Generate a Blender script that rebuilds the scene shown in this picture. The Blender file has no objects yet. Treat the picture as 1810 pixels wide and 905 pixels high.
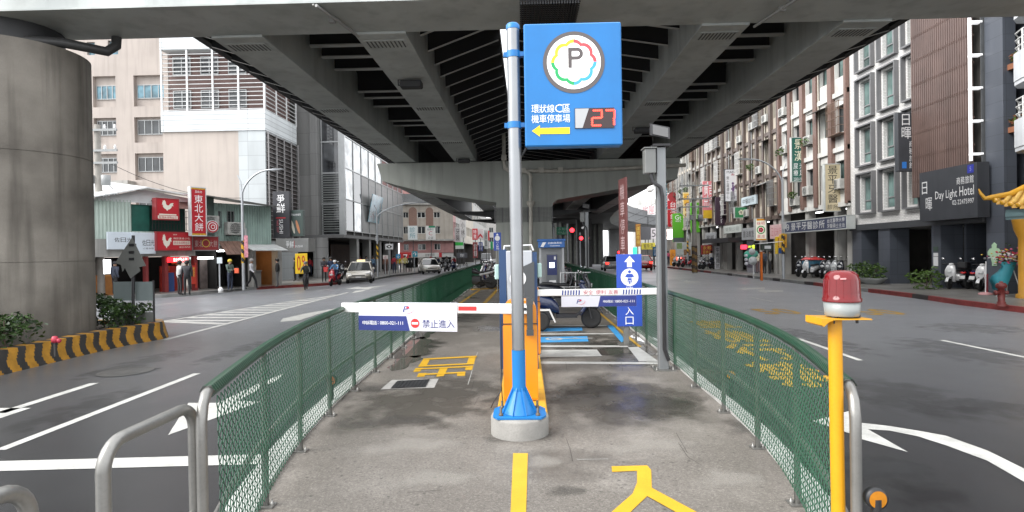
import bpy, math, random
from mathutils import Vector, Matrix
R = math.radians
random.seed(7)
sc = bpy.context.scene
COL = sc.collection
# ------------------------------------------------------------------ camera
FPX, CXP, CYP, EYE = 1020.0, 905.0, 452.5, 1.95
CAMROT = Matrix.Rotation(R(1.40), 3, 'Z') @ Matrix.Rotation(R(90 - 0.37), 3, 'X') @ Matrix.Rotation(R(-0.9), 3, 'Z')
cd = bpy.data.cameras.new('Camera')
cam = bpy.data.objects.new('Camera', cd)
COL.objects.link(cam)
cd.sensor_width = 36.0
cd.lens = 36.0 * FPX / 1810.0
cd.clip_start = 0.05
cd.clip_end = 3000
cam.matrix_world = Matrix.Translation((0, 0, EYE)) @ CAMROT.to_4x4()
sc.camera = cam
# ------------------------------------------------------------------ light
w = bpy.data.worlds.new('World')
sc.world = w
w.use_nodes = True
wt = w.node_tree
bg = wt.nodes['Background']
sky = wt.nodes.new('ShaderNodeTexSky')
sky.sky_type = 'NISHITA'
sky.sun_disc = False
sky.sun_elevation = R(40)
sky.sun_rotation = R(246)
sky.air_density = 1.0
sky.dust_density = 1.0
hs = wt.nodes.new('ShaderNodeHueSaturation')
hs.inputs['Saturation'].default_value = 0.12
wt.links.new(sky.outputs[0], hs.inputs['Color'])
cl = wt.nodes.new('ShaderNodeMix')          # cloud layer: an even white overcast over the sky
cl.data_type = 'RGBA'
cl.inputs[0].default_value = 0.85
cl.inputs[7].default_value = (7.6, 7.75, 8.0, 1)
wt.links.new(hs.outputs[0], cl.inputs[6])
wt.links.new(cl.outputs[2], bg.inputs[0])
bg.inputs[1].default_value = 0.12
sl = bpy.data.lights.new('Sun', 'SUN')
sl.energy = 1.5
sl.angle = R(38)
sl.color = (1.0, 0.97, 0.93)
so = bpy.data.objects.new('Sun', sl)
COL.objects.link(so)
so.rotation_euler = (R(50), 0, R(-66))
sc.view_settings.view_transform = 'Standard'
sc.view_settings.look = 'None'
sc.view_settings.exposure = 1.55
sc.view_settings.gamma = 1.0
sc.cycles.max_bounces = 8
sc.cycles.diffuse_bounces = 4
sc.cycles.use_denoising = True

# ------------------------------------------------------------------ pixel -> place
def ray(px, py):
    return CAMROT @ Vector(((px - CXP) / FPX, -(py - CYP) / FPX, -1.0))
def G(px, py, z=0.0):
    d = ray(px, py); t = (z - EYE) / d.z
    return Vector((d.x * t, d.y * t, z))
def P(px, py, Y):
    d = ray(px, py) * (Y / ray(px, py).y)
    return Vector((d.x, d.y, EYE + d.z))
def PX(px, py, X):
    d = ray(px, py); t = X / d.x
    return Vector((d.x * t, d.y * t, EYE + d.z * t))
class Fr:
    """vertical working plane through a point, u pointing right as seen from the street"""
    def __init__(s, x, y, rot, z=0.0):
        s.o = Vector((x, y, z)); s.rot = rot
        s.u = Vector((math.cos(rot), math.sin(rot), 0)); s.w = Vector((-math.sin(rot), math.cos(rot), 0))
    def hit(s, px, py, ly=0.0):
        d = ray(px, py); c = Vector((0, 0, EYE))
        t = ((s.o - c).dot(s.w) + ly) / d.dot(s.w)
        return c + d * t
    def at(s, px, py, ly=0.0):
        q = s.hit(px, py, ly) - s.o
        return q.dot(s.u), q.z
    def world(s, lx, ly, lz):
        return s.o + s.u * lx + s.w * ly + Vector((0, 0, lz))
    @staticmethod
    def two(a, b):
        return Fr(a[0], a[1], math.atan2(b[1] - a[1], b[0] - a[0]))

# ------------------------------------------------------------------ materials
def lin(c):
    if isinstance(c, str):
        c = [int(c[i:i + 2], 16) / 255 for i in (0, 2, 4)]
        return tuple(x / 12.92 if x < .04045 else ((x + .055) / 1.055) ** 2.4 for x in c)
    return c
MATS = {}
def M(name, col=None, rough=.6, metal=0.0, var=.12, scale=2.5, fine=0.0, bump=0.0, streak=0.0, emit=0.0, spec=.5, coat=0.0, alpha=1.0, trans=0.0, rvar=0.0, dirt=None):
    if name in MATS: return MATS[name]
    m = bpy.data.materials.new(name); MATS[name] = m
    m.use_nodes = True
    nt = m.node_tree; N = nt.nodes; L = nt.links
    b = N['Principled BSDF']
    c = lin(col); c4 = (c[0], c[1], c[2], 1)
    b.inputs['Base Color'].default_value = c4
    b.inputs['Roughness'].default_value = rough
    b.inputs['Metallic'].default_value = metal
    b.inputs['Specular IOR Level'].default_value = spec
    b.inputs['Coat Weight'].default_value = coat
    b.inputs['Coat Roughness'].default_value = .05
    if trans: b.inputs['Transmission Weight'].default_value = trans
    if alpha < 1: b.inputs['Alpha'].default_value = alpha
    if emit:
        b.inputs['Emission Color'].default_value = c4
        b.inputs['Emission Strength'].default_value = emit
    tc = N.new('ShaderNodeTexCoord')
    out = None
    def noise(sc_, det=6, mapscale=None):
        n = N.new('ShaderNodeTexNoise'); n.inputs['Scale'].default_value = sc_; n.inputs['Detail'].default_value = det
        if mapscale:
            mp = N.new('ShaderNodeMapping'); mp.inputs['Scale'].default_value = mapscale
            L.new(tc.outputs['Object'], mp.inputs['Vector']); L.new(mp.outputs[0], n.inputs['Vector'])
        else: L.new(tc.outputs['Object'], n.inputs['Vector'])
        return n.outputs['Fac']
    def mulby(cur, fac, lo, hi, amount_lo, amount_hi, darkcol=None):
        mr = N.new('ShaderNodeMapRange'); mr.inputs[1].default_value = lo; mr.inputs[2].default_value = hi
        mr.inputs[3].default_value = amount_lo; mr.inputs[4].default_value = amount_hi
        L.new(fac, mr.inputs[0])
        mx = N.new('ShaderNodeMix'); mx.data_type = 'RGBA'; mx.blend_type = 'MIX'
        L.new(mr.outputs[0], mx.inputs[0])
        mx.inputs[7].default_value = darkcol
        if cur is None: mx.inputs[6].default_value = c4
        else: L.new(cur, mx.inputs[6])
        return mx.outputs[2]
    dk = tuple(x * .45 for x in c) + (1,)
    if dirt: dk = tuple(lin(dirt)) + (1,)
    if var: out = mulby(out, noise(scale), .35, .7, 0, var * 2.2, dk)
    if streak: out = mulby(out, noise(1.0, 5, (3.2, 3.2, .22)), .48, .72, 0, streak, dk)
    if fine: out = mulby(out, noise(90, 3), .45, .7, 0, fine, dk)
    if out is not None: L.new(out, b.inputs['Base Color'])
    if rvar:
        mr = N.new('ShaderNodeMapRange'); mr.inputs[1].default_value = .35; mr.inputs[2].default_value = .65
        mr.inputs[3].default_value = max(.02, rough - rvar); mr.inputs[4].default_value = min(1, rough + rvar)
        L.new(noise(scale * .7), mr.inputs[0]); L.new(mr.outputs[0], b.inputs['Roughness'])
    if bump:
        bp = N.new('ShaderNodeBump'); bp.inputs['Strength'].default_value = bump; bp.inputs['Distance'].default_value = .02
        L.new(noise(40, 4), bp.inputs['Height']); L.new(bp.outputs[0], b.inputs['Normal'])
    return m
def paint(col, rough=.45, **k):
    key = 'paint_%s_%s' % (col if isinstance(col, str) else '_'.join('%.3f' % x for x in col), rough)
    k.setdefault('var', .06)
    return M(key, col, rough, **k)
def glow(col, e=1.0):
    return M('glow_%s_%s' % (col, e), col, .4, var=0, emit=e)

# ------------------------------------------------------------------ mesh building
class MB:
    def __init__(s): s.v = []; s.f = []; s.mi = []; s.m = 0; s.sm = []
    def add(s, vs, fs, smooth=False):
        o = len(s.v); s.v += [tuple(x) for x in vs]
        for f in fs:
            s.f.append(tuple(i + o for i in f)); s.mi.append(s.m); s.sm.append(smooth)
        return s
    def use(s, i): s.m = i; return s
    def box(s, x0, x1, y0, y1, z0, z1):
        if x0 > x1: x0, x1 = x1, x0
        if y0 > y1: y0, y1 = y1, y0
        if z0 > z1: z0, z1 = z1, z0
        v = [(x0, y0, z0), (x1, y0, z0), (x1, y1, z0), (x0, y1, z0), (x0, y0, z1), (x1, y0, z1), (x1, y1, z1), (x0, y1, z1)]
        return s.add(v, [(0, 3, 2, 1), (4, 5, 6, 7), (0, 1, 5, 4), (1, 2, 6, 5), (2, 3, 7, 6), (3, 0, 4, 7)])
    def rbox(s, x0, x1, y0, y1, z0, z1, b=.01):
        """box with chamfered edges: three overlapping rings joined"""
        xs = (x0, x0 + b, x1 - b, x1); ys = (y0, y0 + b, y1 - b, y1); zs = (z0, z0 + b, z1 - b, z1)
        def ring(i, z):
            if i == 0: a, c, d, e = xs[1], xs[2], ys[1], ys[2]
            else: a, c, d, e = xs[0], xs[3], ys[0], ys[3]
            if i == 0: return [(a, d, z), (c, d, z), (c, d, z), (c, e, z), (c, e, z), (a, e, z), (a, e, z), (a, d, z)]
            return [(a + b, d, z), (c - b, d, z), (c, d + b, z), (c, e - b, z), (c - b, e, z), (a + b, e, z), (a, e - b, z), (a, d + b, z)]
        rs = [ring(0, zs[0]), ring(1, zs[1]), ring(1, zs[2]), ring(0, zs[3])]
        v = sum(rs, []); f = []
        for k in range(3):
            for i in range(8):
                j = (i + 1) % 8; f.append((k * 8 + i, k * 8 + j, k * 8 + 8 + j, k * 8 + 8 + i))
        f.append(tuple(range(7, -1, -1))); f.append(tuple(range(24, 32)))
        return s.add(v, f)
    def quad(s, a, b, c, d): return s.add([a, b, c, d], [(0, 1, 2, 3)])
    def poly(s, pts): return s.add(pts, [tuple(range(len(pts)))])
    def prism(s, pts, d):
        """planar polygon pts swept by vector d"""
        n = len(pts); d = Vector(d)
        v = [Vector(p) for p in pts]; v += [p + d for p in v]
        f = [tuple(range(n - 1, -1, -1)), tuple(range(n, 2 * n))]
        for i in range(n):
            j = (i + 1) % n; f.append((i, j, n + j, n + i))
        return s.add(v, f)
    def tube(s, pts, r, n=8, cap=True, smooth=True, r2=None):
        pts = [Vector(p) for p in pts]; K = len(pts)
        vs = []; prev = None
        for i, p in enumerate(pts):
            if i == 0: t = pts[1] - p
            elif i == K - 1: t = p - pts[i - 1]
            else: t = (pts[i + 1] - p).normalized() + (p - pts[i - 1]).normalized()
            t.normalize()
            if prev is None:
                a = Vector((0, 0, 1)) if abs(t.z) < .9 else Vector((1, 0, 0))
                x = t.cross(a).normalized()
            else:
                x = (prev - t * prev.dot(t)).normalized()
            prev = x; y = t.cross(x)
            rr = r if not isinstance(r, (list, tuple)) else r[i]
            if r2 is not None: rr = r + (r2 - r) * i / (K - 1)
            for k in range(n):
                a = 2 * math.pi * k / n
                vs.append(p + x * (math.cos(a) * rr) + y * (math.sin(a) * rr))
        f = []
        for i in range(K - 1):
            for k in range(n):
                j = (k + 1) % n
                f.append((i * n + k, i * n + j, i * n + n + j, i * n + n + k))
        s.add(vs, f, smooth)
        if cap:
            s.add(vs[:n], [tuple(range(n - 1, -1, -1))]); s.add(vs[-n:], [tuple(range(n))])
        return s
    def lathe(s, prof, c=(0, 0, 0), axis='z', n=20, smooth=True):
        vs = []
        for (r, h) in prof:
            for k in range(n):
                a = 2 * math.pi * k / n
                x, y = r * math.cos(a), r * math.sin(a)
                q = (x, y, h) if axis == 'z' else ((h, x, y) if axis == 'x' else (y, h, x))
                vs.append((q[0] + c[0], q[1] + c[1], q[2] + c[2]))
        f = []
        for i in range(len(prof) - 1):
            for k in range(n):
                j = (k + 1) % n
                f.append((i * n + k, i * n + j, i * n + n + j, i * n + n + k))
        s.add(vs, f, smooth)
        if prof[0][0] > 1e-4: s.add(vs[:n], [tuple(range(n - 1, -1, -1))])
        if prof[-1][0] > 1e-4: s.add(vs[-n:], [tuple(range(n))])
        return s
    def disc(s, c, r, axis='y', n=24, r_in=0.0):
        vs = []
        for k in range(n):
            a = 2 * math.pi * k / n
            for rr in ((r,) if not r_in else (r, r_in)):
                x, y = rr * math.cos(a), rr * math.sin(a)
                q = {'y': (x, 0, y), 'z': (x, y, 0), 'x': (0, x, y)}[axis]
                vs.append((c[0] + q[0], c[1] + q[1], c[2] + q[2]))
        if not r_in: return s.add(vs, [tuple(range(n))])
        return s.add(vs, [(2 * k, 2 * ((k + 1) % n), 2 * ((k + 1) % n) + 1, 2 * k + 1) for k in range(n)])
    def loft(s, rings, smooth=True, cap=True):
        n = len(rings[0]); vs = sum([list(r) for r in rings], []); f = []
        for i in range(len(rings) - 1):
            for k in range(n):
                j = (k + 1) % n; f.append((i * n + k, i * n + j, i * n + n + j, i * n + n + k))
        s.add(vs, f, smooth)
        if cap:
            s.add(rings[0], [tuple(range(n - 1, -1, -1))]); s.add(rings[-1], [tuple(range(n))])
        return s
    def mesh(s, name, mats):
        me = bpy.data.meshes.new(name)
        me.from_pydata(s.v, [], s.f)
        for m in (mats if isinstance(mats, (list, tuple)) else [mats]): me.materials.append(m)
        me.polygons.foreach_set('material_index', s.mi)
        me.polygons.foreach_set('use_smooth', s.sm)
        me.update()
        return me
    def build(s, name, mats, parent=None, loc=None, rot=0):
        o = bpy.data.objects.new(name, s.mesh(name, mats)); COL.objects.link(o)
        if parent is not None: o.parent = parent
        if loc is not None: o.location = loc
        if rot: o.rotation_euler = (0, 0, rot)
        return o
def tag(o, label=None, cat=None, group=None, kind=None):
    if label: o['label'] = label
    if cat: o['category'] = cat
    if group: o['group'] = group
    if kind: o['kind'] = kind
    return o
def thing(name, label, cat, loc=(0, 0, 0), rot=0.0, group=None):
    o = bpy.data.objects.new(name, None); COL.objects.link(o)
    o.empty_display_size = .2
    o.location = loc; o.rotation_euler = (0, 0, rot)
    return tag(o, label, cat, group)
def structure(name, mb, mats):
    return tag(mb.build(name, mats), kind='structure')
def kids(o): return [c for c in bpy.data.objects if c.parent == o]
def put(me_obj, parent, loc=(0, 0, 0), rot=0.0, name=None):
    c = me_obj.copy(); COL.objects.link(c); c.parent = parent; c.location = loc; c.rotation_euler = (0, 0, rot)
    return c
KIDS = {}
def dup(root, loc, rot, label, group=None, scale=None):
    r = root.copy(); COL.objects.link(r); r.location = loc; r.rotation_euler = (0, 0, rot); r['label'] = label
    if group: r['group'] = group
    if scale: r.scale = (scale, scale, scale)
    if root.name not in KIDS: KIDS[root.name] = [(k, kids(k)) for k in kids(root)]
    for ch, gs in KIDS[root.name]:
        c = ch.copy(); COL.objects.link(c); c.parent = r
        for g in gs:
            d = g.copy(); COL.objects.link(d); d.parent = c
    return r
TXT = {}
def text_mesh(s, res=2, off=0.0):
    k = (s, res, off)
    if k not in TXT:
        c = bpy.data.curves.new('lettering', 'FONT'); c.body = s; c.size = 1; c.resolution_u = res; c.offset = off
        o = bpy.data.objects.new('lettering', c)
        me = bpy.data.meshes.new_from_object(o)
        bpy.data.objects.remove(o); bpy.data.curves.remove(c)
        vs = [v.co.copy() for v in me.vertices]; fs = [tuple(p.vertices) for p in me.polygons]
        bpy.data.meshes.remove(me)
        x0 = min(v.x for v in vs); x1 = max(v.x for v in vs); y0 = min(v.y for v in vs); y1 = max(v.y for v in vs)
        TXT[k] = ([((v.x - x0) / (x1 - x0), (v.y - y0) / (y1 - y0)) for v in vs], fs, (x1 - x0) / (y1 - y0))
    return TXT[k]
def lay_text(mb, s, x0, x1, z0, z1, y, res=2, slant=0.0, flip=False):
    """text fitted into the rectangle x0..x1, z0..z1 on the plane ly = y"""
    vs, fs, asp = text_mesh(s, res)
    mb.add([(x0 + (x1 - x0) * (a + slant * (b - .5)), y, z0 + (z1 - z0) * b) for a, b in vs], fs)
def column_text(mb, s, x0, x1, z0, z1, y, gap=.12):
    n = len(s); h = (z1 - z0) / n
    for i, ch in enumerate(s):
        if ch == ' ': continue
        zt = z1 - i * h
        if ch in '一-': lay_text(mb, ch, x0, x1, zt - h * .6, zt - h * .45, y)
        else: lay_text(mb, ch, x0, x1, zt - h * (1 - gap / 2), zt - h * gap / 2, y)
def row_text(mb, s, x0, x1, z0, z1, y, gap=.12):
    n = len(s); h = (x1 - x0) / n
    for i, ch in enumerate(s):
        if ch == ' ': continue
        lay_text(mb, ch, x0 + h * (i + gap / 2), x0 + h * (i + 1 - gap / 2), z0, z1, y)
# ================================================================== ground, roads, island
def ground_mat(name, base, dark, light, speck, rough_lo, rough_hi, wet=None, crack=False, rs=.35, spec=.5, coat=0.0, crough=.3):
    m = bpy.data.materials.new(name); m.use_nodes = True
    nt = m.node_tree; N = nt.nodes; L = nt.links; b = N['Principled BSDF']
    tc = N.new('ShaderNodeTexCoord')
    def noise(s, d=6, ms=None, off=None):
        n = N.new('ShaderNodeTexNoise'); n.inputs['Scale'].default_value = s; n.inputs['Detail'].default_value = d
        if ms or off:
            mp = N.new('ShaderNodeMapping'); mp.inputs['Scale'].default_value = ms or (1, 1, 1); mp.inputs['Location'].default_value = off or (0, 0, 0)
            L.new(tc.outputs['Object'], mp.inputs['Vector']); L.new(mp.outputs[0], n.inputs['Vector'])
        else: L.new(tc.outputs['Object'], n.inputs['Vector'])
        return n.outputs['Fac']
    def rng(f, a, c, lo, hi):
        r = N.new('ShaderNodeMapRange'); r.inputs[1].default_value = a; r.inputs[2].default_value = c
        r.inputs[3].default_value = lo; r.inputs[4].default_value = hi; L.new(f, r.inputs[0]); return r.outputs[0]
    def mix(f, A, B):
        x = N.new('ShaderNodeMix'); x.data_type = 'RGBA'; L.new(f, x.inputs[0])
        for k, i in ((A, 6), (B, 7)):
            if isinstance(k, tuple): x.inputs[i].default_value = k + (1,)
            else: L.new(k, x.inputs[i])
        return x.outputs[2]
    c = mix(rng(noise(.45, 8), .35, .68, 0, 1), base, dark)
    c = mix(rng(noise(1.9, 8, None, (7, 3, 0)), .5, .74, 0, .75), c, light)
    c = mix(rng(noise(6, 6, (1, .35, 1)), .5, .75, 0, .35), c, dark)
    c = mix(rng(noise(38, 5), .42, .66, 0, speck * .4), c, tuple(x * .6 for x in dark))
    c = mix(rng(noise(55, 4, None, (2, 7, 0)), .5, .70, 0, speck * .5), c, tuple(min(1, x * 1.25) for x in light))
    c = mix(rng(noise(170, 2), .56, .72, 0, speck), c, tuple(x * .3 for x in dark))
    c = mix(rng(noise(120, 2, None, (3, 9, 0)), .6, .75, 0, speck * .7), c, tuple(min(1, x * 1.7) for x in light))
    vo = N.new('ShaderNodeTexVoronoi'); vo.inputs['Scale'].default_value = 9; L.new(tc.outputs['Object'], vo.inputs['Vector'])
    c = mix(rng(vo.outputs['Distance'], .03, .17, speck * .95, 0), c, tuple(x * .3 for x in dark))
    v2 = N.new('ShaderNodeTexVoronoi'); v2.inputs['Scale'].default_value = 26; L.new(tc.outputs['Object'], v2.inputs['Vector'])
    pm = N.new('ShaderNodeMath'); pm.operation = 'MULTIPLY'; L.new(rng(v2.outputs['Distance'], .06, .28, speck * .9, 0), pm.inputs[0]); L.new(rng(noise(1.3, 4, None, (1, 5, 0)), .40, .62, 0, 1), pm.inputs[1])
    c = mix(pm.outputs[0], c, tuple(x * .33 for x in dark))
    rough = rng(noise(rs, 5), .35, .65, rough_lo, rough_hi)
    if wet:
        f = noise(wet[0], 5, None, wet[2])
        wm = rng(f, wet[1], wet[1] + .07, 0, 1)
        dkm = N.new('ShaderNodeMath'); dkm.operation = 'MULTIPLY'; dkm.inputs[1].default_value = .62; L.new(wm, dkm.inputs[0])
        c = mix(dkm.outputs[0], c, tuple(x * .38 for x in base))
        mm = N.new('ShaderNodeMix'); L.new(wm, mm.inputs[0]); L.new(rough, mm.inputs[2]); mm.inputs[3].default_value = wet[3]
        rough = mm.outputs[0]
    L.new(c, b.inputs['Base Color']); L.new(rough, b.inputs['Roughness']); b.inputs['Specular IOR Level'].default_value = spec; b.inputs['Coat Weight'].default_value = coat; b.inputs['Coat Roughness'].default_value = crough
    bp = N.new('ShaderNodeBump'); bp.inputs['Strength'].default_value = .25; bp.inputs['Distance'].default_value = .004
    L.new(noise(220, 3), bp.inputs['Height']); L.new(bp.outputs[0], b.inputs['Normal'])
    MATS[name] = m
    return m
asphalt = ground_mat('asphalt', (.0090, .0098, .0114), (.0062, .0068, .0080), (.0126, .0136, .0156), .55, .28, .42, spec=.5)
ab_ = asphalt.node_tree.nodes['Principled BSDF']; ab_.inputs['Sheen Weight'].default_value = 0.62; ab_.inputs['Sheen Roughness'].default_value = 0.2; ab_.inputs['Sheen Tint'].default_value = (.93, .95, 1, 1)
conc = ground_mat('island_concrete', (.168, .152, .134), (.102, .092, .080), (.255, .235, .21), .9, .42, .65, wet=(.40, .56, (2.6, 1.3, 0), .17))
pave = ground_mat('sidewalk_paving', (.20, .19, .175), (.13, .125, .115), (.28, .265, .25), .3, .3, .5)
white_line = M('road_paint_white', (.50, .50, .475), .45, var=.22, scale=5, fine=.45, dirt=(.22, .22, .21))
yellow_line = M('road_paint_yellow', (.50, .29, .03), .5, var=.14, scale=3, fine=.25)
tape_yellow = M('tape_yellow', (.58, .335, .018), .5, var=.10, scale=5, fine=.22)
blue_line = M('road_paint_blue', (.05, .30, .62), .45, var=.15, scale=4, fine=.25)

g = MB(); g.quad((-700, -60, 0), (700, -60, 0), (700, 1200, 0), (-700, 1200, 0))
structure('road', g, asphalt)

FL = [(-1.50, 2.66), (-1.80, 3.9), (-2.0, 5.07), (-2.10, 6.05), (-2.17, 7.1), (-2.2, 8.5), (-2.25, 10.3), (-2.3, 12), (-2.42, 15), (-2.5, 18), (-2.55, 22), (-2.6, 28), (-2.62, 34)]
FRR = [(1.46, 2.66), (1.78, 3.89), (1.97, 5.15), (2.03, 6.04), (2.05, 6.9), (2.08, 7.85), (2.14, 10), (2.18, 13), (2.2, 17), (2.2, 22), (2.2, 28), (2.2, 34)]
def smooth_path(pts, step):
    P_ = [Vector((p[0], p[1], 0)) for p in pts]; out = []
    for i in range(len(P_) - 1):
        p0 = P_[max(0, i - 1)]; p1 = P_[i]; p2 = P_[i + 1]; p3 = P_[min(len(P_) - 1, i + 2)]
        for k in range(24):
            t = k / 24
            out.append(.5 * ((2 * p1) + (p2 - p0) * t + (2 * p0 - 5 * p1 + 4 * p2 - p3) * t * t + (3 * p1 - p0 - 3 * p2 + p3) * t ** 3))
    out.append(P_[-1])
    res = [out[0]]; acc = 0; s = 0
    tot = 0
    cum = [0]
    for a, b in zip(out, out[1:]): tot += (b - a).length; cum.append(tot)
    n = max(2, round(tot / step)); res = []; j = 0
    for i in range(n + 1):
        d = tot * i / n
        while j < len(cum) - 2 and cum[j + 1] < d: j += 1
        t = (d - cum[j]) / max(1e-9, cum[j + 1] - cum[j])
        res.append(out[j].lerp(out[j + 1], t))
    return res
def offset_path(path, d):
    res = []
    for i, p in enumerate(path):
        t = (path[min(i + 1, len(path) - 1)] - path[max(i - 1, 0)]).normalized()
        res.append(p + Vector((-t.y, t.x, 0)) * d)
    return res
IZ = .25
fl = smooth_path([(-1.5, -4), (-1.5, -1)] + FL + [(-2.7, 60), (-2.7, 120)], .5)
fr = smooth_path([(1.5, -4), (1.5, -1)] + FRR + [(2.3, 60), (2.3, 120)], .5)
il = offset_path(fl, .06); ir = offset_path(fr, -.06)
il2 = offset_path(fl, .26); ir2 = offset_path(fr, -.22)
n_ = min(len(il), len(ir))
g = MB()
vs = []; fs = []
for i in range(n_):
    vs += [(il[i].x, il[i].y, IZ), (ir[i].x, ir[i].y, IZ)]
for i in range(n_ - 1): fs.append((2 * i, 2 * i + 1, 2 * i + 3, 2 * i + 2))
g.add(vs, fs)
structure('island_pavement', g, conc)
kerb_m = M('kerb_concrete', (.50, .50, .48), .6, var=.2, scale=3, fine=.3, streak=.15)
for a, b, flip in ((il, il2, 1), (ir, ir2, -1)):
    g = MB(); vs = []; fs = []
    for i in range(n_):
        p, q = a[i], b[i]
        vs += [(p.x, p.y, IZ - .02), (p.x, p.y, IZ + .035), (q.x, q.y, IZ + .03), (q.x + (q.x - p.x) * .12, q.y, 0)]
    for i in range(n_ - 1):
        for k in range(3): fs.append((4 * i + k, 4 * i + k + 1, 4 * i + 4 + k + 1, 4 * i + 4 + k))
    g.add(vs, fs)
    structure('kerb', g, kerb_m)

# ---- flat markings
def marks(name, polys, mat, z):
    g = MB()
    for p in polys: g.poly([G(x, y, z) for x, y in p])
    return structure(name, g, mat)
def stripe(g, a, b, wd, z):
    a = Vector((a[0], a[1], z)); b = Vector((b[0], b[1], z)); t = (b - a).normalized(); n = Vector((-t.y, t.x, 0)) * (wd / 2)
    k = max(1, int((b - a).length / 2))
    g.quad(a - n, b - n, b + n, a + n)
def pline(g, pa, pb, wd, z): stripe(g, G(pa[0], pa[1], z), G(pb[0], pb[1], z), wd, z)
RZ = .004
g = MB()
for a, b, wd in [((0, 795), (348, 660), .12), ((-60, 825), (470, 811), .27), ((0, 730), (167, 677), .14),
                 ((265, 540), (326, 534), .14), ((350, 528), (470, 517), .12), ((674, 529), (690, 524), .12), ((650, 512), (668, 509), .12),
                 ((500, 521), (530, 517.5), .14), ((560, 514), (590, 511), .12), ((700, 503), (722, 499.5), .12), ((760, 490), (774, 487), .12),
                 ((1410, 598), (1521, 637), .11), ((1664, 601), (1815, 632), .11), ((1325, 525), (1366, 533), .11), ((1268, 509.5), (1288, 513), .11),
                 ((1224, 501), (1240, 504), .11), ((1434, 547), (1456, 552), .11), ((1197, 494), (1206, 496), .11)]:
    pline(g, a, b, wd, RZ)
structure('lane_lines', g, white_line)
U0, U1, L0, L1 = G(275, 570), G(560, 526), G(291, 601), G(615, 517)
g = MB(); stripe(g, U0, U1, .14, RZ); stripe(g, L0, L1, .16, RZ)
y = U0.y - .6
while y < L1.y - 1.5:
    t0 = max(0, min(1, (y - U0.y) / (U1.y - U0.y))); t1 = (y - L0.y) / (L1.y - L0.y)
    a = U0.lerp(U1, t0); b = L0.lerp(L1, t1)
    if b.x - a.x > .35: stripe(g, (a.x + .09, max(y, a.y) + .25), (b.x - .1, y), .34, RZ)
    y += .80
structure('road_hatching', g, white_line)
marks('road_arrow', [[(297, 769), (333, 712), (385, 712), (463, 675), (500, 661), (497, 668), (420, 708), (460, 710)]], white_line, RZ)
marks('road_arrow', [[(-30, 735), (-5, 721), (55, 721), (-5, 741)]], white_line, RZ)
marks('road_arrow', [[(495, 569), (500, 563), (545, 553), (600, 544), (560, 556), (530, 566)]], white_line, RZ)
marks('road_arrow', [[(611, 510.5), (632, 506.5), (640, 508.2), (690, 503.6), (655, 509.2), (660, 511.5)], [(622, 518), (628, 514), (650, 511.5), (640, 515.5)]], white_line, RZ)
marks('road_arrow', [[(1436, 744), (1502, 726), (1502, 744), (1519, 747), (1534, 748.5), (1573, 753), (1622, 761), (1672, 770), (1745, 796), (1830, 838), (1830, 863), (1745, 814), (1672, 787), (1622, 771), (1573, 761), (1534, 758.5), (1605, 799), (1519, 775), (1502, 766)]], white_line, RZ)
marks('road_arrow', [[(1302, 511), (1318, 507.5), (1318, 509), (1352, 508), (1352, 510.5), (1318, 512), (1322, 514)]], white_line, RZ)
marks('road_arrow', [[(1336, 514.5), (1350, 511), (1352, 513), (1384, 513), (1384, 516), (1354, 516), (1360, 519)]], white_line, RZ)
marks('road_arrow', [[(1207, 498.5), (1214, 495), (1216, 497), (1238, 497.5), (1238, 499.5), (1218, 499.5), (1220, 502)]], white_line, RZ)
def road_text(name, s, pc, wd, ln, mat, gapdir=1):
    g = MB(); c = G(*pc)
    vs, fs, asp = text_mesh(s)
    for k_, (ox, oy) in enumerate(((0, 0), (.028, 0), (-.028, 0), (0, .06), (0, -.06))): g.add([(c.x + ox + wd * (a - .5), c.y + oy + ln * (b - .5), RZ + k_ * .0004) for a, b in vs], fs)
    return structure(name, g, mat)
for s, pc in (('禁', (1400, 660)), ('行', (1345, 621)), ('機', (1296, 594)), ('車', (1262, 574))):
    c = G(*pc)
    road_text('road_lettering', s, pc, .98, 1.75, yellow_line)
road_text('road_lettering', '50', (1372, 550.5), 1.1, 1.5, yellow_line)
road_text('road_lettering', '50', (1548, 551.5), 1.1, 1.5, yellow_line)
# island markings
Z1 = IZ + .004; Z2 = IZ + .0075
marks('centre_line', [[(907, 801), (933, 801), (924, 1100), (894, 1100)]], tape_yellow, Z1)
marks('entrance_lettering', [[(1081, 824), (1144, 822.5), (1126, 832), (1082, 834)], [(1126, 832), (1144, 822.5), (1151, 830.5), (1152, 862), (1143.5, 877), (1113, 906), (1040, 965), (1000, 975), (1075, 910), (1118, 872.5), (1126, 853)]], tape_yellow, Z1)
marks('entrance_lettering', [[(1152, 862), (1232, 905), (1330, 958), (1290, 962), (1195, 905), (1143.8, 876.5)]], tape_yellow, Z2)
def c8(p): return [(540 + x / 4.525, 500 + y / 4.525) for x, y in p]
marks('exit_lettering', [c8(p) for p in (
    [(945, 605), (1000, 602), (970, 660), (905, 663)], [(1310, 585), (1370, 582), (1350, 642), (1290, 646)], [(880, 682), (940, 678), (915, 708), (860, 712)],
    [(1285, 665), (1345, 660), (1335, 695), (1275, 697)], [(1075, 682), (1140, 678), (1105, 745), (1045, 750)], [(905, 722), (970, 720), (950, 748), (890, 752)], [(1215, 712), (1280, 708), (1275, 742), (1210, 745)])], tape_yellow, Z1)
marks('exit_lettering', [c8(p) for p in ([(945, 605), (1370, 582), (1368, 592), (940, 616)], [(905, 661), (1350, 640), (1348, 650), (900, 672)], [(890, 684), (1340, 662), (1338, 672), (885, 693)], [(900, 728), (1275, 710), (1273, 720), (896, 739)])], tape_yellow, Z2)
def c6(p): return [(860 + x / 3.231, 380 + y / 3.231) for x, y in p]
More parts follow.
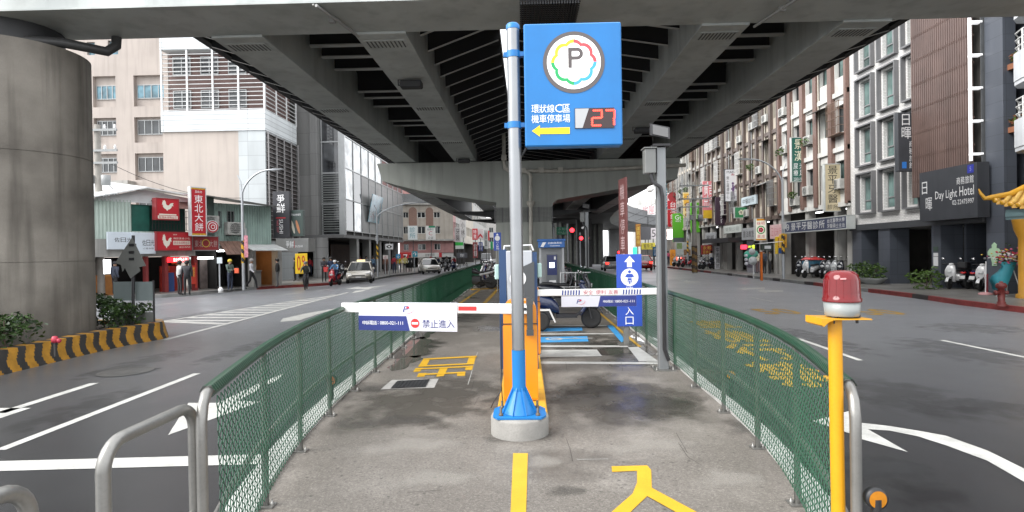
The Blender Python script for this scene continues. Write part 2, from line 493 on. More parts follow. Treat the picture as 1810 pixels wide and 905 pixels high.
marks('parking_bay_lines', [c6(p) for p in ([(270, 836), (975, 841), (990, 852), (270, 849)], [(270, 744), (800, 745), (812, 754), (270, 754)], [(270, 771), (630, 768), (660, 806), (270, 813)],
    [(270, 677), (725, 674), (730, 680), (270, 684)], [(330, 628), (690, 630), (692, 635), (330, 634)], [(808, 756), (865, 752), (985, 838), (870, 836)])], white_line, Z1)
marks('parking_bay_lines', [c6(p) for p in ([(270, 698), (575, 692), (582, 722), (270, 729)], [(290, 648), (545, 640), (548, 660), (290, 666)], [(685, 630), (720, 630), (795, 715), (770, 727)])], blue_line, Z1)
marks('parking_bay_lines', [c6(p) for p in ([(640, 560), (655, 560), (885, 752), (866, 752)],)] + [[(807, 538), (845, 513), (849, 513), (813, 538)], [(848, 541), (877, 511), (883, 511), (855, 541)], [(826, 511), (881, 508), (881, 510), (824, 513)]], yellow_line, Z1)
# wheelchair mark in the blue bay
def c6g(x, y, z): return G(860 + x / 3.231, 380 + y / 3.231, z)
g = MB(); cc = c6g(385, 707, Z2)
g.disc((cc.x, cc.y, Z2), .17, 'z', 24, .11); stripe(g, (cc.x - .05, cc.y), (cc.x + .75, cc.y + .02), .06, Z2 + .002)
g.disc((cc.x + .42, cc.y + .06, Z2), .055, 'z', 12)
structure('wheelchair_marking', g, white_line)
marks('pavement_patch', [c8([(600, 852), (1030, 838), (1065, 766), (690, 776)])], M('patch_mortar', (.36, .35, .33), .7, var=.2, scale=6, fine=.3), Z1)
g = MB()
lid = [G(x, y, Z2 + .004) for x, y in c8([(680, 842), (960, 830), (995, 769), (735, 783)])]
g.poly(lid)
ux, uy = (lid[1] - lid[0]), (lid[3] - lid[0])
for i in range(1, 9):
    for j in range(1, 7):
        q = lid[0] + ux * (i / 9) + uy * (j / 7)
        g.box(q.x - .009, q.x + .009, q.y - .012, q.y + .012, Z2 + .003, Z2 + .009)
tag(g.build('drain_cover', M('cast_iron', (.045, .045, .048), .5, .4, var=.3, scale=8)), 'dark square iron drain cover set in the concrete beside the yellow exit character', 'drain cover')
g = MB(); c = G(222, 657.5); k = .40
g.disc((c.x, c.y, .006), .42, 'z', 32); g.disc((c.x, c.y, .010), .42, 'z', 32, .36); g.disc((c.x, c.y, .010), .22, 'z', 24, .19)
tag(g.build('manhole_cover', M('manhole_iron', (.11, .11, .108), .38, .5, var=.3, scale=6)), 'round worn manhole cover in the left road near the striped kerb', 'manhole cover')
marks('pavement_patch', [[(150, 660), (200, 651), (288, 650), (255, 658), (195, 665)]], M('patch_asphalt', (.03, .03, .031), .5, var=.3, scale=5, fine=.4), .003)
g = MB()
for pts in ([(1001, 775), (1008, 795), (1012, 815)], [(1199, 782), (1216, 808), (1240, 822)], [(690, 730), (672, 745)], [(700, 726), (686, 729)], [(838, 672), (833, 690)], [(846, 702), (838, 716)], [(1000, 640), (1002, 655)],
            [(1098, 640), (1101, 656)], [(1130, 680), (1137, 700)], [(752, 690), (741, 700)], [(1195, 765), (1215, 800)], [(720, 870), (780, 866)]):
    for a, b in zip(pts, pts[1:]): pline(g, a, b, .004, Z1)
structure('pavement_cracks', g, M('crack', (.05, .045, .04), .8, var=0))
g = MB(); pline(g, (844, 623), (827, 680), .008, Z1); pline(g, (1020, 812), (1075, 811), .008, Z1)
structure('chalk_line', g, white_line)

# puddles on the island
pud = M('puddle_water', (.085, .075, .066), .03, var=0, spec=.6)
r_ = random.Random(5)
def puddle(cx, cy, rx, ry, rot=0):
    g = MB(); n = 40; ph = [r_.uniform(0, 6.28) for _ in range(4)]; pts = []
    for i in range(n):
        a = 2 * math.pi * i / n; k = 1 + .22 * math.sin(2 * a + ph[0]) + .16 * math.sin(3 * a + ph[1]) + .10 * math.sin(5 * a + ph[2]) + .07 * math.sin(9 * a + ph[3])
        x, y = rx * k * math.cos(a), ry * k * math.sin(a); pts.append((cx + x * math.cos(rot) - y * math.sin(rot), cy + x * math.sin(rot) + y * math.cos(rot), IZ + .0016))
    g.poly(pts); return structure('water_puddle', g, pud)
for px, py, rx, ry, ro in ((735, 612, .30, .95, .05), (716, 640, .22, .5, -.1), (752, 590, .2, .8, 0), (1145, 600, .25, .5, 0), (1080, 622, .28, .28, 0)):
    q = G(px, py, IZ); puddle(q.x, q.y, rx, ry, ro)
# soft-edged stains: thin sheets whose cover fades out unevenly
def stain_mat(name, col, rough, amax):
    m = bpy.data.materials.new(name); m.use_nodes = True; nt = m.node_tree; N = nt.nodes; L = nt.links; b = N['Principled BSDF']
    b.inputs['Base Color'].default_value = col + (1,); b.inputs['Roughness'].default_value = rough
    tc = N.new('ShaderNodeTexCoord'); vm = N.new('ShaderNodeVectorMath'); vm.operation = 'LENGTH'
    mp = N.new('ShaderNodeMapping'); mp.inputs['Location'].default_value = (-1, -1, 0); mp.inputs['Scale'].default_value = (2, 2, 0); L.new(tc.outputs['Generated'], mp.inputs[0]); L.new(mp.outputs[0], vm.inputs[0])
    n = N.new('ShaderNodeTexNoise'); n.inputs['Scale'].default_value = 2.6; n.inputs['Detail'].default_value = 7; L.new(tc.outputs['Object'], n.inputs['Vector'])
    s = N.new('ShaderNodeMath'); s.operation = 'MULTIPLY_ADD'; L.new(n.outputs[0], s.inputs[0]); s.inputs[1].default_value = 2.8; s.inputs[2].default_value = -1.4
    a = N.new('ShaderNodeMath'); a.operation = 'ADD'; L.new(vm.outputs['Value'], a.inputs[0]); L.new(s.outputs[0], a.inputs[1])
    r = N.new('ShaderNodeMapRange'); r.inputs[1].default_value = .25; r.inputs[2].default_value = .85; r.inputs[3].default_value = amax; r.inputs[4].default_value = 0; L.new(a.outputs[0], r.inputs[0])
    e = N.new('ShaderNodeMapRange'); e.inputs[1].default_value = .7; e.inputs[2].default_value = .98; e.inputs[3].default_value = 1; e.inputs[4].default_value = 0; L.new(vm.outputs['Value'], e.inputs[0])
    ml = N.new('ShaderNodeMath'); ml.operation = 'MULTIPLY'; L.new(r.outputs[0], ml.inputs[0]); L.new(e.outputs[0], ml.inputs[1]); L.new(ml.outputs[0], b.inputs['Alpha'])
    return m
st_wet = stain_mat('stain_wet', (.055, .050, .044), .22, .80); st_dirt = stain_mat('stain_dirt', (.07, .065, .058), .7, .45); st_pale = stain_mat('stain_pale', (.31, .29, .26), .7, .45)
st_oil = stain_mat('road_stain_dark', (.006, .0064, .0075), .35, .35); st_dust = stain_mat('road_stain_dust', (.022, .023, .025), .6, .5)
for m_ in (st_oil, st_dust):
    b_ = m_.node_tree.nodes['Principled BSDF']; b_.inputs['Sheen Weight'].default_value = .6; b_.inputs['Sheen Roughness'].default_value = .2
def stain(px, py, rx, ry, m, z, rot=0):
    q = G(px, py, z); g = MB(); g.quad((-rx, -ry, 0), (rx, -ry, 0), (rx, ry, 0), (-rx, ry, 0)); o = g.build('ground_stain', m, None, (q.x, q.y, z), rot); tag(o, kind='structure')
zs_ = IZ + .0012
st_damp = stain_mat('stain_damp', (.085, .077, .066), .38, .72)
for i, (px, py, rx, ry, m) in enumerate(((1090, 705, 1.3, 1.3, st_damp), (770, 700, 1.2, 1.6, st_damp), (1010, 600, 1.3, 1.6, st_damp), (1150, 715, .75, .55, st_wet), (1060, 690, .6, .45, st_wet), (1100, 615, .9, 1.1, st_wet), (735, 615, .6, 1.5, st_wet), (640, 690, .55, .6, st_dirt), (830, 560, .7, 1.6, st_dirt), (1000, 870, .20, .14, st_dirt), 
        (760, 850, .5, .3, st_pale), (720, 790, .7, .4, st_pale), (1150, 790, .6, .35, st_pale), (1290, 850, .35, .3, st_pale), (1330, 760, .3, .5, st_dirt), (920, 772, .42, .30, st_dirt), (700, 745, .8, .3, st_dirt), (960, 820, .2, .25, st_pale), (1250, 660, .3, .8, st_wet))):
    stain(px, py, rx, ry, m, zs_ + i * .00003)
for i, (px, py, rx, ry, m) in enumerate(((150, 720, .5, 1.4, st_oil), (250, 640, .5, 2.2, st_oil), (420, 620, .4, 2.0, st_dust), (1600, 700, 1.0, 1.4, st_oil), (1450, 600, .6, 2.5, st_dust), (1700, 620, 1.2, 2.2, st_oil), (1560, 830, .6, .5, st_dust), (1750, 720, .7, .6, st_oil), (330, 560, .8, 3, st_oil), (1650, 880, .4, .4, st_oil), (1720, 580, 1.5, 1.2, st_dust))):
    stain(px, py, rx, ry, m, .0012 + i * .00006)
# ---- sidewalks
def sidewalk(name, kerb, far, z=.15, seg=None):
    g = MB(); n = len(kerb)
    vs = [(a[0], a[1], z) for a in kerb] + [(b[0], b[1], z) for b in far]
    g.add(vs, [(i, i + 1, n + i + 1, n + i) for i in range(n - 1)])
    structure(name, g, pave)
KR = [(14.1, -20), (14.1, 8), (14.08, 16), (14.1, 19), (14.45, 22), (14.6, 26), (14.7, 29), (14.75, 32.5), (14.8, 40), (15.0, 57), (15, 90), (15, 260)]
sidewalk('sidewalk', KR, [(40, y) for _, y in KR])
KLF = [(-60, 2), (-34, 16), (-24, 22.8), (-19.94, 25.9), (-18.4, 27.2), (-17.2, 28.6), (-15.9, 33), (-13.3, 36.3), (-11.9, 39.5), (-11.5, 42), (-11.5, 50), (-10.5, 56), (-9.5, 80), (-9.2, 260)]
sidewalk('sidewalk', KLF, [(-80, 30), (-80, 40), (-80, 45), (-80, 50), (-80, 54)] + [(-80, 58 + i * 20) for i in range(9)])
red_k = M('kerb_red', (.30, .055, .05), .6, var=.3, scale=4, fine=.3); gry_k = M('kerb_grey', (.33, .33, .32), .65, var=.3, scale=2, fine=.3); blk_k = M('kerb_dark', (.05, .045, .045), .6)
def kerb_line(name, path, fn, z=.155):
    g = MB(); pts = smooth_path(path, 1.0)
    for i in range(len(pts) - 1):
        a, b = pts[i], pts[i + 1]; t = (b - a).normalized(); n = Vector((-t.y, t.x, 0))
        g.use(fn(a)); gap = t * .004
        for q in (0,):
            A = [a + gap, b - gap, b - gap + n * .16, a + gap + n * .16]
            g.prism([Vector((p.x, p.y, 0)) for p in A], (0, 0, z + .008))
    structure(name, g, [red_k, gry_k, blk_k])
def kfn(p):
    if 25.6 < p.y < 27.2: return 1
    if 30.5 < p.y < 47: return 1 if int(p.y * 1.3) % 5 else 2
    return 0 if int(p.y) % 7 else 2
kerb_line('kerb', list(reversed(KR[:-1])), kfn)
kerb_line('kerb', KLF[1:-1], lambda p: 0 if 33 < p.y < 37.5 else 1)
# ================================================================== viaduct
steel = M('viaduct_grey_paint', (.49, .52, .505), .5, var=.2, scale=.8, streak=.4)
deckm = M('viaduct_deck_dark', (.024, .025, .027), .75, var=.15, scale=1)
shadem = M('viaduct_shade_grey', (.11, .115, .12), .6, var=.15, scale=.9, streak=.2)  # dark grey with the shade of the far spans put into its colour
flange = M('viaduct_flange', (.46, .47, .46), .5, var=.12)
pierm = M('pier_concrete', (.235, .215, .185), .85, var=.34, scale=.8, streak=.9, fine=.2, bump=.2, dirt=(.055, .048, .040))
capm = M('pier_cap_paint', (.31, .325, .295), .6, var=.16, scale=.5, streak=.45)
boltm = M('bolts_dark', (.035, .036, .038), .6)
SOF = 6.74
def viaduct_deck(label, x0, x1, girders, ya, yb, beams, SOF=SOF):
    t = thing('viaduct_deck', label, 'viaduct deck', (0, ya, 0), 0, 'decks of the elevated road')
    L_ = yb - ya
    g = MB()
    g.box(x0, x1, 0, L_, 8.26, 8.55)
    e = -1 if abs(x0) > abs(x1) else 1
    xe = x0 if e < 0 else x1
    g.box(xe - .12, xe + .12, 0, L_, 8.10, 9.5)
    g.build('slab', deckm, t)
    for gx0, gx1 in girders:
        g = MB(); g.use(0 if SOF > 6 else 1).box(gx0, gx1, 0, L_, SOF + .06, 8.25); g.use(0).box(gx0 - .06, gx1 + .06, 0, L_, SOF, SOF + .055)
        gd = g.build('girder', [steel, shadem], t)
        y = .35
        while y < min(L_, 30):
            g = MB()
            g.use(0).box(gx0 + .04, gx1 - .04, y, y + .5, SOF - .014, SOF - .002); g.use(1)
            for i in range(10):
                xx = gx0 + .10 + i * (gx1 - gx0 - .20) / 9
                g.box(xx - .015, xx + .015, y + .06, y + .44, SOF - .020, SOF - .013)
            y += 5.9; g.build('splice_plate', [steel, M('bolt_rows', (.07, .072, .07), .6)], gd)
    (a0, a1), (b0, b1) = sorted(girders)
    for by in beams:
        if not 0 < by - ya < L_: continue
        g = MB(); y = by - ya
        g.use(1).box(a1 + .07, b0 - .07, y - .012, y + .012, 7.55, 8.25); g.use(0).box(a1 + .07, b0 - .07, y - .10, y + .10, 7.52, 7.545)
        g.build('cross_beam', [flange, deckm], t)
    # cantilever brackets each side, one part per row of ribs
    inner = (b1 + .07, x1 - .03) if e < 0 else (a0 - .07, x0 + .03)
    outer = (a0 - .07, x0 + .14) if e < 0 else (b1 + .07, x1 - .14)
    y = .6; k = 0
    while y < min(L_, 34):
        for (s0, s1) in (inner, outer):
            g = MB()
            g.use(1).prism([(s0, y - .012, 7.35), (s1, y - .012, 8.02), (s1, y - .012, 8.25), (s0, y - .012, 8.25)], (0, .024, 0))
            d = .06
            g.use(0).add([(s0, y - d, 7.33), (s0, y + d, 7.33), (s1, y + d, 8.0), (s1, y - d, 8.0)], [(0, 1, 2, 3)])
            g.build('bracket', [flange, deckm], t)
        y += 1.12; k += 1
    return t
bm = [15.3, 16.2, 17.3, 19.7, 20.5, 21.7, 24.1, 25.0, 27.3, 28.4]
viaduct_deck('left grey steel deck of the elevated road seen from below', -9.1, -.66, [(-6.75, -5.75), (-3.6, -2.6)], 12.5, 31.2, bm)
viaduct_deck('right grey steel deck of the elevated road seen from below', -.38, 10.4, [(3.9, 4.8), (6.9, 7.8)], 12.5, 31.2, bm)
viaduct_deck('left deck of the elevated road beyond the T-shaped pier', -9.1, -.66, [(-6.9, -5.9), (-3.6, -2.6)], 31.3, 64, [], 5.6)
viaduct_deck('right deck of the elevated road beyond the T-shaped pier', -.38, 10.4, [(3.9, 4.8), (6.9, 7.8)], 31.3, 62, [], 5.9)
# ---- near portal pier
pc = Vector((-10.75, 12.0, 0))
t = thing('viaduct_pier', 'portal frame with round stained concrete columns carrying a wide grey steel crossbeam', 'viaduct pier', pc, 0)
for cx in (0.0, 29.5):
    g = MB(); prof = []
    for z0_, z1_ in ((0, 1.89), (1.91, 4.09), (4.11, 6.3)):
        prof.append([(1.30, z0_), (1.30, z1_)])
    for pr_ in prof: g.lathe(pr_, (cx, 0, 0), n=64)
    for zc_ in (1.9, 4.1): g.lathe([(1.288, zc_ - .012), (1.288, zc_ + .012)], (cx, 0, 0), n=64)
    col_o = g.build('column', [pierm], t)
    g = MB(); g.lathe([(.85, 6.36), (.85, 6.82)], (cx, 0, 0), n=24)
    g.build('bearing', [boltm], col_o)
g = MB()
g.box(-6, 31, -.9, .5, 6.83, 9.2)
g.box(-6, 31, -.98, .58, 6.80, 6.835)
bo = g.build('crossbeam', [steel], t)
g = MB()
for i in range(22): g.box(10.72 + i * .052, 10.745 + i * .052, -.9, .5, 6.70, 6.78)
for i in range(14): g.box(10.70, 11.88, -.88 + i * .1, -.86 + i * .1, 6.775, 6.797)
g.build('grille', [boltm], bo)
for xx in (6.9, 16.0):
    g = MB(); s = -1 if xx < 10 else 1
    g.tube([(xx + s * .1, -1.0, 6.74), (xx - s * .25, .62, 6.74)], .03, 8); g.tube([(xx + s * .16, -1.0, 6.76), (xx - s * .10, -.2, 6.76)], .018, 6)
    g.box(xx - .1, xx + .02, -.3, -.2, 6.70, 6.80)
    g.build('conduit', [M('conduit_grey', (.32, .32, .31), .5)], bo)
dpm = M('drainpipe_grey', (.42, .42, .41), .45, var=.12)
g = MB()
g.tube([(-2, -1.35, 6.55), (.2, -1.35, 6.52), (.42, -1.35, 6.56), (.62, -1.32, 6.72), (.85, -1.28, 7.1), (1.3, -1.25, 7.9)], .11, 12)
for p in ((.2, 6.52), (.62, 6.74), (.8, 7.02)): g.lathe([(.13, -.05), (.13, .05)], (p[0], -1.34, p[1]), 'x', 12)
g.build('drainpipe', [dpm], t)
g = MB(); g.tube([(.3, -.6, 6.42), (1.2, -.2, 6.45), (1.75, .3, 6.43), (1.85, .45, 6.6), (1.85, .48, 6.9)], .10, 10)
g.build('drainpipe', [M('pipe_black', (.05, .05, .05), .5)], t)
g = MB(); g.box(-.86, -.62, -1.5, -1.2, 4.72, 5.05); g.tube([(-.8, -1.36, 0), (-.8, -1.36, 4.8)], .025, 6)
g.build('junction_box', [M('box_grey', (.12, .12, .12), .5)], t)
# ---- T-shaped pier
YP = 30.0
def pp(l): return [P(x, y, YP) for x, y in l]
cap = pp([(666, 288), (676, 320), (700, 327), (755, 340), (877, 358)]) + [Vector((-1.62, YP, 0)), Vector((1.42, YP, 0))] + pp([(975, 372), (977, 360), (985, 353), (1095, 334), (1161, 323), (1197, 316), (1203, 291)])
for v in cap[:1] + cap[-1:]: v.z = SOF - .05
t = thing('viaduct_pier', 'pale T-shaped pier standing in the middle of the motorcycle parking island', 'viaduct pier', (0, YP, 0))
g = MB(); pl = [Vector((v.x, 0, v.z)) for v in cap]
ztop = SOF - .05
g.prism([Vector((v.x, v.y, v.z)) for v in pl], (0, 2.6, 0))
g.build('pier_body', [capm], t)
g = MB()
zA, zB = P(925, 367, YP).z, P(925, 392, YP).z
xA, xB = -1.58, 1.38
for i in range(40): 
    xx = xA + (xB - xA) * i / 39; g.box(xx - .008, xx + .008, -.03, -.012, zB, zA)
for i in range(12):
    zz = zB + (zA - zB) * i / 11; g.box(xA, xB, -.012, -.003, zz - .008, zz + .008)
for xx in (xA, -1.2, -.75, .1, .7, xB): g.box(xx - .03, xx + .03, -.05, -.03, zB - .02, zA + .02)
g.build('guard_mesh', [M('mesh_grey', (.12, .12, .12), .5, .5)], t)
pw = M('pipe_cream', (.42, .40, .35), .5, var=.2, scale=4)
def pl_(l, off): return [Vector((q.x, -off, q.z)) for q in pp(l)]
g = MB(); g.tube(pl_([(890, 200), (891, 285), (893, 298), (900, 303), (1000, 303), (1210, 293)], .2), .10, 10)
for x, y in ((891, 280), (925, 303), (956, 302), (990, 302)):
    q = pp([(x, y)])[0]; g.box(q.x - .13, q.x + .13, -.33, -.06, q.z - .13, q.z + .13)
g.build('drainpipe', [pw], t)
g = MB(); g.tube(pl_([(925, 304), (934, 305), (938, 312), (938, 352), (939, 440), (939, 520)], .22), .10, 10)
q = pp([(938, 361)])[0]; g.lathe([(.12, q.z - .16), (.21, q.z + .02), (.21, q.z + .14), (.12, q.z + .16)], (q.x, -.22, 0), n=10)
g.build('drainpipe', [pw], t)
# further piers, their shade put into the dark colour
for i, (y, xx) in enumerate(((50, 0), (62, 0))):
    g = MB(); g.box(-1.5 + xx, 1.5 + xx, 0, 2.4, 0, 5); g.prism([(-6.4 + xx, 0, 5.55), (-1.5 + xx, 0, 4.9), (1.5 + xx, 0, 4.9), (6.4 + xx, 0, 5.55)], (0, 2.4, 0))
    tag(g.build('viaduct_pier', [shadem], None, (0, y, 0)), ['second shaded T-shaped pier behind the first', 'third shaded T-shaped pier further under the viaduct', 'farthest shaded pier under the viaduct'][i], 'viaduct pier')
# curved ramp that swings off to the right
t = thing('curved_ramp', 'dark curved ramp of the elevated road swinging right in the distance', 'ramp', (0, 60, 0))
path = smooth_path([(6, 0), (7.5, 14), (10.5, 30), (16, 46), (25, 62), (38, 74)], 3)
Lp = offset_path(path, 4.6); Rp = offset_path(path, -4.6)
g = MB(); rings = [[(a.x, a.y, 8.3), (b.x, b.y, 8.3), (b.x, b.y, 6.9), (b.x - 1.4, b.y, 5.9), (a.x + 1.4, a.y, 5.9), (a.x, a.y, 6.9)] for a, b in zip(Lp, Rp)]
g.loft(rings, smooth=False); g.build('ramp_deck', [shadem], t)
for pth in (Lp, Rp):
    g = MB(); g.loft([[(p.x - .1, p.y, 8.32), (p.x + .1, p.y, 8.32), (p.x + .1, p.y, 9.4), (p.x - .1, p.y, 9.4)] for p in pth], smooth=False); g.build('parapet', [shadem], t)
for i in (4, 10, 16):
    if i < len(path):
        g = MB(); g.box(path[i].x - .9, path[i].x + .9, path[i].y - .9, path[i].y + .9, 0, 5.9); g.build('pillar', [shadem], t)
# lamps under the girders
for px, py, lab in ((727, 147, 'black floodlight box under the inner left girder close to the crossbeam'), (820, 283, 'small black lamp box under the inner left girder beside the T-shaped pier'), (1135, 229, 'black floodlight box under the inner right girder')):
    d = ray(px, py); tt = (SOF - .1 - EYE) / d.z; q = Vector((0, 0, EYE)) + d * tt
    o = thing('floodlight', lab, 'lamp', (q.x, q.y, SOF), 0, 'lamps under the viaduct')
    g = MB(); g.rbox(-.3, .3, -.15, .15, -.24, -.05, .03); g.build('housing', [boltm], o)
    g = MB(); g.tube([(-.36, 0, .0), (-.36, 0, -.15), (-.28, 0, -.15)], .02, 6); g.build('bracket', [boltm], o)
# ================================================================== chain-link fences
galv = M('galvanised_steel', (.27, .265, .25), .38, .7, var=.2, scale=5, fine=.15)
mesh_g = M('green_vinyl_wire', (.006, .066, .030), .4, var=.15, scale=6)
def fence(label, pts, side):
    t = thing('chain_link_fence', label, 'fence', (pts[0][0], pts[0][1], IZ), 0, 'green fences along the parking island')
    O = Vector((pts[0][0], pts[0][1], 0))
    path = [p - O for p in smooth_path(pts, .05)]
    def s_at(d):
        i = min(int(d / .05), len(path) - 2); return path[i].lerp(path[i + 1], d / .05 - i)
    tot = (len(path) - 1) * .05
    # wires
    c = .032; z0, z1 = .115, 1.07; rows = int((z1 - z0) / c); r = .0029
    pth = smooth_path(pts, c); pth = [p - O for p in pth]; n = len(pth)
    nrm = [(q - p).normalized() for p, q in zip(pth, pth[1:])]; nrm.append(nrm[-1]); nrm = [Vector((-t_.y, t_.x, 0)) for t_ in nrm]
    vs = []; fs = []
    rnd = random.Random(3)
    sag = [.012 * math.sin(i * .031) + .008 * math.sin(i * .13) for i in range(n)]
    wob = [.012 * math.sin(i * .021 + side) + .006 * math.sin(i * .09) for i in range(n)]
    def node(i, j):
        p = pth[i]; bulge = wob[i] * math.sin(math.pi * j / rows) + (.004 if j % 2 else -.004)
        return p + nrm[i] * (bulge * .6 + side * .036) + Vector((0, 0, z0 + j * c + sag[i] * (1 - j / rows)))
    for i in range(n - 1):
        far = pth[i].y > 9
        for j in range(rows):
            a = (i, j) if (i + j) % 2 == 0 else (i + 1, j)
            b = (i + 1, j + 1) if (i + j) % 2 == 0 else (i, j + 1)
            A, B = node(*a), node(*b); nn = nrm[i] * r; up = (B - A).cross(nrm[i]).normalized() * r
            o = len(vs)
            if far:
                vs += [A + nn + up, A - nn - up, B + nn + up, B - nn - up, A + nn - up, A - nn + up, B + nn - up, B - nn + up]
                fs += [(o, o + 1, o + 3, o + 2), (o + 4, o + 5, o + 7, o + 6)]
            else:
                vs += [A + nn, A + up, A - nn, A - up, B + nn, B + up, B - nn, B - up]
                fs += [(o, o + 1, o + 5, o + 4), (o + 1, o + 2, o + 6, o + 5), (o + 2, o + 3, o + 7, o + 6), (o + 3, o, o + 4, o + 7)]
    # wire wrapped round the top rail
    for i in range(0, n - 1):
        p = pth[i]; q = pth[i + 1]; o = len(vs); k = 6
        for m_ in range(k + 1):
            a = 2 * math.pi * m_ / k; cc = p.lerp(q, m_ / k) + Vector((0, 0, 1.07))
            d = nrm[i] * math.cos(a) + Vector((0, 0, math.sin(a)))
            tt = (q - p).normalized() * .004
            vs += [cc + d * .034 - tt * 2.4, cc + d * .034 + tt * 2.4]
        for m_ in range(k): fs.append((o + 2 * m_, o + 2 * m_ + 1, o + 2 * m_ + 3, o + 2 * m_ + 2))
    g = MB(); g.add(vs, fs); mo = g.build('wire_mesh', mesh_g, t)
    # rails and hoop end
    g = MB(); e = path[0]; tdir = (path[0] - path[4]).normalized()
    rail = [s_at(min(tot - .01, d * .5)) + Vector((0, 0, 1.07)) for d in range(int(tot / .5) + 1)]
    hoop = [e + tdir * .10 + Vector((0, 0, z)) for z in (-.25, .3, .85, .95)] + [e + tdir * .075 + Vector((0, 0, 1.02)), e + tdir * .03 + Vector((0, 0, 1.06))]
    g.tube(hoop + rail, .024, 10); g.build('top_rail', galv, t)
    g = MB(); g.tube([e + tdir * .10 + Vector((0, 0, .43))] + [p - Vector((0, 0, .64)) + Vector(((-.03 if side < 0 else .03), 0, 0)) for p in rail[1:]], .017, 8); g.build('mid_rail', galv, t)
    d = 1.24; pm = None
    while d < tot:
        p = s_at(d)
        if pm is None:
            g = MB(); g.tube([(0, 0, 0), (0, 0, 1.05)], .0215, 10); pm = g.build('post', [M('fence_post_grey', (.13, .13, .12), .45, .5, var=.2, scale=6)], t, p)
            g2 = MB(); g2.box(-.06, .06, -.045, .045, 0, .012)
            for sx in (-.043, .043): g2.lathe([(.012, .012), (.012, .03), (.006, .032), (.006, .05)], (sx, 0, 0), n=8)
            fp = g2.build('foot_plate', [galv], pm)
        else:
            q = put(pm, t, p); f2 = fp.copy(); COL.objects.link(f2); f2.parent = q
        d += 1.10 if d < 9 else 1.5
    return t
fence('green chain-link fence curving along the left edge of the parking island', FL, -1)
fence('green chain-link fence along the right edge of the island behind the red beacon', FRR, 1)

# ---- handrail hoops bottom left
def hoop_rail(label, ya, yb, x, lower=True):
    t = thing('handrail', label, 'handrail', (x, ya, 0), 0, 'bare pipe handrails at the island end')
    L_ = yb - ya; g = MB(); zt = IZ + 1.02; r = .10
    pts = [(0, 0, 0), (0, 0, zt - r)]
    for k in range(1, 6): a = math.pi / 2 * k / 6; pts.append((0, r - r * math.cos(a), zt - r + r * math.sin(a)))
    pts.append((0, r, zt)); pts.append((0, L_ - r, zt))
    for k in range(1, 6): a = math.pi / 2 * k / 6; pts.append((0, L_ - r + r * math.sin(a), zt - r + r * math.cos(a)))
    pts += [(0, L_, zt - r), (0, L_, 0)]
    g.tube(pts, .025, 14); g.build('pipe', galv, t)
    g = MB(); g.tube([(0, .02, IZ + .52), (0, L_ - .02, IZ + .52)], .022, 12); g.build('lower_rail', galv, t)
hoop_rail('bare grey pipe handrail hoop in front of the left fence end', 2.05, 2.62, -1.545)
hoop_rail('bare grey pipe handrail cut by the lower left corner', 1.1, 1.72, -1.53)

# ================================================================== P sign
sign_blue = M('sign_blue', (.008, .17, .47), .4, var=.10, scale=3, streak=.15)
alu = M('aluminium_pole', (.30, .31, .32), .34, .8, var=.1, scale=4)
white_p = M('sign_white', (.80, .80, .80), .4, var=.03)
navy = M('banner_navy', (.022, .035, .19), .5, var=.05)
redp = M('sign_red', (.62, .03, .03), .4, var=.05)
blackp = M('black_plastic', (.018, .018, .02), .45, var=.1)
darkgrey = M('dark_grey_panel', (.06, .065, .07), .45, var=.06)
concb = M('base_concrete', (.30, .29, .27), .75, var=.22, scale=5, fine=.25, bump=.2)
b0 = G(919, 764, IZ)
t = thing('parking_sign', 'tall blue parking sign with lit P and red 27 display on a round concrete base', 'sign', b0)
g = MB(); g.lathe([(.272, 0), (.272, .155), (.262, .172), (0, .172)], n=48); g.build('concrete_base', concb, t)
g = MB()
oc = [(-.245, -.12), (-.20, -.20), (.20, -.20), (.245, -.12), (.245, .12), (.20, .2), (-.2, .2), (-.245, .12)]
g.prism([(x, y, .176) for x, y in oc], (0, 0, .018)); g.build('base_plate', sign_blue, t)
g = MB(); g.tube([(0, 0, .192), (-.002, 0, .78)], .0635, 24); bp_ = g.build('painted_sleeve', sign_blue, t)
g = MB()
for a in range(8):
    ca, sa = math.cos(a * math.pi / 4 + .39), math.sin(a * math.pi / 4 + .39); n = Vector((-sa, ca, 0)) * .005
    w_ = .115
    A = [Vector((ca * .06, sa * .06, .196)), Vector((ca * (.06 + w_), sa * (.06 + w_), .196)), Vector((ca * .066, sa * .066, .43)), Vector((ca * .06, sa * .06, .43))]
    g.prism([p - n for p in A], n * 2)
for a in range(24): pass
g.lathe([(.17, .197), (.064, .40)], n=8); g.build('gusset', sign_blue, bp_)
g = MB()
for sx in (-.17, .17):
    for sy in (-.13, .13): g.lathe([(.021, .194), (.021, .215), (.012, .217), (.012, .265), (0, .267)], (sx, sy, 0), n=8)
g.build('anchor_bolts', M('rusty_bolt', (.13, .11, .09), .5, .6, var=.3, scale=20), t)
g = MB(); g.tube([(-.002, 0, .782), (-.008, 0, 3.80)], .060, 24); g.build('pole', alu, t)
g = MB(); g.lathe([(.064, 3.79), (.064, 3.83), (.05, 3.845), (0, 3.845)], (-.008, 0, 0), n=20); g.build('pole_cap', sign_blue, t)
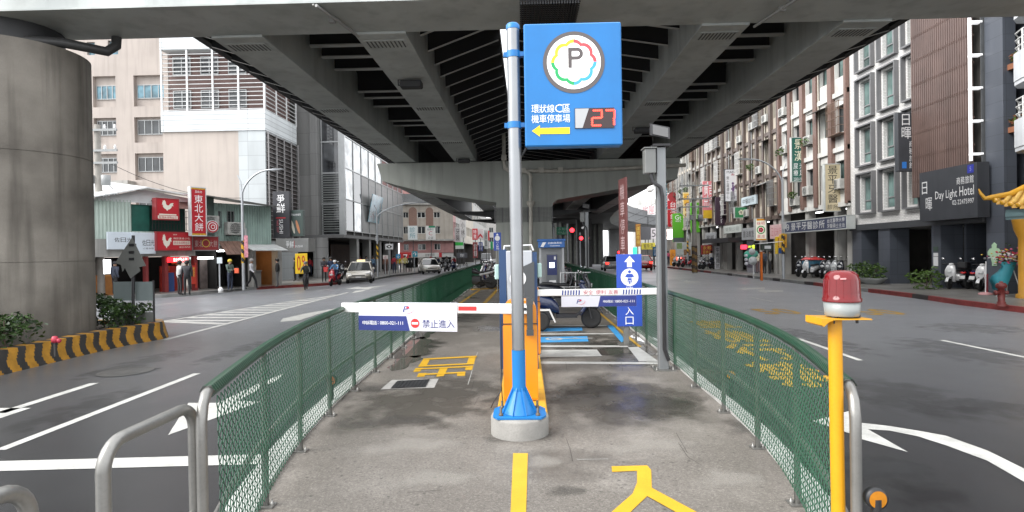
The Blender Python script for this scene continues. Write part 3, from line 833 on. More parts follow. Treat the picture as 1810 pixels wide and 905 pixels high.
def bold_P(g, x0, x1, z0, z1, y):
    w_, h_ = x1 - x0, z1 - z0; s_ = w_ * .24; g.poly([(x0, y, z0), (x0 + s_, y, z0), (x0 + s_, y, z1), (x0, y, z1)])
    cz = z0 + h_ * .70; ro = h_ * .30; cx_ = x1 - ro; n = 14; ri = ro - s_ * .95
    for (za, zb2) in ((z1 - s_ * .95, z1), (z0 + h_ * .40, z0 + h_ * .40 + s_ * .95)): g.poly([(x0 + s_, y, za), (cx_, y, za), (cx_, y, zb2), (x0 + s_, y, zb2)])
    for i in range(n):
        a0, a1 = -math.pi / 2 + math.pi * i / n, -math.pi / 2 + math.pi * (i + 1) / n
        g.quad((cx_ + ri * math.cos(a0), y, cz + ri * math.sin(a0)), (cx_ + ro * math.cos(a0), y, cz + ro * math.sin(a0)), (cx_ + ro * math.cos(a1), y, cz + ro * math.sin(a1)), (cx_ + ri * math.cos(a1), y, cz + ri * math.sin(a1)))
fr_ = Fr(b0.x, b0.y, 0)
def S(px, py, ly=0.0):
    a, z = fr_.at(px, py, ly); return a, z - IZ
xa, zb = S(928.5, 262); xb, zt = S(1095.5, 43.5)
yf = -.075; yb_ = .075
g = MB(); g.rbox(xa, xb, yf, yb_, zb, zt, .012); bx = g.build('sign_box', sign_blue, t)
for zz in (S(908, 97)[1], S(908, 222)[1]):
    g = MB(); g.lathe([(.067, zz - .03), (.067, zz + .03)], (-.006, 0, 0), n=20); g.box(.05, xa, -.03, .03, zz - .02, zz + .02); g.box(-.10, -.055, -.02, .02, zz - .022, zz + .022); g.build('clamp', sign_blue, t)
g = MB(); g.tube([(xa + .02, .02, zb + .02), (xa - .03, .02, zb - .06), (xa - .06, .03, zb - .1), (xa - .09, .04, zb - .06)], .012, 8); g.build('cable', blackp, t)
cx, cz = S(1013, 115); rr = .285
rx = rr
g = MB(); g.disc((cx, yf - .004, cz), rr, 'y', 56); g.build('ring', M('ring_brown', (.10, .085, .085), .4, var=0), bx)
lit = M('lit_white_panel', (.85, .85, .83), .4, var=0, emit=.25)
g = MB(); g.disc((cx, yf - .007, cz), rr * .87, 'y', 56); g.build('lit_disc', lit, bx)
petal = [M('petal_%d' % i, c, .4, var=0, emit=.12) for i, c in enumerate([(.70, .06, .07), (.75, .50, .02), (.01, .30, .09), (.04, .30, .60)])]
g = MB(); K = 112
def flower(a): 
    return rr * (.60 + .085 * abs(math.cos(4 * a)) ** .8)
for i in range(K):
    a0, a1 = 2 * math.pi * i / K, 2 * math.pi * (i + 1) / K
    q = int(((a0) % (2 * math.pi)) / (math.pi / 2)); g.use(q)
    v = []
    for a, d in ((a0, -.016), (a1, -.016), (a1, .016), (a0, .016)):
        f_ = flower(a) + d; v.append((cx + f_ * math.cos(a), yf - .010, cz + f_ * math.sin(a)))
    g.quad(*v)
g.build('flower_outline', petal, bx)
g = MB(); bold_P(g, S(1003, 96)[0], S(1029, 96)[0], S(1003, 125)[1], S(1003, 90)[1], yf - .010); g.build('lettering', M('letter_brown', (.09, .075, .075), .4, var=0), bx)
white_l = M('lettering_white', (.85, .85, .85), .4, var=0)
g = MB(); row_text(g, '環狀線C區', S(939, 200)[0], S(1007, 200)[0], S(939, 203.5)[1], S(939, 189)[1], yf - .004, .06)
row_text(g, '機車停車場', S(939, 215)[0], S(1007, 215)[0], S(939, 221)[1], S(939, 206.5)[1], yf - .004, .06)
g.build('lettering', white_l, bx)
g = MB(); pts = [S(*p) for p in ((940, 234.5), (954, 224.5), (954, 229.5), (1006, 228), (1006, 239.5), (954, 240), (954, 244.5))]
g.poly([(x, yf - .004, z) for x, z in reversed(pts)]); g.build('arrow', M('arrow_yellow', (.85, .60, .01), .4, var=0), bx)
x0, z0 = S(1015, 230.5); x1, z1 = S(1083, 194)
g = MB(); g.box(x0, x1, yf - .010, yf - .001, z0, z1); dp = g.build('display', [M('display_black', (.03, .012, .012), .15, var=0)], bx)
g = MB(); xm = x0 + (x1 - x0) * .36; g.poly([(x0 + .004, yf - .0115, z0 + .004), (x0 + .07, yf - .0115, z0 + .004), (xm, yf - .0115, z1 - .004), (x0 + .004, yf - .0115, z1 - .004)]); g.build('painted_glare', M('glare_grey', (.40, .41, .42), .25, var=.1), dp)  # pale grey wedge: glare on the display painted as a flat colour
g = MB()
def seg7(g, ch, x, z, wd, h, y):
    th = wd * .17
    on = {'2': 'abged', '7': 'abc'}[ch]
    S7 = {'a': ((0, h), (wd, h)), 'b': ((wd, h), (wd, h / 2)), 'c': ((wd, h / 2), (wd, 0)), 'd': ((0, 0), (wd, 0)), 'e': ((0, 0), (0, h / 2)), 'f': ((0, h / 2), (0, h)), 'g': ((0, h / 2), (wd, h / 2))}
    for s in on:
        (ax, az), (bx_, bz) = S7[s]; n = 5 if ax != bx_ else 4
        for i in range(n):
            f = (i + .5) / n; px_ = x + ax + (bx_ - ax) * f + (az + bz) / 2 * .08; pz_ = z + az + (bz - az) * f
            g.disc((px_, y, pz_), th * .62, 'y', 8)
hh = (z1 - z0) * .74
seg7(g, '2', S(1041, 0)[0], z0 + (z1 - z0) * .13, .085, hh, yf - .0125); seg7(g, '7', S(1063, 0)[0], z0 + (z1 - z0) * .13, .085, hh, yf - .0125)
g.build('digits', M('led_red', (1.0, .035, .02), .4, var=0, emit=2.2), dp)

# ================================================================== barriers and machine
orange = M('cabinet_orange', (.72, .25, .008), .32, var=.06, scale=3, coat=.2)
plinth_y = M('plinth_yellow', (.68, .36, .03), .5, var=.2, scale=5, fine=.2)
def barrier(label, x, y, arm_dir, arm_len, arm_rot, z_arm, banner):
    t = thing('barrier_gate', label, 'barrier', (x, y, IZ), 0, 'boom barriers of the parking entrance')
    hw = .182
    g = MB(); prof = [(-hw, .085), (hw, .085), (hw, 1.06)]
    for k in range(1, 8): a = math.pi / 2 * k / 8; prof.append((hw - .11 + .11 * math.cos(a), 1.06 + .11 * math.sin(a)))
    prof += [(hw - .11, 1.17), (-hw + .11, 1.17)]
    for k in range(1, 8): a = math.pi / 2 * (1 + k / 8); prof.append((-hw + .11 + .11 * math.cos(a), 1.06 + .11 * math.sin(a)))
    prof.append((-hw, 1.06))
    g.prism([(a, .34, b) for a, b in prof], (0, -.34, 0)); cb = g.build('cabinet', orange, t)
    g = MB(); g.rbox(-hw - .006, hw + .006, -.008, .0, .10, .90, .004); g.build('door', orange, cb)
    g = MB(); g.box(-hw - .004, hw + .004, -.01, .345, .915, .925); g.build('seam', blackp, cb)
    g = MB(); g.box(hw * .42, hw * .42 + .065, -.075, -.035, .80, 1.21); g.box(hw * .42 - .006, hw * .42 + .071, -.082, -.03, .80, .86); g.box(hw * .42 - .006, hw * .42 + .071, -.082, -.03, 1.13, 1.20)
    g.box(hw * .42 + .02, hw * .42 + .045, -.08, -.076, .87, 1.12); g.build('arm_clamp', M('clamp_steel', (.12, .125, .125), .35, .8), t)
    # arm
    am = thing('arm', None, None, (hw * .42 + .03 if arm_dir < 0 else hw, -.10, z_arm)); am.parent = t; am.rotation_euler = (0, 0, arm_rot)
    bpy.data.objects.remove(am)
    ax0 = hw * .42 + .06
    c_, s_ = math.cos(arm_rot), math.sin(arm_rot)
    def TR(o): o.location = (ax0 if arm_dir < 0 else 0, -.055 if arm_dir < 0 else -.03, z_arm); o.rotation_euler = (0, 0, arm_rot); return o
    g = MB()
    if arm_dir < 0: g.rbox(-arm_len, 0, -.022, .022, -.055, .055, .008)
    else: g.rbox(0, arm_len, -.022, .022, -.052, .052, .008)
    arm = TR(g.build('arm', M('arm_white', (.74, .74, .72), .35, var=.06), t))
    return t, arm
t1, arm1 = barrier('near orange barrier cabinet with white no-entry arm lowered across the exit lane', G(922, 700, IZ).x, 6.28, -1, 2.27, R(-12), 1.085, True)
# near banner
def banner_logo(g, h, x, z, y, s):
    pass
def AX(t, arm): 
    return arm
arm = arm1
cloth = M('banner_white', (.62, .62, .68), .6, var=.06, scale=3)
xL, xR = -2.04, -.845
g = MB()
sec = [(-.030, -.056), (-.030, .060), (.028, .060)]
ring = lambda x: [(x, -.031 - .006 * math.sin(x * 19), -.075), (x, -.030, .058), (x, .0, .062), (x, .028, .058), (x, .028, -.07)]
N_ = 18; vs = []; fs = []
for i in range(N_ + 1):
    x = xL + (xR - xL) * i / N_; vs += ring(x) 
for i in range(N_):
    for k in range(4): fs.append((5 * i + k, 5 * i + 5 + k, 5 * i + 6 + k, 5 * i + 1 + k))
g.add(vs, fs, True); bn = g.build('banner_wrap', cloth, arm)
g = MB(); g.box(xL, xR, -.034, -.026, -.255, -.070); fl_ = g.build('banner_flap', cloth, arm)
xs = xL + (xR - xL) * .50
g = MB(); g.poly([(xL + .001, -.037, -.254), (xs + .035, -.037, -.254), (xs - .005, -.037, -.088), (xL + .001, -.037, -.088)]); g.build('blue_field', navy, fl_)
g = MB(); row_text(g, '申訴電話', xL + .05, xL + .23, -.19, -.145, -.0395, .02); lay_text(g, ':', xL + .243, xL + .251, -.183, -.152, -.0395); lay_text(g, '0800-021-111', xL + .27, xs - .045, -.187, -.148, -.0395); g.build('lettering', white_l, fl_)
g = MB(); g.disc((xs + .10, -.0375, -.168), .052, 'y', 28); sy = g.build('no_entry_symbol', redp, fl_)
g = MB(); g.box(xs + .063, xs + .137, -.0405, -.0385, -.180, -.156); g.build('white_bar', white_l, sy)
g = MB(); row_text(g, '禁止進入', xs + .185, xR - .025, -.215, -.125, -.0375, .08); g.build('lettering', M('lettering_navy', (.03, .035, .16), .5, var=0), fl_)
def p_logo(parent, x, z, y, s):
    g = MB(); lay_text(g, 'P', x - s * .55, x + s * .45, z - s * .55, z + s * .55, y, 4, .35); a = g.build('logo_letter', M('logo_navy', (.03, .04, .20), .5, var=0), parent)
    g = MB()
    for i in range(16):
        a0, a1 = R(-120 + 150 * i / 16), R(-120 + 150 * (i + 1) / 16)
        w0, w1 = .10 * s * math.sin(math.pi * i / 16), .10 * s * math.sin(math.pi * (i + 1) / 16)
        q = lambda a, d: (x + .15 * s + (1.25 * s + d) * math.cos(a), y - .002, z + (.72 * s + d) * math.sin(a))
        g.quad(q(a0, 0), q(a0, w0), q(a1, w1), q(a1, 0))
    g.poly([(x - s * .05, y - .003, z + .12 * s), (x + .5 * s, y - .003, z + .12 * s), (x + .62 * s, y - .003, z + .42 * s), (x + .1 * s, y - .003, z + .42 * s)][::1])
    g.build('logo_swoosh', M('logo_red', (.55, .03, .06), .5, var=0), parent)
p_logo(bn, xL + (xR - xL) * .50, -.008, -.042, .065)
g = MB(); g.box(-.83, -.62, -.0245, -.0225, -.022, .025); g.build('red_stripe', redp, arm)
g = MB(); g.lathe([(.018, -.03), (.018, -.022)], (-.075, 0, 0), 'y', 10); g.build('bolt', blackp, arm)
# plinth
p0 = G(921, 727, IZ + .07)
g = MB(); g.rbox(-.26, .26, 0, 6.6, 0, .075, .012)
tag(g.build('island_plinth', plinth_y, None, (p0.x + .01, 5.75, IZ)), 'long low yellow plinth under the barrier cabinets behind the P sign pole', 'plinth')
# cable beside the near cabinet
g = MB(); g.tube([(-.20, -.05, .09), (-.215, -.04, .3), (-.205, -.03, .5), (-.21, -.02, .62), (-.195, 0, 1.0)], .006, 6); g.tube([(-.31, -.3, .09), (-.29, -.2, .12), (-.22, -.1, .2), (-.2, -.05, .4)], .007, 6)
g.build('cable', blackp, t1)
# second barrier
t2, arm2 = barrier('far orange barrier cabinet with white striped arm across the entrance lane', .02, 9.1, 1, 2.02, R(0), 1.055, True)
arm = arm2
g = MB()
for i in range(7): 
    for xx in (.53, 1.48): 
        x = xx + i * .043; g.poly([(x, -.0235, -.04), (x + .02, -.0235, -.04), (x + .026, -.0235, .036), (x + .006, -.0235, .036)])
g.build('stripes', M('stripe_navy', (.03, .05, .25), .5, var=0), arm)
g = MB()
for s, x in (('安全', .865), ('便利', 1.06), ('友善', 1.255)): row_text(g, s, x, x + .155, -.034, .034, -.0235, .06)
g.build('lettering', M('lettering_crimson', (.45, .03, .07), .5, var=0), arm)
g = MB(); g.box(.52, 1.69, -.03, -.024, -.225, -.056); bn2 = g.build('banner_flap', cloth, arm)
g = MB(); g.poly([(1.09, -.033, -.224), (1.689, -.033, -.224), (1.689, -.033, -.058), (1.13, -.033, -.058)]); g.build('blue_field', navy, bn2)
p_logo(bn2, .80, -.14, -.033, .062)
g = MB(); row_text(g, '申訴電話', 1.17, 1.32, -.165, -.125, -.036, .02); lay_text(g, ':', 1.335, 1.342, -.16, -.13, -.036); lay_text(g, '0800-021-111', 1.36, 1.655, -.165, -.125, -.036); g.build('lettering', white_l, bn2)
# ticket machine
YM = 8.0; mx = P(916, 500, YM).x
t = thing('ticket_machine', 'tall navy and grey parking ticket machine with a white P behind the near cabinet', 'ticket machine', (mx, YM, IZ))
mblue = M('machine_blue', (.010, .042, .12), .35, var=.06); mgrey = M('machine_grey', (.40, .42, .45), .4, var=.06)
g = MB(); g.prism([(-.265, .42, 0.08), (-.265, 0, .08), (-.265, 0, .9), (-.265, .04, 1.74), (-.265, .42, 1.74)], (.10, 0, 0))
g.prism([(.20, .42, 0.08), (.20, 0, .08), (.20, 0, .9), (.20, .04, 1.70), (.20, .42, 1.70)], (.065, 0, 0)); g.build('side_panel', mblue, t)
g = MB(); g.rbox(-.163, .198, .02, .40, .08, 1.72, .01); bd = g.build('body', mgrey, t)
g = MB(); g.prism([(-.04, -.01, .85), (.225, -.01, .85), (.225, -.01, 1.57), (-.04, -.01, 1.45)], (0, .03, 0)); fp = g.build('front_panel', darkgrey, t)
g = MB(); g.disc((-.005, -.014, 1.335), .115, 'y', 32, .0); dsk = g.build('logo_disc', M('logo_grey', (.62, .63, .64), .4, var=0), fp)
g = MB(); lay_text(g, 'P', -.055, .035, 1.275, 1.395, -.017); g.build('lettering', darkgrey, dsk)
g = MB(); g.tube([(-.20, .2, 1.72), (-.19, .2, 1.79), (.19, .2, 1.80), (.22, .2, 1.72)], .013, 8); g.build('top_handle', M('mach_white', (.6, .6, .6), .4), t)
mint = M('mint_box', (.42, .60, .55), .4, var=.08)
g = MB(); g.rbox(-.33, -.268, .1, .25, 1.32, 1.53, .01); g.build('side_box', mint, t); g = MB(); g.rbox(.268, .33, .1, .25, 1.34, 1.54, .01); g.build('side_box', mint, t)

# ================================================================== camera posts
def camera_post(label, x, y, first=None):
    if first: return dup(first, (x, y, IZ), 0, label, 'square camera posts along the right fence')
    t = thing('camera_post', label, 'post', (x, y, IZ), 0, 'square camera posts along the right fence')
    pg = M('post_grey', (.20, .21, .215), .45, .3, var=.1)
    g = MB(); g.rbox(-.065, .065, -.065, .065, 0, 3.15, .008); g.build('post', pg, t)
    g = MB(); g.box(-.15, .15, -.15, .15, 0, .016)
    for sx in (-.115, .115):
        for sy in (-.115, .115): g.lathe([(.014, .016), (.014, .035), (.007, .036), (.007, .06)], (sx, sy, 0), n=8)
    g.build('base_plate', galv, t)
    g = MB(); g.rbox(-.235, -.08, -.10, .08, 2.78, 3.13, .01); g.box(-.25, -.07, -.12, .1, 3.13, 3.145); g.build('control_box', M('ctrl_box', (.16, .165, .16), .4), t)
    g = MB(); g.tube([(-.15, -.05, 2.78), (-.13, -.07, 2.66), (-.02, -.09, 2.58), (.005, -.085, 2.45), (.005, -.085, .3), (.06, -.085, .14)], .026, 10)
    g.build('conduit', blackp, t)
    g = MB(); g.lathe([(.0, -.09), (.042, -.08), (.045, .05), (.02, .06)], (-.155, -.06, 2.56), 'y', 14); g.tube([(-.15, -.03, 2.58), (-.10, -.04, 2.62), (-.05, -.06, 2.6)], .015, 8); g.build('camera', white_p, t)
    g = MB(); g.box(-.12, .12, -.11, .11, 3.16, 3.19); g.prism([(-.17, -.17, 3.30), (.10, -.17, 3.24), (.12, -.08, 3.42), (-.15, -.08, 3.48)], (0, .07, .02)); fl2 = g.build('floodlight', blackp, t)
    g = MB(); g.poly([(-.14, -.175, 3.312), (.075, -.175, 3.262), (.093, -.095, 3.408), (-.122, -.095, 3.458)]); g.build('lens', M('lamp_glass', (.10, .10, .10), .5), fl2)
    return t
cp = camera_post('nearest tall grey square post with camera and floodlight at the end of the entrance arm', G(1170, 651, IZ).x, 8.25)
q = P(1038, 470, 21.5)
camera_post('second grey square camera post, beside the far stretch of the right fence', q.x, 21.5, cp)

# ================================================================== entrance sign
sb = M('sign_royal_blue', (.025, .075, .42), .4, var=.05)
q = G(1107, 610, IZ)
t = thing('entrance_sign', 'blue entrance sign with white arrow and scooter symbol beside the right fence', 'sign', q)
f2 = Fr(q.x, q.y, 0)
def S2(px, py): a, z = f2.at(px, py, -.06); return a, z - IZ
xa, zb = S2(1091, 577); xb, zt = S2(1133.5, 449)
g = MB(); g.rbox(-.045, .045, -.045, .045, 0, zt - .1, .006); g.build('post', galv, t)
g = MB(); g.box(-.14, .14, -.12, .12, 0, .015)
for sx in (-.11, .11):
    for sy in (-.09, .09): g.lathe([(.014, .015), (.014, .04)], (sx, sy, 0), n=8)
g.build('base_plate', galv, t)
g = MB(); g.rbox(xa, xb, -.075, -.05, zb, zt, .004); pn = g.build('panel', sb, t)
y = -.078; cx = (xa + xb) / 2
g = MB(); k = (xb - xa) / 43
def K2(px, py): return S2(px, py)
pts = [S2(*p) for p in ((1112.5, 452), (1122, 463), (1116.5, 463), (1116.5, 472), (1108, 472), (1108, 463), (1103, 463))]
g.poly([(x, y, z) for x, z in reversed(pts)]); g.build('arrow', white_l, pn)
g = MB(); c = S2(1112.5, 490); g.disc((c[0], y, c[1]), 15 * k, 'y', 32); dk_ = g.build('white_disc', white_l, pn)
g = MB(); y2 = y - .003; u = k
g.disc((c[0], y2, c[1] + 9.5 * u), 2.7 * u, 'y', 14)
g.poly([(c[0] - 8 * u, y2, c[1] + 1 * u), (c[0] - 3 * u, y2, c[1] - .5 * u), (c[0] + 3 * u, y2, c[1] - .5 * u), (c[0] + 8 * u, y2, c[1] + 1 * u), (c[0] + 4.5 * u, y2, c[1] + 6 * u), (c[0] - 4.5 * u, y2, c[1] + 6 * u)])
g.poly([(c[0] - 3.6 * u, y2 - .001, c[1] - 9 * u), (c[0] - 2.2 * u, y2 - .001, c[1] - 9 * u), (c[0] - 2.0 * u, y2 - .001, c[1] - 5 * u), (c[0] + 2.0 * u, y2 - .001, c[1] - 5 * u), (c[0] + 2.2 * u, y2 - .001, c[1] - 9 * u), (c[0] + 3.6 * u, y2 - .001, c[1] - 9 * u), (c[0] + 3.4 * u, y2 - .001, c[1] - 1.6 * u), (c[0] - 3.4 * u, y2 - .001, c[1] - 1.6 * u)])
g.box(c[0] - 1.1 * u, c[0] + 1.1 * u, y2 - .002, y2, c[1] - 11.5 * u, c[1] - 6 * u)
g.build('scooter_symbol', sb, dk_)
g = MB(); 
for ch, yc in (('機', 513), ('車', 531), ('入', 549.5), ('口', 566.5)):
    a = S2(1105.5, yc + 7); b = S2(1119.5, yc - 7); lay_text(g, ch, a[0], b[0], a[1], b[1], y)
g.build('lettering', white_l, pn)
# red board seen edge-on behind it
t = thing('red_notice_board', 'narrow red and white notice board seen almost edge-on above the blue entrance sign', 'notice board', (P(1098, 470, 12.2).x, 12.2, IZ), R(-83))
zt, zb = P(1100, 318, 12.2).z - IZ, P(1100, 484, 12.2).z - IZ
g = MB(); g.tube([(.25, .04, 0), (.25, .04, zt - .05)], .035, 10); g.build('post', galv, t)
g = MB(); g.rbox(-.02, .52, -.03, .0, zb, zt, .004); pn = g.build('board', M('board_red', (.11, .032, .03), .5, var=.1), t)
g = MB(); column_text(g, '機車停車場', .10, .40, zb + .1, zt - .1, -.033); g.build('lettering', M('lettering_pink', (.42, .30, .30), .5, var=0), pn)

# ================================================================== pay kiosk
YK = 20.0; q = P(975, 480, YK)
t = thing('pay_kiosk', 'blue-roofed automatic pay kiosk with a glowing screen in front of the pier', 'kiosk', (q.x, YK, IZ))
f3 = Fr(q.x, YK, 0)
def S3(px, py): a, z = f3.at(px, py); return a, z - IZ
xa, zr = S3(950, 423); xb, _ = S3(1000, 423); zc = S3(950, 437)[1]
for x in (xa + .09, xb - .09):
    g = MB(); g.rbox(x - .035, x + .035, .1, .17, 0, zc, .005); g.build('post', M('kiosk_grey', (.42, .43, .44), .4), t)
g = MB(); g.rbox(xa, xb, -.10, 1.0, zr - .07, zr, .01); g.rbox(xa + .04, xb - .04, -.06, .95, zc - .02, zr - .068, .01); cn = g.build('canopy', M('kiosk_blue', (.02, .13, .42), .4), t)
g = MB(); row_text(g, '自動繳費機', xa + .36, xb - .14, zc + .10, zr - .10, -.064, .1); row_text(g, '停車繳費請由此', xa + .42, xb - .2, zc + .02, zc + .06, -.064, .1); g.poly([(xa + .1, -.064, zc + .01), (xa + .2, -.064, zc + .01), (xa + .3, -.064, zr - .11), (xa + .18, -.064, zr - .11)]); g.build('lettering', white_l, cn)
g = MB(); g.rbox(xa + .10, xb - .10, .55, .95, 0, zc - .03, .01); g.build('back_panel', M('kiosk_panel', (.36, .37, .38), .5), t)
g = MB(); g.rbox(-.16, .22, .25, .55, .0, 1.62, .01); mb_ = g.build('machine', M('kiosk_machine', (.16, .17, .18), .4), t)
g = MB(); g.box(-.14, .20, .235, .249, .88, 1.58); fc = g.build('blue_face', M('kiosk_face', (.02, .03, .13), .3), mb_)
g = MB(); g.box(-.06, .11, .225, .234, 1.14, 1.32); g.build('screen', glow((.75, .85, .95), 1.6), fc)
g = MB(); g.box(.10, .16, .225, .234, 1.42, 1.53); g.box(-.08, .16, .228, .234, .62, .70); g.build('label_plate', white_p, fc)
g = MB()
for a, b in (((.28, 0), (.28, 1.0)), ((.78, 0), (.78, 1.0)), ((1.5, 0), (1.5, 1.0))): g.tube([(a[0], -.5, a[1]), (b[0], -.5, b[1])], .02, 8)
for z in (.5, .98): g.tube([(.28, -.5, z), (1.5, -.5, z)], .02, 8)
tag(g.build('guard_rail', M('rail_white', (.6, .6, .6), .4), None, (q.x, YK, IZ)), 'low white pipe guard rail in front of the pay kiosk', 'guard rail')
# small blue pedestrian sign on a thin pole left of the machine
q = P(879, 470, 25)
t = thing('small_sign', 'small blue notice sign on a thin pole left of the ticket machine', 'sign', (q.x, 25, IZ))
f3 = Fr(q.x, 25, 0); a = f3.at(873, 443); b = f3.at(885.5, 411)
g = MB(); g.tube([(0, 0, 0), (0, 0, b[1] - IZ - .1)], .025, 8); g.build('pole', galv, t)
g = MB(); g.box(a[0], b[0], -.05, -.03, a[1] - IZ, b[1] - IZ); pn = g.build('panel', sb, t)
g = MB(); cxm = (a[0] + b[0]) / 2; zt = b[1] - IZ; g.disc((cxm, -.053, zt - .25), .11, 'y', 20); g.poly([(cxm - .06, -.053, zt - .12), (cxm + .06, -.053, zt - .12), (cxm, -.053, zt - .03)])
column_text(g, '行人專用', cxm - .06, cxm + .06, a[1] - IZ + .03, zt - .38, -.053); g.build('lettering', white_l, pn)

# ================================================================== warning beacon
q = P(1476, 600, 2.62)
t = thing('warning_beacon', 'red rotating warning beacon on a yellow post at the right fence end', 'beacon', (q.x, 2.62, IZ))
f3 = Fr(q.x, 2.62, 0)
ypost = M('post_yellow', (.62, .29, .006), .35, var=.08, scale=6, fine=.1)
def zz(py): return f3.at(1476, py)[1] - IZ
g = MB(); g.tube([(.008, 0, 0), (0, 0, zz(566))], .029, 20); g.build('post', ypost, t)
a = f3.at(1438, 565)[0]; b = f3.at(1524, 565)[0]
zp = zz(561)
g = MB(); sec = [(a, zp - .025), (a + .008, zp - .032), (a + .03, zp - .012), (a + .05, zp - .004), (b - .01, zp - .004), (b, zp - .006), (b, zp), (a + .045, zp + .002), (a, zp + .004)]
g.prism([(x, -.075, z) for x, z in sec], (0, .15, 0)); g.build('bracket_plate', ypost, t)
cxm = f3.at(1488, 540)[0]; z0, z1, z2 = zz(558), zz(533), zz(478)
hw = (f3.at(1518, 540)[0] - f3.at(1457, 540)[0]) / 2
g = MB()
for sx in (-.045, .055): g.lathe([(.014, zp), (.014, z0 + .004)], (cxm + sx, -.02, 0), n=10); g.lathe([(.006, zp - .025), (.006, zp - .004)], (cxm + sx, -.02, 0), n=8)
g.build('rubber_foot', blackp, t)
g = MB(); g.lathe([(hw * .86, z0), (hw * .92, z0 + .005), (hw * .97, z1), (0, z1)], (cxm, 0, 0), n=40); g.build('base', M('beacon_grey', (.25, .27, .265), .35, var=.03), t)
dome = M('beacon_red', (.15, .0008, .003), .10, var=0, trans=.12)
g = MB(); H_ = z2 - z1
prof = [(hw * 1.03, z1 + .001), (hw * 1.04, z1 + H_ * .10), (hw * .985, z1 + H_ * .14), (hw * .97, z1 + H_ * .30), (hw * .93, z1 + H_ * .70), (hw * .85, z1 + H_ * .86), (hw * .66, z1 + H_ * .965), (hw * .35, z2), (0, z2 + .001)]
g.lathe(prof, (cxm, 0, 0), n=48); dm = g.build('dome', dome, t)
g = MB()
for k in range(16):
    a_ = 2 * math.pi * k / 16; ca, sa = math.cos(a_), math.sin(a_)
    g.tube([(cxm + ca * hw * .975, sa * hw * .975, z1 + H_ * .15), (cxm + ca * hw * .93, sa * hw * .93, z1 + H_ * .72)], .0016, 4)
g.build('lens_ribs', dome, dm)
g = MB(); g.lathe([(.028, z1), (.028, z1 + H_ * .6), (.0, z1 + H_ * .62)], (cxm, 0, 0), n=16); g.prism([(cxm - .05, .012, z1 + .01), (cxm - .035, .03, z1 + .01), (cxm + .035, .03, z1 + .01), (cxm + .05, .012, z1 + .01)], (0, 0, H_ * .7)); g.build('reflector', M('reflector_dark', (.05, .01, .012), .3, .5), t)
g = MB(); g.box(cxm - .045, cxm - .02, -hw * .98, -hw * .96, z1 + H_ * .73, z1 + H_ * .78); g.build('sticker', M('sticker_pink', (.7, .35, .35), .3), dm)

# ---- road delineators
def delineator(label, x, y, z0, h, r, col):
    t = thing('delineator', label, 'reflector', (x, y, z0), 0, 'round reflectors on short posts')
    g = MB(); g.tube([(0, 0, 0), (0, 0, h)], .022, 10); g.build('post', blackp, t)
    g = MB(); g.lathe([(0, -.012), (r * 1.12, -.012), (r * 1.12, .02), (0, .02)], (0, 0, h), 'y', 24); rm = g.build('rim', blackp, t)
    g = MB(); g.lathe([(r * .9, -.016), (0, -.018)], (0, 0, h), 'y', 24); g.build('lens', M('lens_' + str(col[0]), col, .25, var=.15, scale=30), rm)
q = P(1548.5, 881, 2.55); delineator('round amber reflector at the lower right beside the fence end', q.x, 2.55, 0, q.z, .042, (.45, .17, .01))
q = P(1245, 664, 6.9); delineator('round amber reflector behind the right fence', 2.42, 6.95, 0, q.z, .055, (.40, .17, .012))
q = P(609, 672, 6.6); delineator('round brownish reflector behind the left fence', q.x - .15, 6.6, 0, q.z, .055, (.25, .07, .02))
q = P(345, 888, 2.75); delineator('round red reflector at the foot of the left fence end', -1.66, 2.8, 0, .55, .05, (.35, .01, .015))
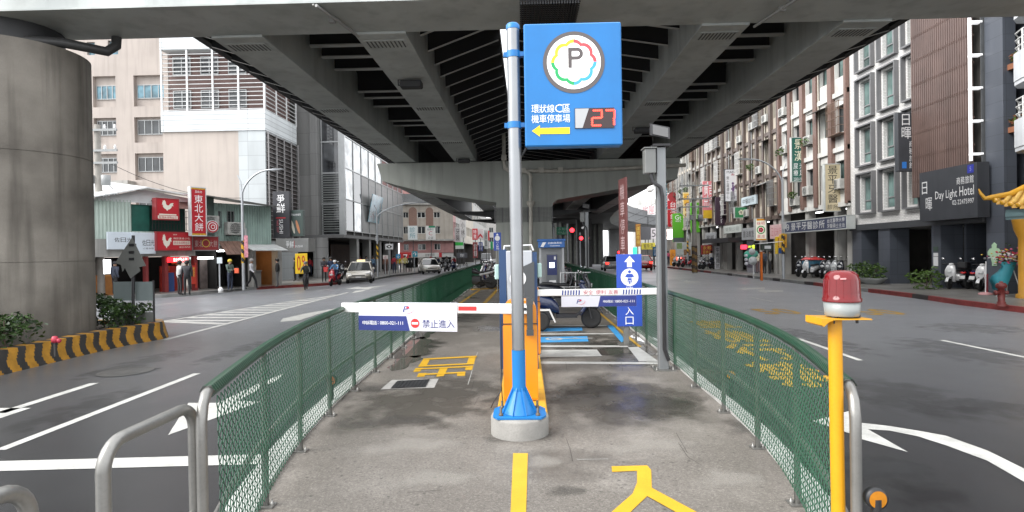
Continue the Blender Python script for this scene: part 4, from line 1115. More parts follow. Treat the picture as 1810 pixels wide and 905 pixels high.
# ================================================================== buildings: helpers
def tile_mat(name, col, mortar, bw, bh, rough=.5, off=.5, bump=.4, msize=.012):
    m = bpy.data.materials.new(name); m.use_nodes = True; nt = m.node_tree; N = nt.nodes; L = nt.links; b = N['Principled BSDF']
    tc = N.new('ShaderNodeTexCoord'); sx = N.new('ShaderNodeSeparateXYZ'); L.new(tc.outputs['Object'], sx.inputs[0])
    ad = N.new('ShaderNodeMath'); ad.operation = 'ADD'; L.new(sx.outputs[0], ad.inputs[0]); L.new(sx.outputs[1], ad.inputs[1])
    cb = N.new('ShaderNodeCombineXYZ'); L.new(ad.outputs[0], cb.inputs[0]); L.new(sx.outputs[2], cb.inputs[1])
    br = N.new('ShaderNodeTexBrick'); br.offset = off; br.inputs['Scale'].default_value = 1
    br.inputs['Brick Width'].default_value = bw; br.inputs['Row Height'].default_value = bh; br.inputs['Mortar Size'].default_value = msize
    c = lin(col); br.inputs['Color1'].default_value = c + (1,); br.inputs['Color2'].default_value = tuple(x * .84 for x in c) + (1,); br.inputs['Mortar'].default_value = lin(mortar) + (1,)
    L.new(cb.outputs[0], br.inputs['Vector'])
    n = N.new('ShaderNodeTexNoise'); n.inputs['Scale'].default_value = .6; n.inputs['Detail'].default_value = 7
    mp = N.new('ShaderNodeMapping'); mp.inputs['Scale'].default_value = (1.5, 1.5, .35); L.new(tc.outputs['Object'], mp.inputs[0]); L.new(mp.outputs[0], n.inputs['Vector'])
    mr = N.new('ShaderNodeMapRange'); mr.inputs[1].default_value = .45; mr.inputs[2].default_value = .75; mr.inputs[3].default_value = 0; mr.inputs[4].default_value = .4; L.new(n.outputs[0], mr.inputs[0])
    mx = N.new('ShaderNodeMix'); mx.data_type = 'RGBA'; L.new(mr.outputs[0], mx.inputs[0]); L.new(br.outputs[0], mx.inputs[6]); mx.inputs[7].default_value = tuple(x * .5 for x in c) + (1,)
    L.new(mx.outputs[2], b.inputs['Base Color']); b.inputs['Roughness'].default_value = rough
    bp = N.new('ShaderNodeBump'); bp.inputs['Strength'].default_value = bump; bp.inputs['Distance'].default_value = .01; bp.invert = True
    L.new(br.outputs['Fac'], bp.inputs['Height']); L.new(bp.outputs[0], b.inputs['Normal'])
    MATS[name] = m; return m
def glass_mat(name, col, rough=.06, spec=.7):
    """window glass: dark and glossy with uneven brightness behind it (curtains, rooms) from pane to pane"""
    m = bpy.data.materials.new(name); m.use_nodes = True; nt = m.node_tree; N = nt.nodes; L = nt.links; b = N['Principled BSDF']
    oi = N.new('ShaderNodeObjectInfo'); tc = N.new('ShaderNodeTexCoord'); n = N.new('ShaderNodeTexNoise'); n.inputs['Scale'].default_value = 1.1; n.inputs['Detail'].default_value = 2
    vm = N.new('ShaderNodeVectorMath'); vm.operation = 'ADD'; L.new(tc.outputs['Object'], vm.inputs[0]); L.new(oi.outputs['Location'], vm.inputs[1]); L.new(vm.outputs[0], n.inputs['Vector'])
    mr = N.new('ShaderNodeMapRange'); mr.inputs[1].default_value = .35; mr.inputs[2].default_value = .7; L.new(n.outputs[0], mr.inputs[0])
    mx = N.new('ShaderNodeMix'); mx.data_type = 'RGBA'; L.new(mr.outputs[0], mx.inputs[0]); c = lin(col)
    mx.inputs[6].default_value = tuple(x * .45 for x in c) + (1,); mx.inputs[7].default_value = tuple(min(1, x * 1.5) for x in c) + (1,)
    L.new(mx.outputs[2], b.inputs['Base Color']); b.inputs['Roughness'].default_value = rough; b.inputs['Specular IOR Level'].default_value = spec
    MATS[name] = m; return m
glass_dk = glass_mat('window_glass_dark', (.030, .034, .036))
glass_gr = glass_mat('window_glass_green', (.10, .16, .15), .08)
glass_bl = glass_mat('window_glass_blue', (.11, .24, .30), .1)
frame_al = M('window_frame_alu', (.34, .35, .35), .4, .5, var=.1)
frame_wh = M('window_frame_white', (.62, .62, .60), .45, var=.1)
frame_dk = M('window_frame_dark', (.05, .05, .052), .45, var=.1)
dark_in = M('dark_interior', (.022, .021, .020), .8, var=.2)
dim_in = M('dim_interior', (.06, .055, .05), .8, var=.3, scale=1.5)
def wall_holes(g, x0, x1, z0, z1, holes, D, rev=.22, back=True):
    """front face at ly=0 with rectangular openings, reveals, sides, top and back"""
    xs = sorted(set([x0, x1] + [h[i] for h in holes for i in (0, 1)])); zs = sorted(set([z0, z1] + [h[i] for h in holes for i in (2, 3)]))
    xs = [x for x in xs if x0 - 1e-6 <= x <= x1 + 1e-6]; zs = [z for z in zs if z0 - 1e-6 <= z <= z1 + 1e-6]
    for a, b in zip(xs, xs[1:]):
        run = None
        for c, d in zip(zs, zs[1:]):
            mx_, mz_ = (a + b) / 2, (c + d) / 2
            inside = any(h[0] < mx_ < h[1] and h[2] < mz_ < h[3] for h in holes)
            if not inside: g.quad((a, 0, c), (b, 0, c), (b, 0, d), (a, 0, d))
    for h in holes:
        a, b, c, d = h[:4]; r = h[4] if len(h) > 4 and h[4] else rev
        g.quad((a, 0, c), (a, 0, d), (a, r, d), (a, r, c)); g.quad((b, 0, d), (b, 0, c), (b, r, c), (b, r, d))
        g.quad((a, 0, d), (b, 0, d), (b, r, d), (a, r, d)); g.quad((b, 0, c), (a, 0, c), (a, r, c), (b, r, c))
    g.quad((x0, D, z0), (x0, 0, z0), (x0, 0, z1), (x0, D, z1)); g.quad((x1, 0, z0), (x1, D, z0), (x1, D, z1), (x1, 0, z1))
    g.quad((x0, 0, z1), (x1, 0, z1), (x1, D, z1), (x0, D, z1))
    if back: g.quad((x1, D, z0), (x0, D, z0), (x0, D, z1), (x1, D, z1))
WIN = {}
def window(par, x, z, w_, h, ly, style='slide', fm=None, gm=None, name='window'):
    """x, z = lower left corner of the opening; pane is a sub-part"""
    fm = fm or frame_al; gm = gm or glass_dk
    k = (round(w_, 2), round(h, 2), style, fm.name, gm.name)
    if k not in WIN:
        g = MB(); t = min(.06, w_ * .06)
        g.box(0, w_, 0, .07, 0, t); g.box(0, w_, 0, .07, h - t, h); g.box(0, t, 0, .07, t, h - t); g.box(w_ - t, w_, 0, .07, t, h - t)
        if style == 'slide': g.box(w_ / 2 - t * .6, w_ / 2 + t * .6, -.005, .06, t, h - t)
        if style == 'three': 
            for f in (1 / 3, 2 / 3): g.box(w_ * f - t * .5, w_ * f + t * .5, -.005, .06, t, h - t)
        if style == 'four':
            for f in (.25, .5, .75): g.box(w_ * f - t * .5, w_ * f + t * .5, -.005, .06, t, h - t)
        if style == 'hotel': g.box(w_ * .48, w_ * .48 + t, -.005, .06, h * .3, h - t); g.box(t, w_ - t, -.005, .06, h * .28, h * .28 + t)
        if style == 'grid':
            for f in (.25, .5, .75): g.box(w_ * f - t * .4, w_ * f + t * .4, -.005, .06, t, h - t)
            g.box(t, w_ - t, -.006, .06, h * .55, h * .55 + t)
        f = bpy.data.objects.new(name, g.mesh(name, fm))
        g = MB(); g.quad((t * .5, .04, t * .5), (w_ - t * .5, .04, t * .5), (w_ - t * .5, .04, h - t * .5), (t * .5, .04, h - t * .5))
        WIN[k] = (f.data, g.mesh('pane', gm)); bpy.data.objects.remove(f)
    o = bpy.data.objects.new(name, WIN[k][0]); COL.objects.link(o); o.parent = par; o.location = (x, ly, z)
    p = bpy.data.objects.new('pane', WIN[k][1]); COL.objects.link(p); p.parent = o
    return o
acm = M('ac_white', (.50, .50, .47), .5, var=.2, scale=6, streak=.3)
ACP = []
def aircon(par, x, z, ly=0.0, s=1.0):
    if not ACP:
        g = MB(); g.rbox(0, .8, -.34, -.04, 0, .55, .02); a = bpy.data.objects.new('air_conditioner', g.mesh('air_conditioner', acm))
        g = MB(); 
        for i in range(4): g.disc((.33, -.343 - .002 * i, .28), .22 - .05 * i, 'y', 18, .2 - .05 * i)
        for i in range(5): g.box(.1, .56, -.352, -.348, .1 + i * .09, .11 + i * .09)
        b = g.mesh('fan_grille', blackp)
        g = MB(); g.box(.1, .14, -.34, 0, -.05, -.005); g.box(.66, .70, -.34, 0, -.05, -.005); c = g.mesh('ac_bracket', frame_dk)
        ACP.extend([a.data, b, c])
    o = bpy.data.objects.new('air_conditioner', ACP[0]); COL.objects.link(o); o.parent = par; o.location = (x, ly, z); o.scale = (s, s, s)
    for m_, n_ in ((ACP[1], 'fan_grille'), (ACP[2], 'ac_bracket')):
        q = bpy.data.objects.new(n_, m_); COL.objects.link(q); q.parent = o
    return o
def cage(par, x, z, w_, h, d=.45, m=None, ly=0.0):
    g = MB(); r = .014
    n = max(3, int(w_ / .16))
    for i in range(n + 1):
        xx = x + w_ * i / n; g.box(xx - r, xx + r, -d + ly, -d + 2 * r + ly, z, z + h)
    for k in range(5):
        zz = z + h * k / 4; g.box(x, x + w_, -d + ly - .004, -d + .02 + ly, zz - r, zz + r)
        for xx in (x, x + w_): g.box(xx - r, xx + r, -d + ly, ly, zz - r, zz + r)
    g.box(x, x + w_, -d + ly, ly, z - .03, z - .015)
    return g.build('window_cage', m or frame_wh, par)
def awning(par, x, z, w_, d, drop, m, ly=0.0):
    g = MB(); n = max(4, int(w_ / .25)); 
    for i in range(n):
        a, b = x + w_ * i / n, x + w_ * (i + .92) / n
        g.prism([(a, ly, z), (b, ly, z), (b, ly - d, z - drop), (a, ly - d, z - drop)], (0, 0, .03))
    g.prism([(x, ly, z - .01), (x + w_, ly, z - .01), (x + w_, ly - d, z - drop - .01), (x, ly - d, z - drop - .01)], (0, 0, .008))
    return g.build('awning', m, par)
leafm = M('foliage', (.045, .085, .022), .5, var=.35, scale=7, spec=.3)
leafm2 = M('foliage_bright', (.085, .15, .03), .5, var=.35, scale=9, spec=.3)
leafm3 = M('foliage_dark', (.022, .045, .016), .5, var=.35, scale=6, spec=.3)
def leaves(g, c, rx, ry, rz, n, s, rnd, mats=2, flat=False):
    for _ in range(n):
        while True:
            x, y, z = rnd.uniform(-1, 1), rnd.uniform(-1, 1), rnd.uniform(-1, 1)
            if flat or x * x + y * y + z * z < 1: break
        if not flat:
            d = (x * x + y * y + z * z) ** .5 or 1; k = (d ** .35) / d; lump = .8 + .25 * math.sin(5 * x + c[0] * 7) * math.sin(4 * y + 2) + .15 * math.sin(7 * z)
            x, y, z = x * k * lump, y * k * lump, z * k * lump
        p = Vector((c[0] + x * rx, c[1] + y * ry, c[2] + z * rz))
        a = Vector((rnd.gauss(0, 1), rnd.gauss(0, 1), rnd.gauss(0, .6))).normalized(); b = a.cross(Vector((rnd.gauss(0, 1), rnd.gauss(0, 1), rnd.gauss(0, 1)))).normalized()
        l = s * rnd.uniform(.6, 1.3); w2 = l * rnd.uniform(.35, .55)
        g.use(rnd.randrange(mats))
        g.add([p - a * l, p + b * w2 - a * l * .1, p + a * l, p - b * w2 - a * l * .1], [(0, 1, 2, 3)])
def plant(par, x, y, z, s, rnd, pot=True, m=None):
    if pot:
        g = MB(); g.lathe([(s * .26, z), (s * .36, z + s * .34), (s * .40, z + s * .36), (s * .40, z + s * .40), (s * .34, z + s * .38), (0, z + s * .36)], (x, y, 0), n=14); g.build('pot', m or M('pot_terracotta', (.30, .12, .06), .7, var=.2), par)
    g = MB(); leaves(g, (x, y, z + s * .8), s * .55, s * .5, s * .5, 90, s * .11, rnd)
    return g.build('foliage', [leafm, leafm2], par)

# ================================================================== right row
XR = 17.5
rnd = random.Random(11)
tile_w = tile_mat('white_wall_tile', (.74, .73, .71), (.45, .44, .43), .21, .075, .4, .5, .6, .010)
slate = tile_mat('slate_blue_stone', (.085, .095, .115), (.04, .045, .05), .9, .6, .35, .0, .2, .006)
brown_t = tile_mat('brown_wall_tile', (.20, .115, .09), (.13, .09, .08), .12, .06, .5, .5, .3, .008)
cream = M('cream_spandrel', (.55, .49, .41), .7, var=.25, scale=.9, streak=.7, fine=.1)
white_r = M('white_render', (.66, .65, .62), .7, var=.22, scale=.8, streak=.65)
grey_r = M('grey_render', (.42, .41, .385), .75, var=.22, scale=.9, streak=.55)
def RF(py_edge): return Fr(XR, py_edge, R(-90))
def ypx(px, X=XR): return PX(px, 450, X).y
# ---- hotel
yN, yF = ypx(1746), ypx(1506)
F = Fr(XR, yF, R(-90)); W = yF - yN
H = thing('hotel_building', 'white-tiled and brown-slatted hotel with dark stone ground floor behind the red beacon', 'building', (XR, yF, 0), R(-90))
lx = lambda px: F.at(px, 300)[0]
zA = F.at(1560, 404)[1]
cols = [(lx(1520.5), lx(1546)), (lx(1560.5), lx(1588)), (lx(1604), lx(1629))]
rows = []
for y0, y1 in ((204, 136), (290, 224), (374, 310)): rows.append((F.at(1534, y0)[1], F.at(1534, y1)[1]))
rows.sort(); dz = (rows[2][0] - rows[0][0]) / 2; hh = sum(b - a for a, b in rows) / 3
zrow = [rows[0][0] + dz * i for i in range(6)]
top = zrow[-1] + dz - .4
holes = []
wc = 1.15; 
for a, b in cols:
    for z in zrow: holes.append((a + .08, b - .08, z + .06, z + hh - .06, .3))
g = MB(); wall_holes(g, 0, lx(1632), zA, top, holes, 11)
g.quad((0, 0, zA), (0, 11, zA), (lx(1632), 11, zA), (lx(1632), 0, zA)); wl = g.build('wall', tile_w, H)
surr = M('window_surround_grey', (.15, .15, .155), .5, var=.12)
for i, (a, b) in enumerate(cols):
    for j, z in enumerate(zrow):
        wi = window(H, a + .08, z + .06, b - a - .16, hh - .12, .16, 'hotel', frame_al, glass_gr)
        g = MB(); t_ = .075; A, B, C, D_ = -.08 - .04, b - a - .16 + .12, -.10, hh - .12 + .10
        for bx in ((A - t_, B + t_, C - t_, C), (A - t_, B + t_, D_, D_ + t_), (A - t_, A, C, D_), (B, B + t_, C, D_)): g.box(bx[0], bx[1], -.38, -.155, bx[2], bx[3])
        g.build('frame', surr, wi)
# dark slatted screen
s0, s1 = lx(1629), lx(1738); zs = F.at(1680, 300)[1]
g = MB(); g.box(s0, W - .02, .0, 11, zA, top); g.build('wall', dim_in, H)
lv = M('louvre_brown', (.13, .085, .073), .5, var=.2, scale=1.5, streak=.3)
g = MB(); n = 27
for i in range(n):
    x = s0 + .05 + (s1 - s0 - .2) * i / (n - 1); g.box(x - .045, x + .045, -.42, -.26, zs - 1.0, top)
for k in range(12):
    z = zs - .3 + k * 1.05
    if z < top: g.box(s0 + .05, s1 - .1, -.255, -.22, z - .03, z + .03); 
    for i in range(n):
        x = s0 + .05 + (s1 - s0 - .2) * i / (n - 1); g.box(x - .02, x + .02, -.435, -.422, z - .05, z + .05)
g.build('slat_screen', lv, H)
g = MB(); g.box(s1 - .04, s1 + .04, -.5, -.42, F.at(1733, 285)[1], top)
for k in range(9): g.box(s1 - .08, s1 + .16, -.48, -.1, F.at(1733, 275)[1] + k * 1.25, F.at(1733, 275)[1] + k * 1.25 + .07)
g.build('light_tube', M('tube_white', (.75, .75, .76), .3, var=0, emit=.35), H)
g = MB(); g.box(s1 + .12, W - .03, -.16, .0, zA, top); g.build('wall', M('edge_metal', (.10, .105, .11), .5, var=.2), H)
# ground floor
g = MB()
for p0, p1 in ((1506, 1522), (1552, 1572), (1646, 1662), (1746, 1766)):
    a, b = lx(p0), lx(p1); w_ = max(.55, (b - a)); g = MB(); g.box(a, a + w_, -.02, .9, .15, zA); g.build('pillar', slate, H)
g = MB(); g.box(0, W, 3.9, 4.1, .15, zA); g.box(.0, .15, .9, 3.9, .15, zA); g.box(W - .2, W, .9, 3.9, .15, zA); g.build('back_wall', dim_in, H)
g = MB(); a, b = lx(1652), lx(1675); g.box(lx(1664), lx(1668), .9, 3.9, .15, zA); g.build('partition', slate, H)
g = MB(); g.box(-.05, W, -.1, .35, zA - .02, zA + .28); g.build('lintel', M('lintel_dark', (.05, .053, .058), .5, var=.1), H)
g = MB(); a = lx(1697); g.box(a, a + 1.3, 3.86, 3.88, .15, 2.35); g.box(a - .1, a + 1.4, 3.80, 3.86, 2.35, 2.45); g.build('door', M('inner_door', (.05, .05, .055), .3), H)
g = MB(); g.box(a - .1, a + 1.4, 3.70, 3.76, 2.72, 2.80); g.build('tube_lamp', M('tube_off', (.5, .5, .48), .4), H)
for px, y0, y1, c in ((1654, 444, 436, (.05, .08, .06)), (1654, 453, 447, (.6, .6, .6)), (1654, 470, 454, (.65, .65, .65))):
    a = F.at(px - 4, y0, -.03); b = F.at(px + 4, y1, -.03); g = MB(); g.box(a[0], b[0], -.035, -.022, a[1], b[1]); g.build('plate', paint(c), H)
# hotel sign on the facade
def onplane(fr_, px, py, ly): return fr_.at(px, py, ly)
t = thing('hotel_sign', 'large dark hotel sign board with white lettering over the entrance', 'sign', (XR, yF, 0), R(-90))
ly = -.62
a = F.at(1626, 392, ly); b = F.at(1727, 286, ly)
zb_, zt_ = (F.at(1626, 392, ly)[1] + F.at(1727, 384, ly)[1]) / 2, (F.at(1626, 306, ly)[1] + F.at(1727, 286, ly)[1]) / 2
sgm = M('hotel_sign_dark', (.045, .048, .055), .45, var=.15, streak=.35, scale=1.4)
g = MB(); g.box(a[0], b[0], ly, -.17, zb_, zt_); pn = g.build('panel', sgm, t)
w_, h_ = b[0] - a[0], zt_ - zb_
def bx_(fx0, fx1, fz0, fz1): return a[0] + w_ * fx0, a[0] + w_ * fx1, zb_ + h_ * fz0, zb_ + h_ * fz1
g = MB(); y = ly - .005
lay_text(g, '日', *bx_(.05, .15, .55, .80), y); lay_text(g, '暉', *bx_(.12, .24, .21, .47), y)
lay_text(g, 'Day Light', *bx_(.30, .68, .37, .57), y); lay_text(g, 'Hotel', *bx_(.72, .95, .42, .60), y); row_text(g, '商務旅館', *bx_(.67, .95, .64, .78), y); lay_text(g, '02-22475997', *bx_(.60, .95, .27, .36), y)
g.build('lettering', M('lettering_soft', (.62, .62, .62), .4, var=0), pn)
g = MB(); q = bx_(.85, .95, .82, .97); g.poly([(q[0], y, q[2]), (q[1], y, q[2]), (q[1], y, q[3]), (q[0], y, q[3])]); lg = g.build('blue_square', M('logo_blue', (.03, .04, .30), .4), pn)
g = MB(); lay_text(g, '5', q[0] + .12, q[1] - .12, q[2] + .07, q[3] - .07, y - .004); g.build('lettering', M('lettering_grey', (.25, .26, .5), .4, var=0), lg)

def box_sign(name, label, px0, py0, px1, py1, Y, face, depth=.18, rot=0.0, group=None, edge=None, emit=0, cat='sign', brackets=True, toX=None):
    """sign box whose lit face looks back along the street; returns thing, local mapper"""
    if py0 > py1: py0, py1 = py1, py0
    A = P(px0, py1, Y); B = P(px1, py0, Y)
    t = thing(name, label, cat, (A.x, Y, 0), rot, group)
    fr2 = Fr(A.x, Y, rot); a = fr2.at(px0, py1); b = fr2.at(px1, py0)
    g = MB(); g.rbox(a[0], b[0], 0, depth, a[1], b[1], .012)
    pn = g.build('panel', face, t)
    if edge: 
        g = MB(); e = .03
        for bb in ((a[0] - e, b[0] + e, b[1] - .01, b[1] + e), (a[0] - e, b[0] + e, a[1] - e, a[1] + .01), (a[0] - e, a[0] + .01, a[1], b[1]), (b[0] - .01, b[0] + e, a[1], b[1])): g.box(bb[0], bb[1], -.012, depth + .01, bb[2], bb[3])
        g.build('frame', edge, t)
    if brackets and toX is not None:
        g = MB()
        xx = toX - A.x; xs_ = b[0] if xx > 0 else a[0]
        for f in (.15, .85): g.tube([(xs_, depth / 2, a[1] + (b[1] - a[1]) * f), (xx, depth / 2, a[1] + (b[1] - a[1]) * f)], .025, 6)
        g.build('bracket', frame_dk, t)
    w_, h_ = b[0] - a[0], b[1] - a[1]
    mp = lambda f0, f1, g0, g1: (a[0] + w_ * f0, a[0] + w_ * f1, a[1] + h_ * g0, a[1] + h_ * g1)
    return t, pn, mp
def letters(pn, items, mat, y=-.004, name='lettering'):
    g = MB()
    for kind, s, q in items:
        {'t': lay_text, 'r': row_text, 'c': column_text}[kind](g, s, q[0], q[1], q[2], q[3], y)
    return g.build(name, mat, pn)
def rect(pn, q, mat, y=-.003, name='panel_field'):
    g = MB(); g.poly([(q[0], y, q[2]), (q[1], y, q[2]), (q[1], y, q[3]), (q[0], y, q[3])]); return g.build(name, mat, pn)
Yh = ypx(1629.5)
t, pn, m = box_sign('hotel_sign', 'slim dark vertical hotel sign jutting from the white-tiled wall', 1588, 303, 1627, 198, Yh, sgm, .25, toX=XR - .05)
t, pn, m = (lambda: (t, pn, m))()
letters(pn, [('t', '日', m(.18, .52, .78, .97)), ('t', '暉', m(.16, .58, .55, .75)), ('c', '商務旅館', m(.48, .70, .04, .52)), ], M('lettering_soft'))
letters(pn, [('c', 'Day Light Hotel', m(.79, .87, .05, .5))], M('lettering_soft'))
rect(pn, m(.16, .36, .05, .16), M('logo_blue2', (.03, .16, .48), .4), -.004, 'blue_square')
# ---- balcony building at the right edge
yB = ypx(1746)
Bd = thing('balcony_building', 'slate-blue building with rounded white balconies at the right edge', 'building', (XR, yB, 0), R(-90))
FB = Fr(XR, yB, R(-90))
g = MB(); g.box(.02, .85, -.06, .4, .15, 20); g.build('pillar', slate, Bd)
g = MB(); g.box(.02, 14, .9, 10, .15, 20); g.build('wall', slate, Bd)
bw_ = M('balcony_white', (.58, .60, .62), .5, var=.1, streak=.2)
fz = [FB.at(1790, y, -.6)[1] for y in (262, 145)]; dz2 = fz[1] - fz[0]
for k in range(-1, 4):
    z = fz[0] + dz2 * k
    if z < 3: continue
    x0, x1 = 1.55, 6.5; g = MB()
    if k == -1: continue
    prof = [(x0, .9), (x0, -.15), (x0 + .35, -.55), (x0 + .9, -.75), (x1, -.75), (x1, .9)]
    g.prism([(x, y, z) for x, y in prof], (0, 0, .95)); g.prism([(x, y * .96 if y < 0 else y, z - .14) for x, y in prof], (0, 0, .138)); bo = g.build('balcony', bw_, Bd)
    g = MB()
    for zz_ in (1.15, 1.40, 1.65): g.tube([(x0 + .03, .85, z + zz_), (x0 + .03, -.12, z + zz_), (x0 + .38, -.5, z + zz_), (x0 + .9, -.70, z + zz_), (x1, -.7, z + zz_)], .025, 6)
    for p in ((x0 + .03, -.1), (x0 + .9, -.7), (x0 + 2.2, -.7), (x0 + 3.5, -.7)): g.tube([(p[0], p[1], z + .95), (p[0], p[1], z + 1.66)], .035, 6)
    g.build('railing', frame_wh, bo)
    window(Bd, 2.2, z + .25, 1.6, 2.1, .84, 'slide', frame_al, glass_gr)
    g = MB(); leaves(g, (x0 - .35, .25, z + 1.1), .42, .35, .25, 130, .07, rnd); g.build('balcony_plant', [leafm2, M('flower_rust', (.25, .10, .05), .6)], Bd)
    g = MB(); g.box(x0 - .7, x0 - .02, .1, .42, z + .72, z + .92); g.build('planter_box', M('pot_terracotta', (.30, .12, .06), .7, var=.2), Bd)
g = MB(); a = FB.at(1785, 455, .88); g.box(.88, 1.5, .86, .89, 1.7, 2.5); g.build('notice', M('notice_grey', (.30, .30, .28), .6), Bd)
g = MB(); g.box(.95, 1.5, .84, .88, 1.2, 1.62); g.build('notice', M('notice_ochre', (.42, .20, .04), .6), Bd)
# figure-shaped green board on the pillar
q = F.at(1757, 452, -.1)
g = MB(); c = PX(1757, 450, XR - .1); 
def oct_(cx, cz, r, n=12, s=1.0): return [(cx + r * math.cos(2 * math.pi * i / n), cz + r * s * math.sin(2 * math.pi * i / n)) for i in range(n)]
out = [(-.10, -.42), (-.10, -.30), (-.17, -.10), (-.30, .0), (-.30, .10), (-.20, .22), (-.10, .24), (-.11, .36), (0, .45), (.11, .36), (.10, .24), (.20, .22), (.30, .10), (.30, .0), (.17, -.10), (.10, -.30), (.10, -.42), (.02, -.42), (0, -.3), (-.02, -.42)]
g.prism([(x, 0, z) for x, z in out], (0, .03, 0)); o = g.build('figure_board', M('board_pale_green', (.42, .60, .40), .5, var=.1), None, (c.x, c.y, c.z), R(-90)); tag(o, 'pale green figure-shaped board on the slate pillar beside the parked scooters', 'board')
# yellow temple-style gate
ych = M('glazed_tile_yellow', (.66, .43, .12), .3, var=.25, scale=5, coat=.3); yed = M('glazed_edge_yellow', (.58, .30, .02), .3, var=.15, coat=.3); och = M('column_ochre', (.50, .24, .02), .45, var=.12, streak=.2)
C0 = PX(1753, 369, 16.0); grot = R(-62)
T = thing('temple_gate', 'yellow-tiled temple-style gate with ochre columns cut by the right edge', 'gate', (C0.x, C0.y, .15), grot)
ez = C0.z - .15; SL = 1.8; RH = 1.7; GW = 6.5
def rz(x, v):      # roof height: concave slope, corners lifted
    return ez + RH * (v ** 1.35) + .28 * max(0, 1 - x / 1.1) ** 2
g = MB(); n_ = 30
for i in range(n_):
    x = .12 + i * .215
    v0 = 0.0; v1 = min(1.0, x / 1.5 + .05); pts = [(x, SL * (v0 + (v1 - v0) * k / 5), rz(x, v0 + (v1 - v0) * k / 5) + .05) for k in range(6)]
    g.tube(pts, .078, 8)
vs = []; fs = []; NX, NV = 14, 6
for i in range(NX + 1):
    x = GW * (i / NX) ** 1.5
    for k in range(NV + 1):
        v = k / NV * min(1, x / 1.5 + .02); vs.append((x, SL * v, rz(x, v)))
for i in range(NX):
    for k in range(NV): o_ = i * (NV + 1) + k; fs.append((o_, o_ + NV + 1, o_ + NV + 2, o_ + 1))
g.add(vs, fs); rf = g.build('roof_tiles', ych, T)
g = MB()
for i in range(n_): x = .12 + i * .215; g.lathe([(.0, -.05), (.088, -.05), (.088, -.01), (0, 0)], (x, 0, rz(x, 0) + .05), 'y', 10); g.box(x + .03, x + .19, -.045, -.01, rz(x, 0) - .09, rz(x, 0) + .04)
g.build('eave_tiles', yed, rf)
g = MB(); g.tube([(1.5, SL, ez + RH + .16), (.9, SL * .62, rz(.9, .55) + .16), (.35, SL * .25, rz(.3, .2) + .14), (0, -.05, rz(0, 0) + .10), (-.12, -.2, ez + .36), (-.20, -.28, ez + .55), (-.24, -.3, ez + .70)], [.11, .11, .105, .095, .07, .045, .015], 10); g.tube([(1.5, SL, ez + RH + .16), (GW, SL, ez + RH + .16)], .12, 10); g.build('ridge', yed, rf)
g = MB(); g.box(.35, GW, .10, .25, ez - .40, ez - .06); g.box(.35, GW, .06, .09, ez - .30, ez - .16); g.build('beam', M('beam_teal', (.10, .17, .18), .5, var=.15), T)
for cx in (.80, 4.2):
    g = MB(); g.lathe([(.27, 0), (.27, .12), (.20, .16), (.19, ez - 1.05), (.30, ez - .75), (.36, ez - .40)], (cx, .3, 0), n=20); g.build('column', och, T)
g = MB(); g.box(1.0, GW, .75, .9, .0, ez - .4); g.build('wall', M('wall_ochre', (.42, .20, .03), .6, var=.2), T)
# flower stand
fs_ = G(1783, 524, .15)
T = thing('flower_stand', 'congratulatory flower stand with pink and red blooms and a teal cloth by the ochre column', 'flower stand', fs_, R(-30))
g = MB()
for a in ((-.35, -.1), (.35, -.1), (0, .35)): g.tube([(a[0], a[1], 0), (a[0] * .2, a[1] * .2, 1.15)], .018, 6)
g.build('stand', frame_wh, T)
g = MB(); r_ = random.Random(4)
for i in range(260):
    x, y, z = r_.gauss(0, .23), r_.gauss(0, .18), r_.gauss(1.38, .13); s = r_.uniform(.03, .06); g.use(r_.randrange(5))
    g.lathe([(0, -s * .5), (s, 0), (0, s * .6)], (x, y, z), 'z', 6)
g.build('blooms', [M('bloom_pink', (.6, .12, .25), .6), M('bloom_red', (.5, .03, .05), .6), M('bloom_yellow', (.65, .42, .05), .6), M('bloom_white', (.65, .62, .6), .6), leafm], T)
g = MB(); cl = [[(-.25 + .1 * math.sin(k * 1.3), -.14 - .02 * k, 1.2 - k * .16) , (.2 - .05 * k, -.16 - .02 * k, 1.2 - k * .15), (.2 - .05 * k, -.10 - .02 * k, 1.2 - k * .15), (-.25 + .1 * math.sin(k * 1.3) - .05 * k, -.10, 1.2 - k * .16)] for k in range(7)]
g.loft(cl, smooth=True); g.build('teal_cloth', M('cloth_teal', (.03, .26, .32), .6, var=.2), T)
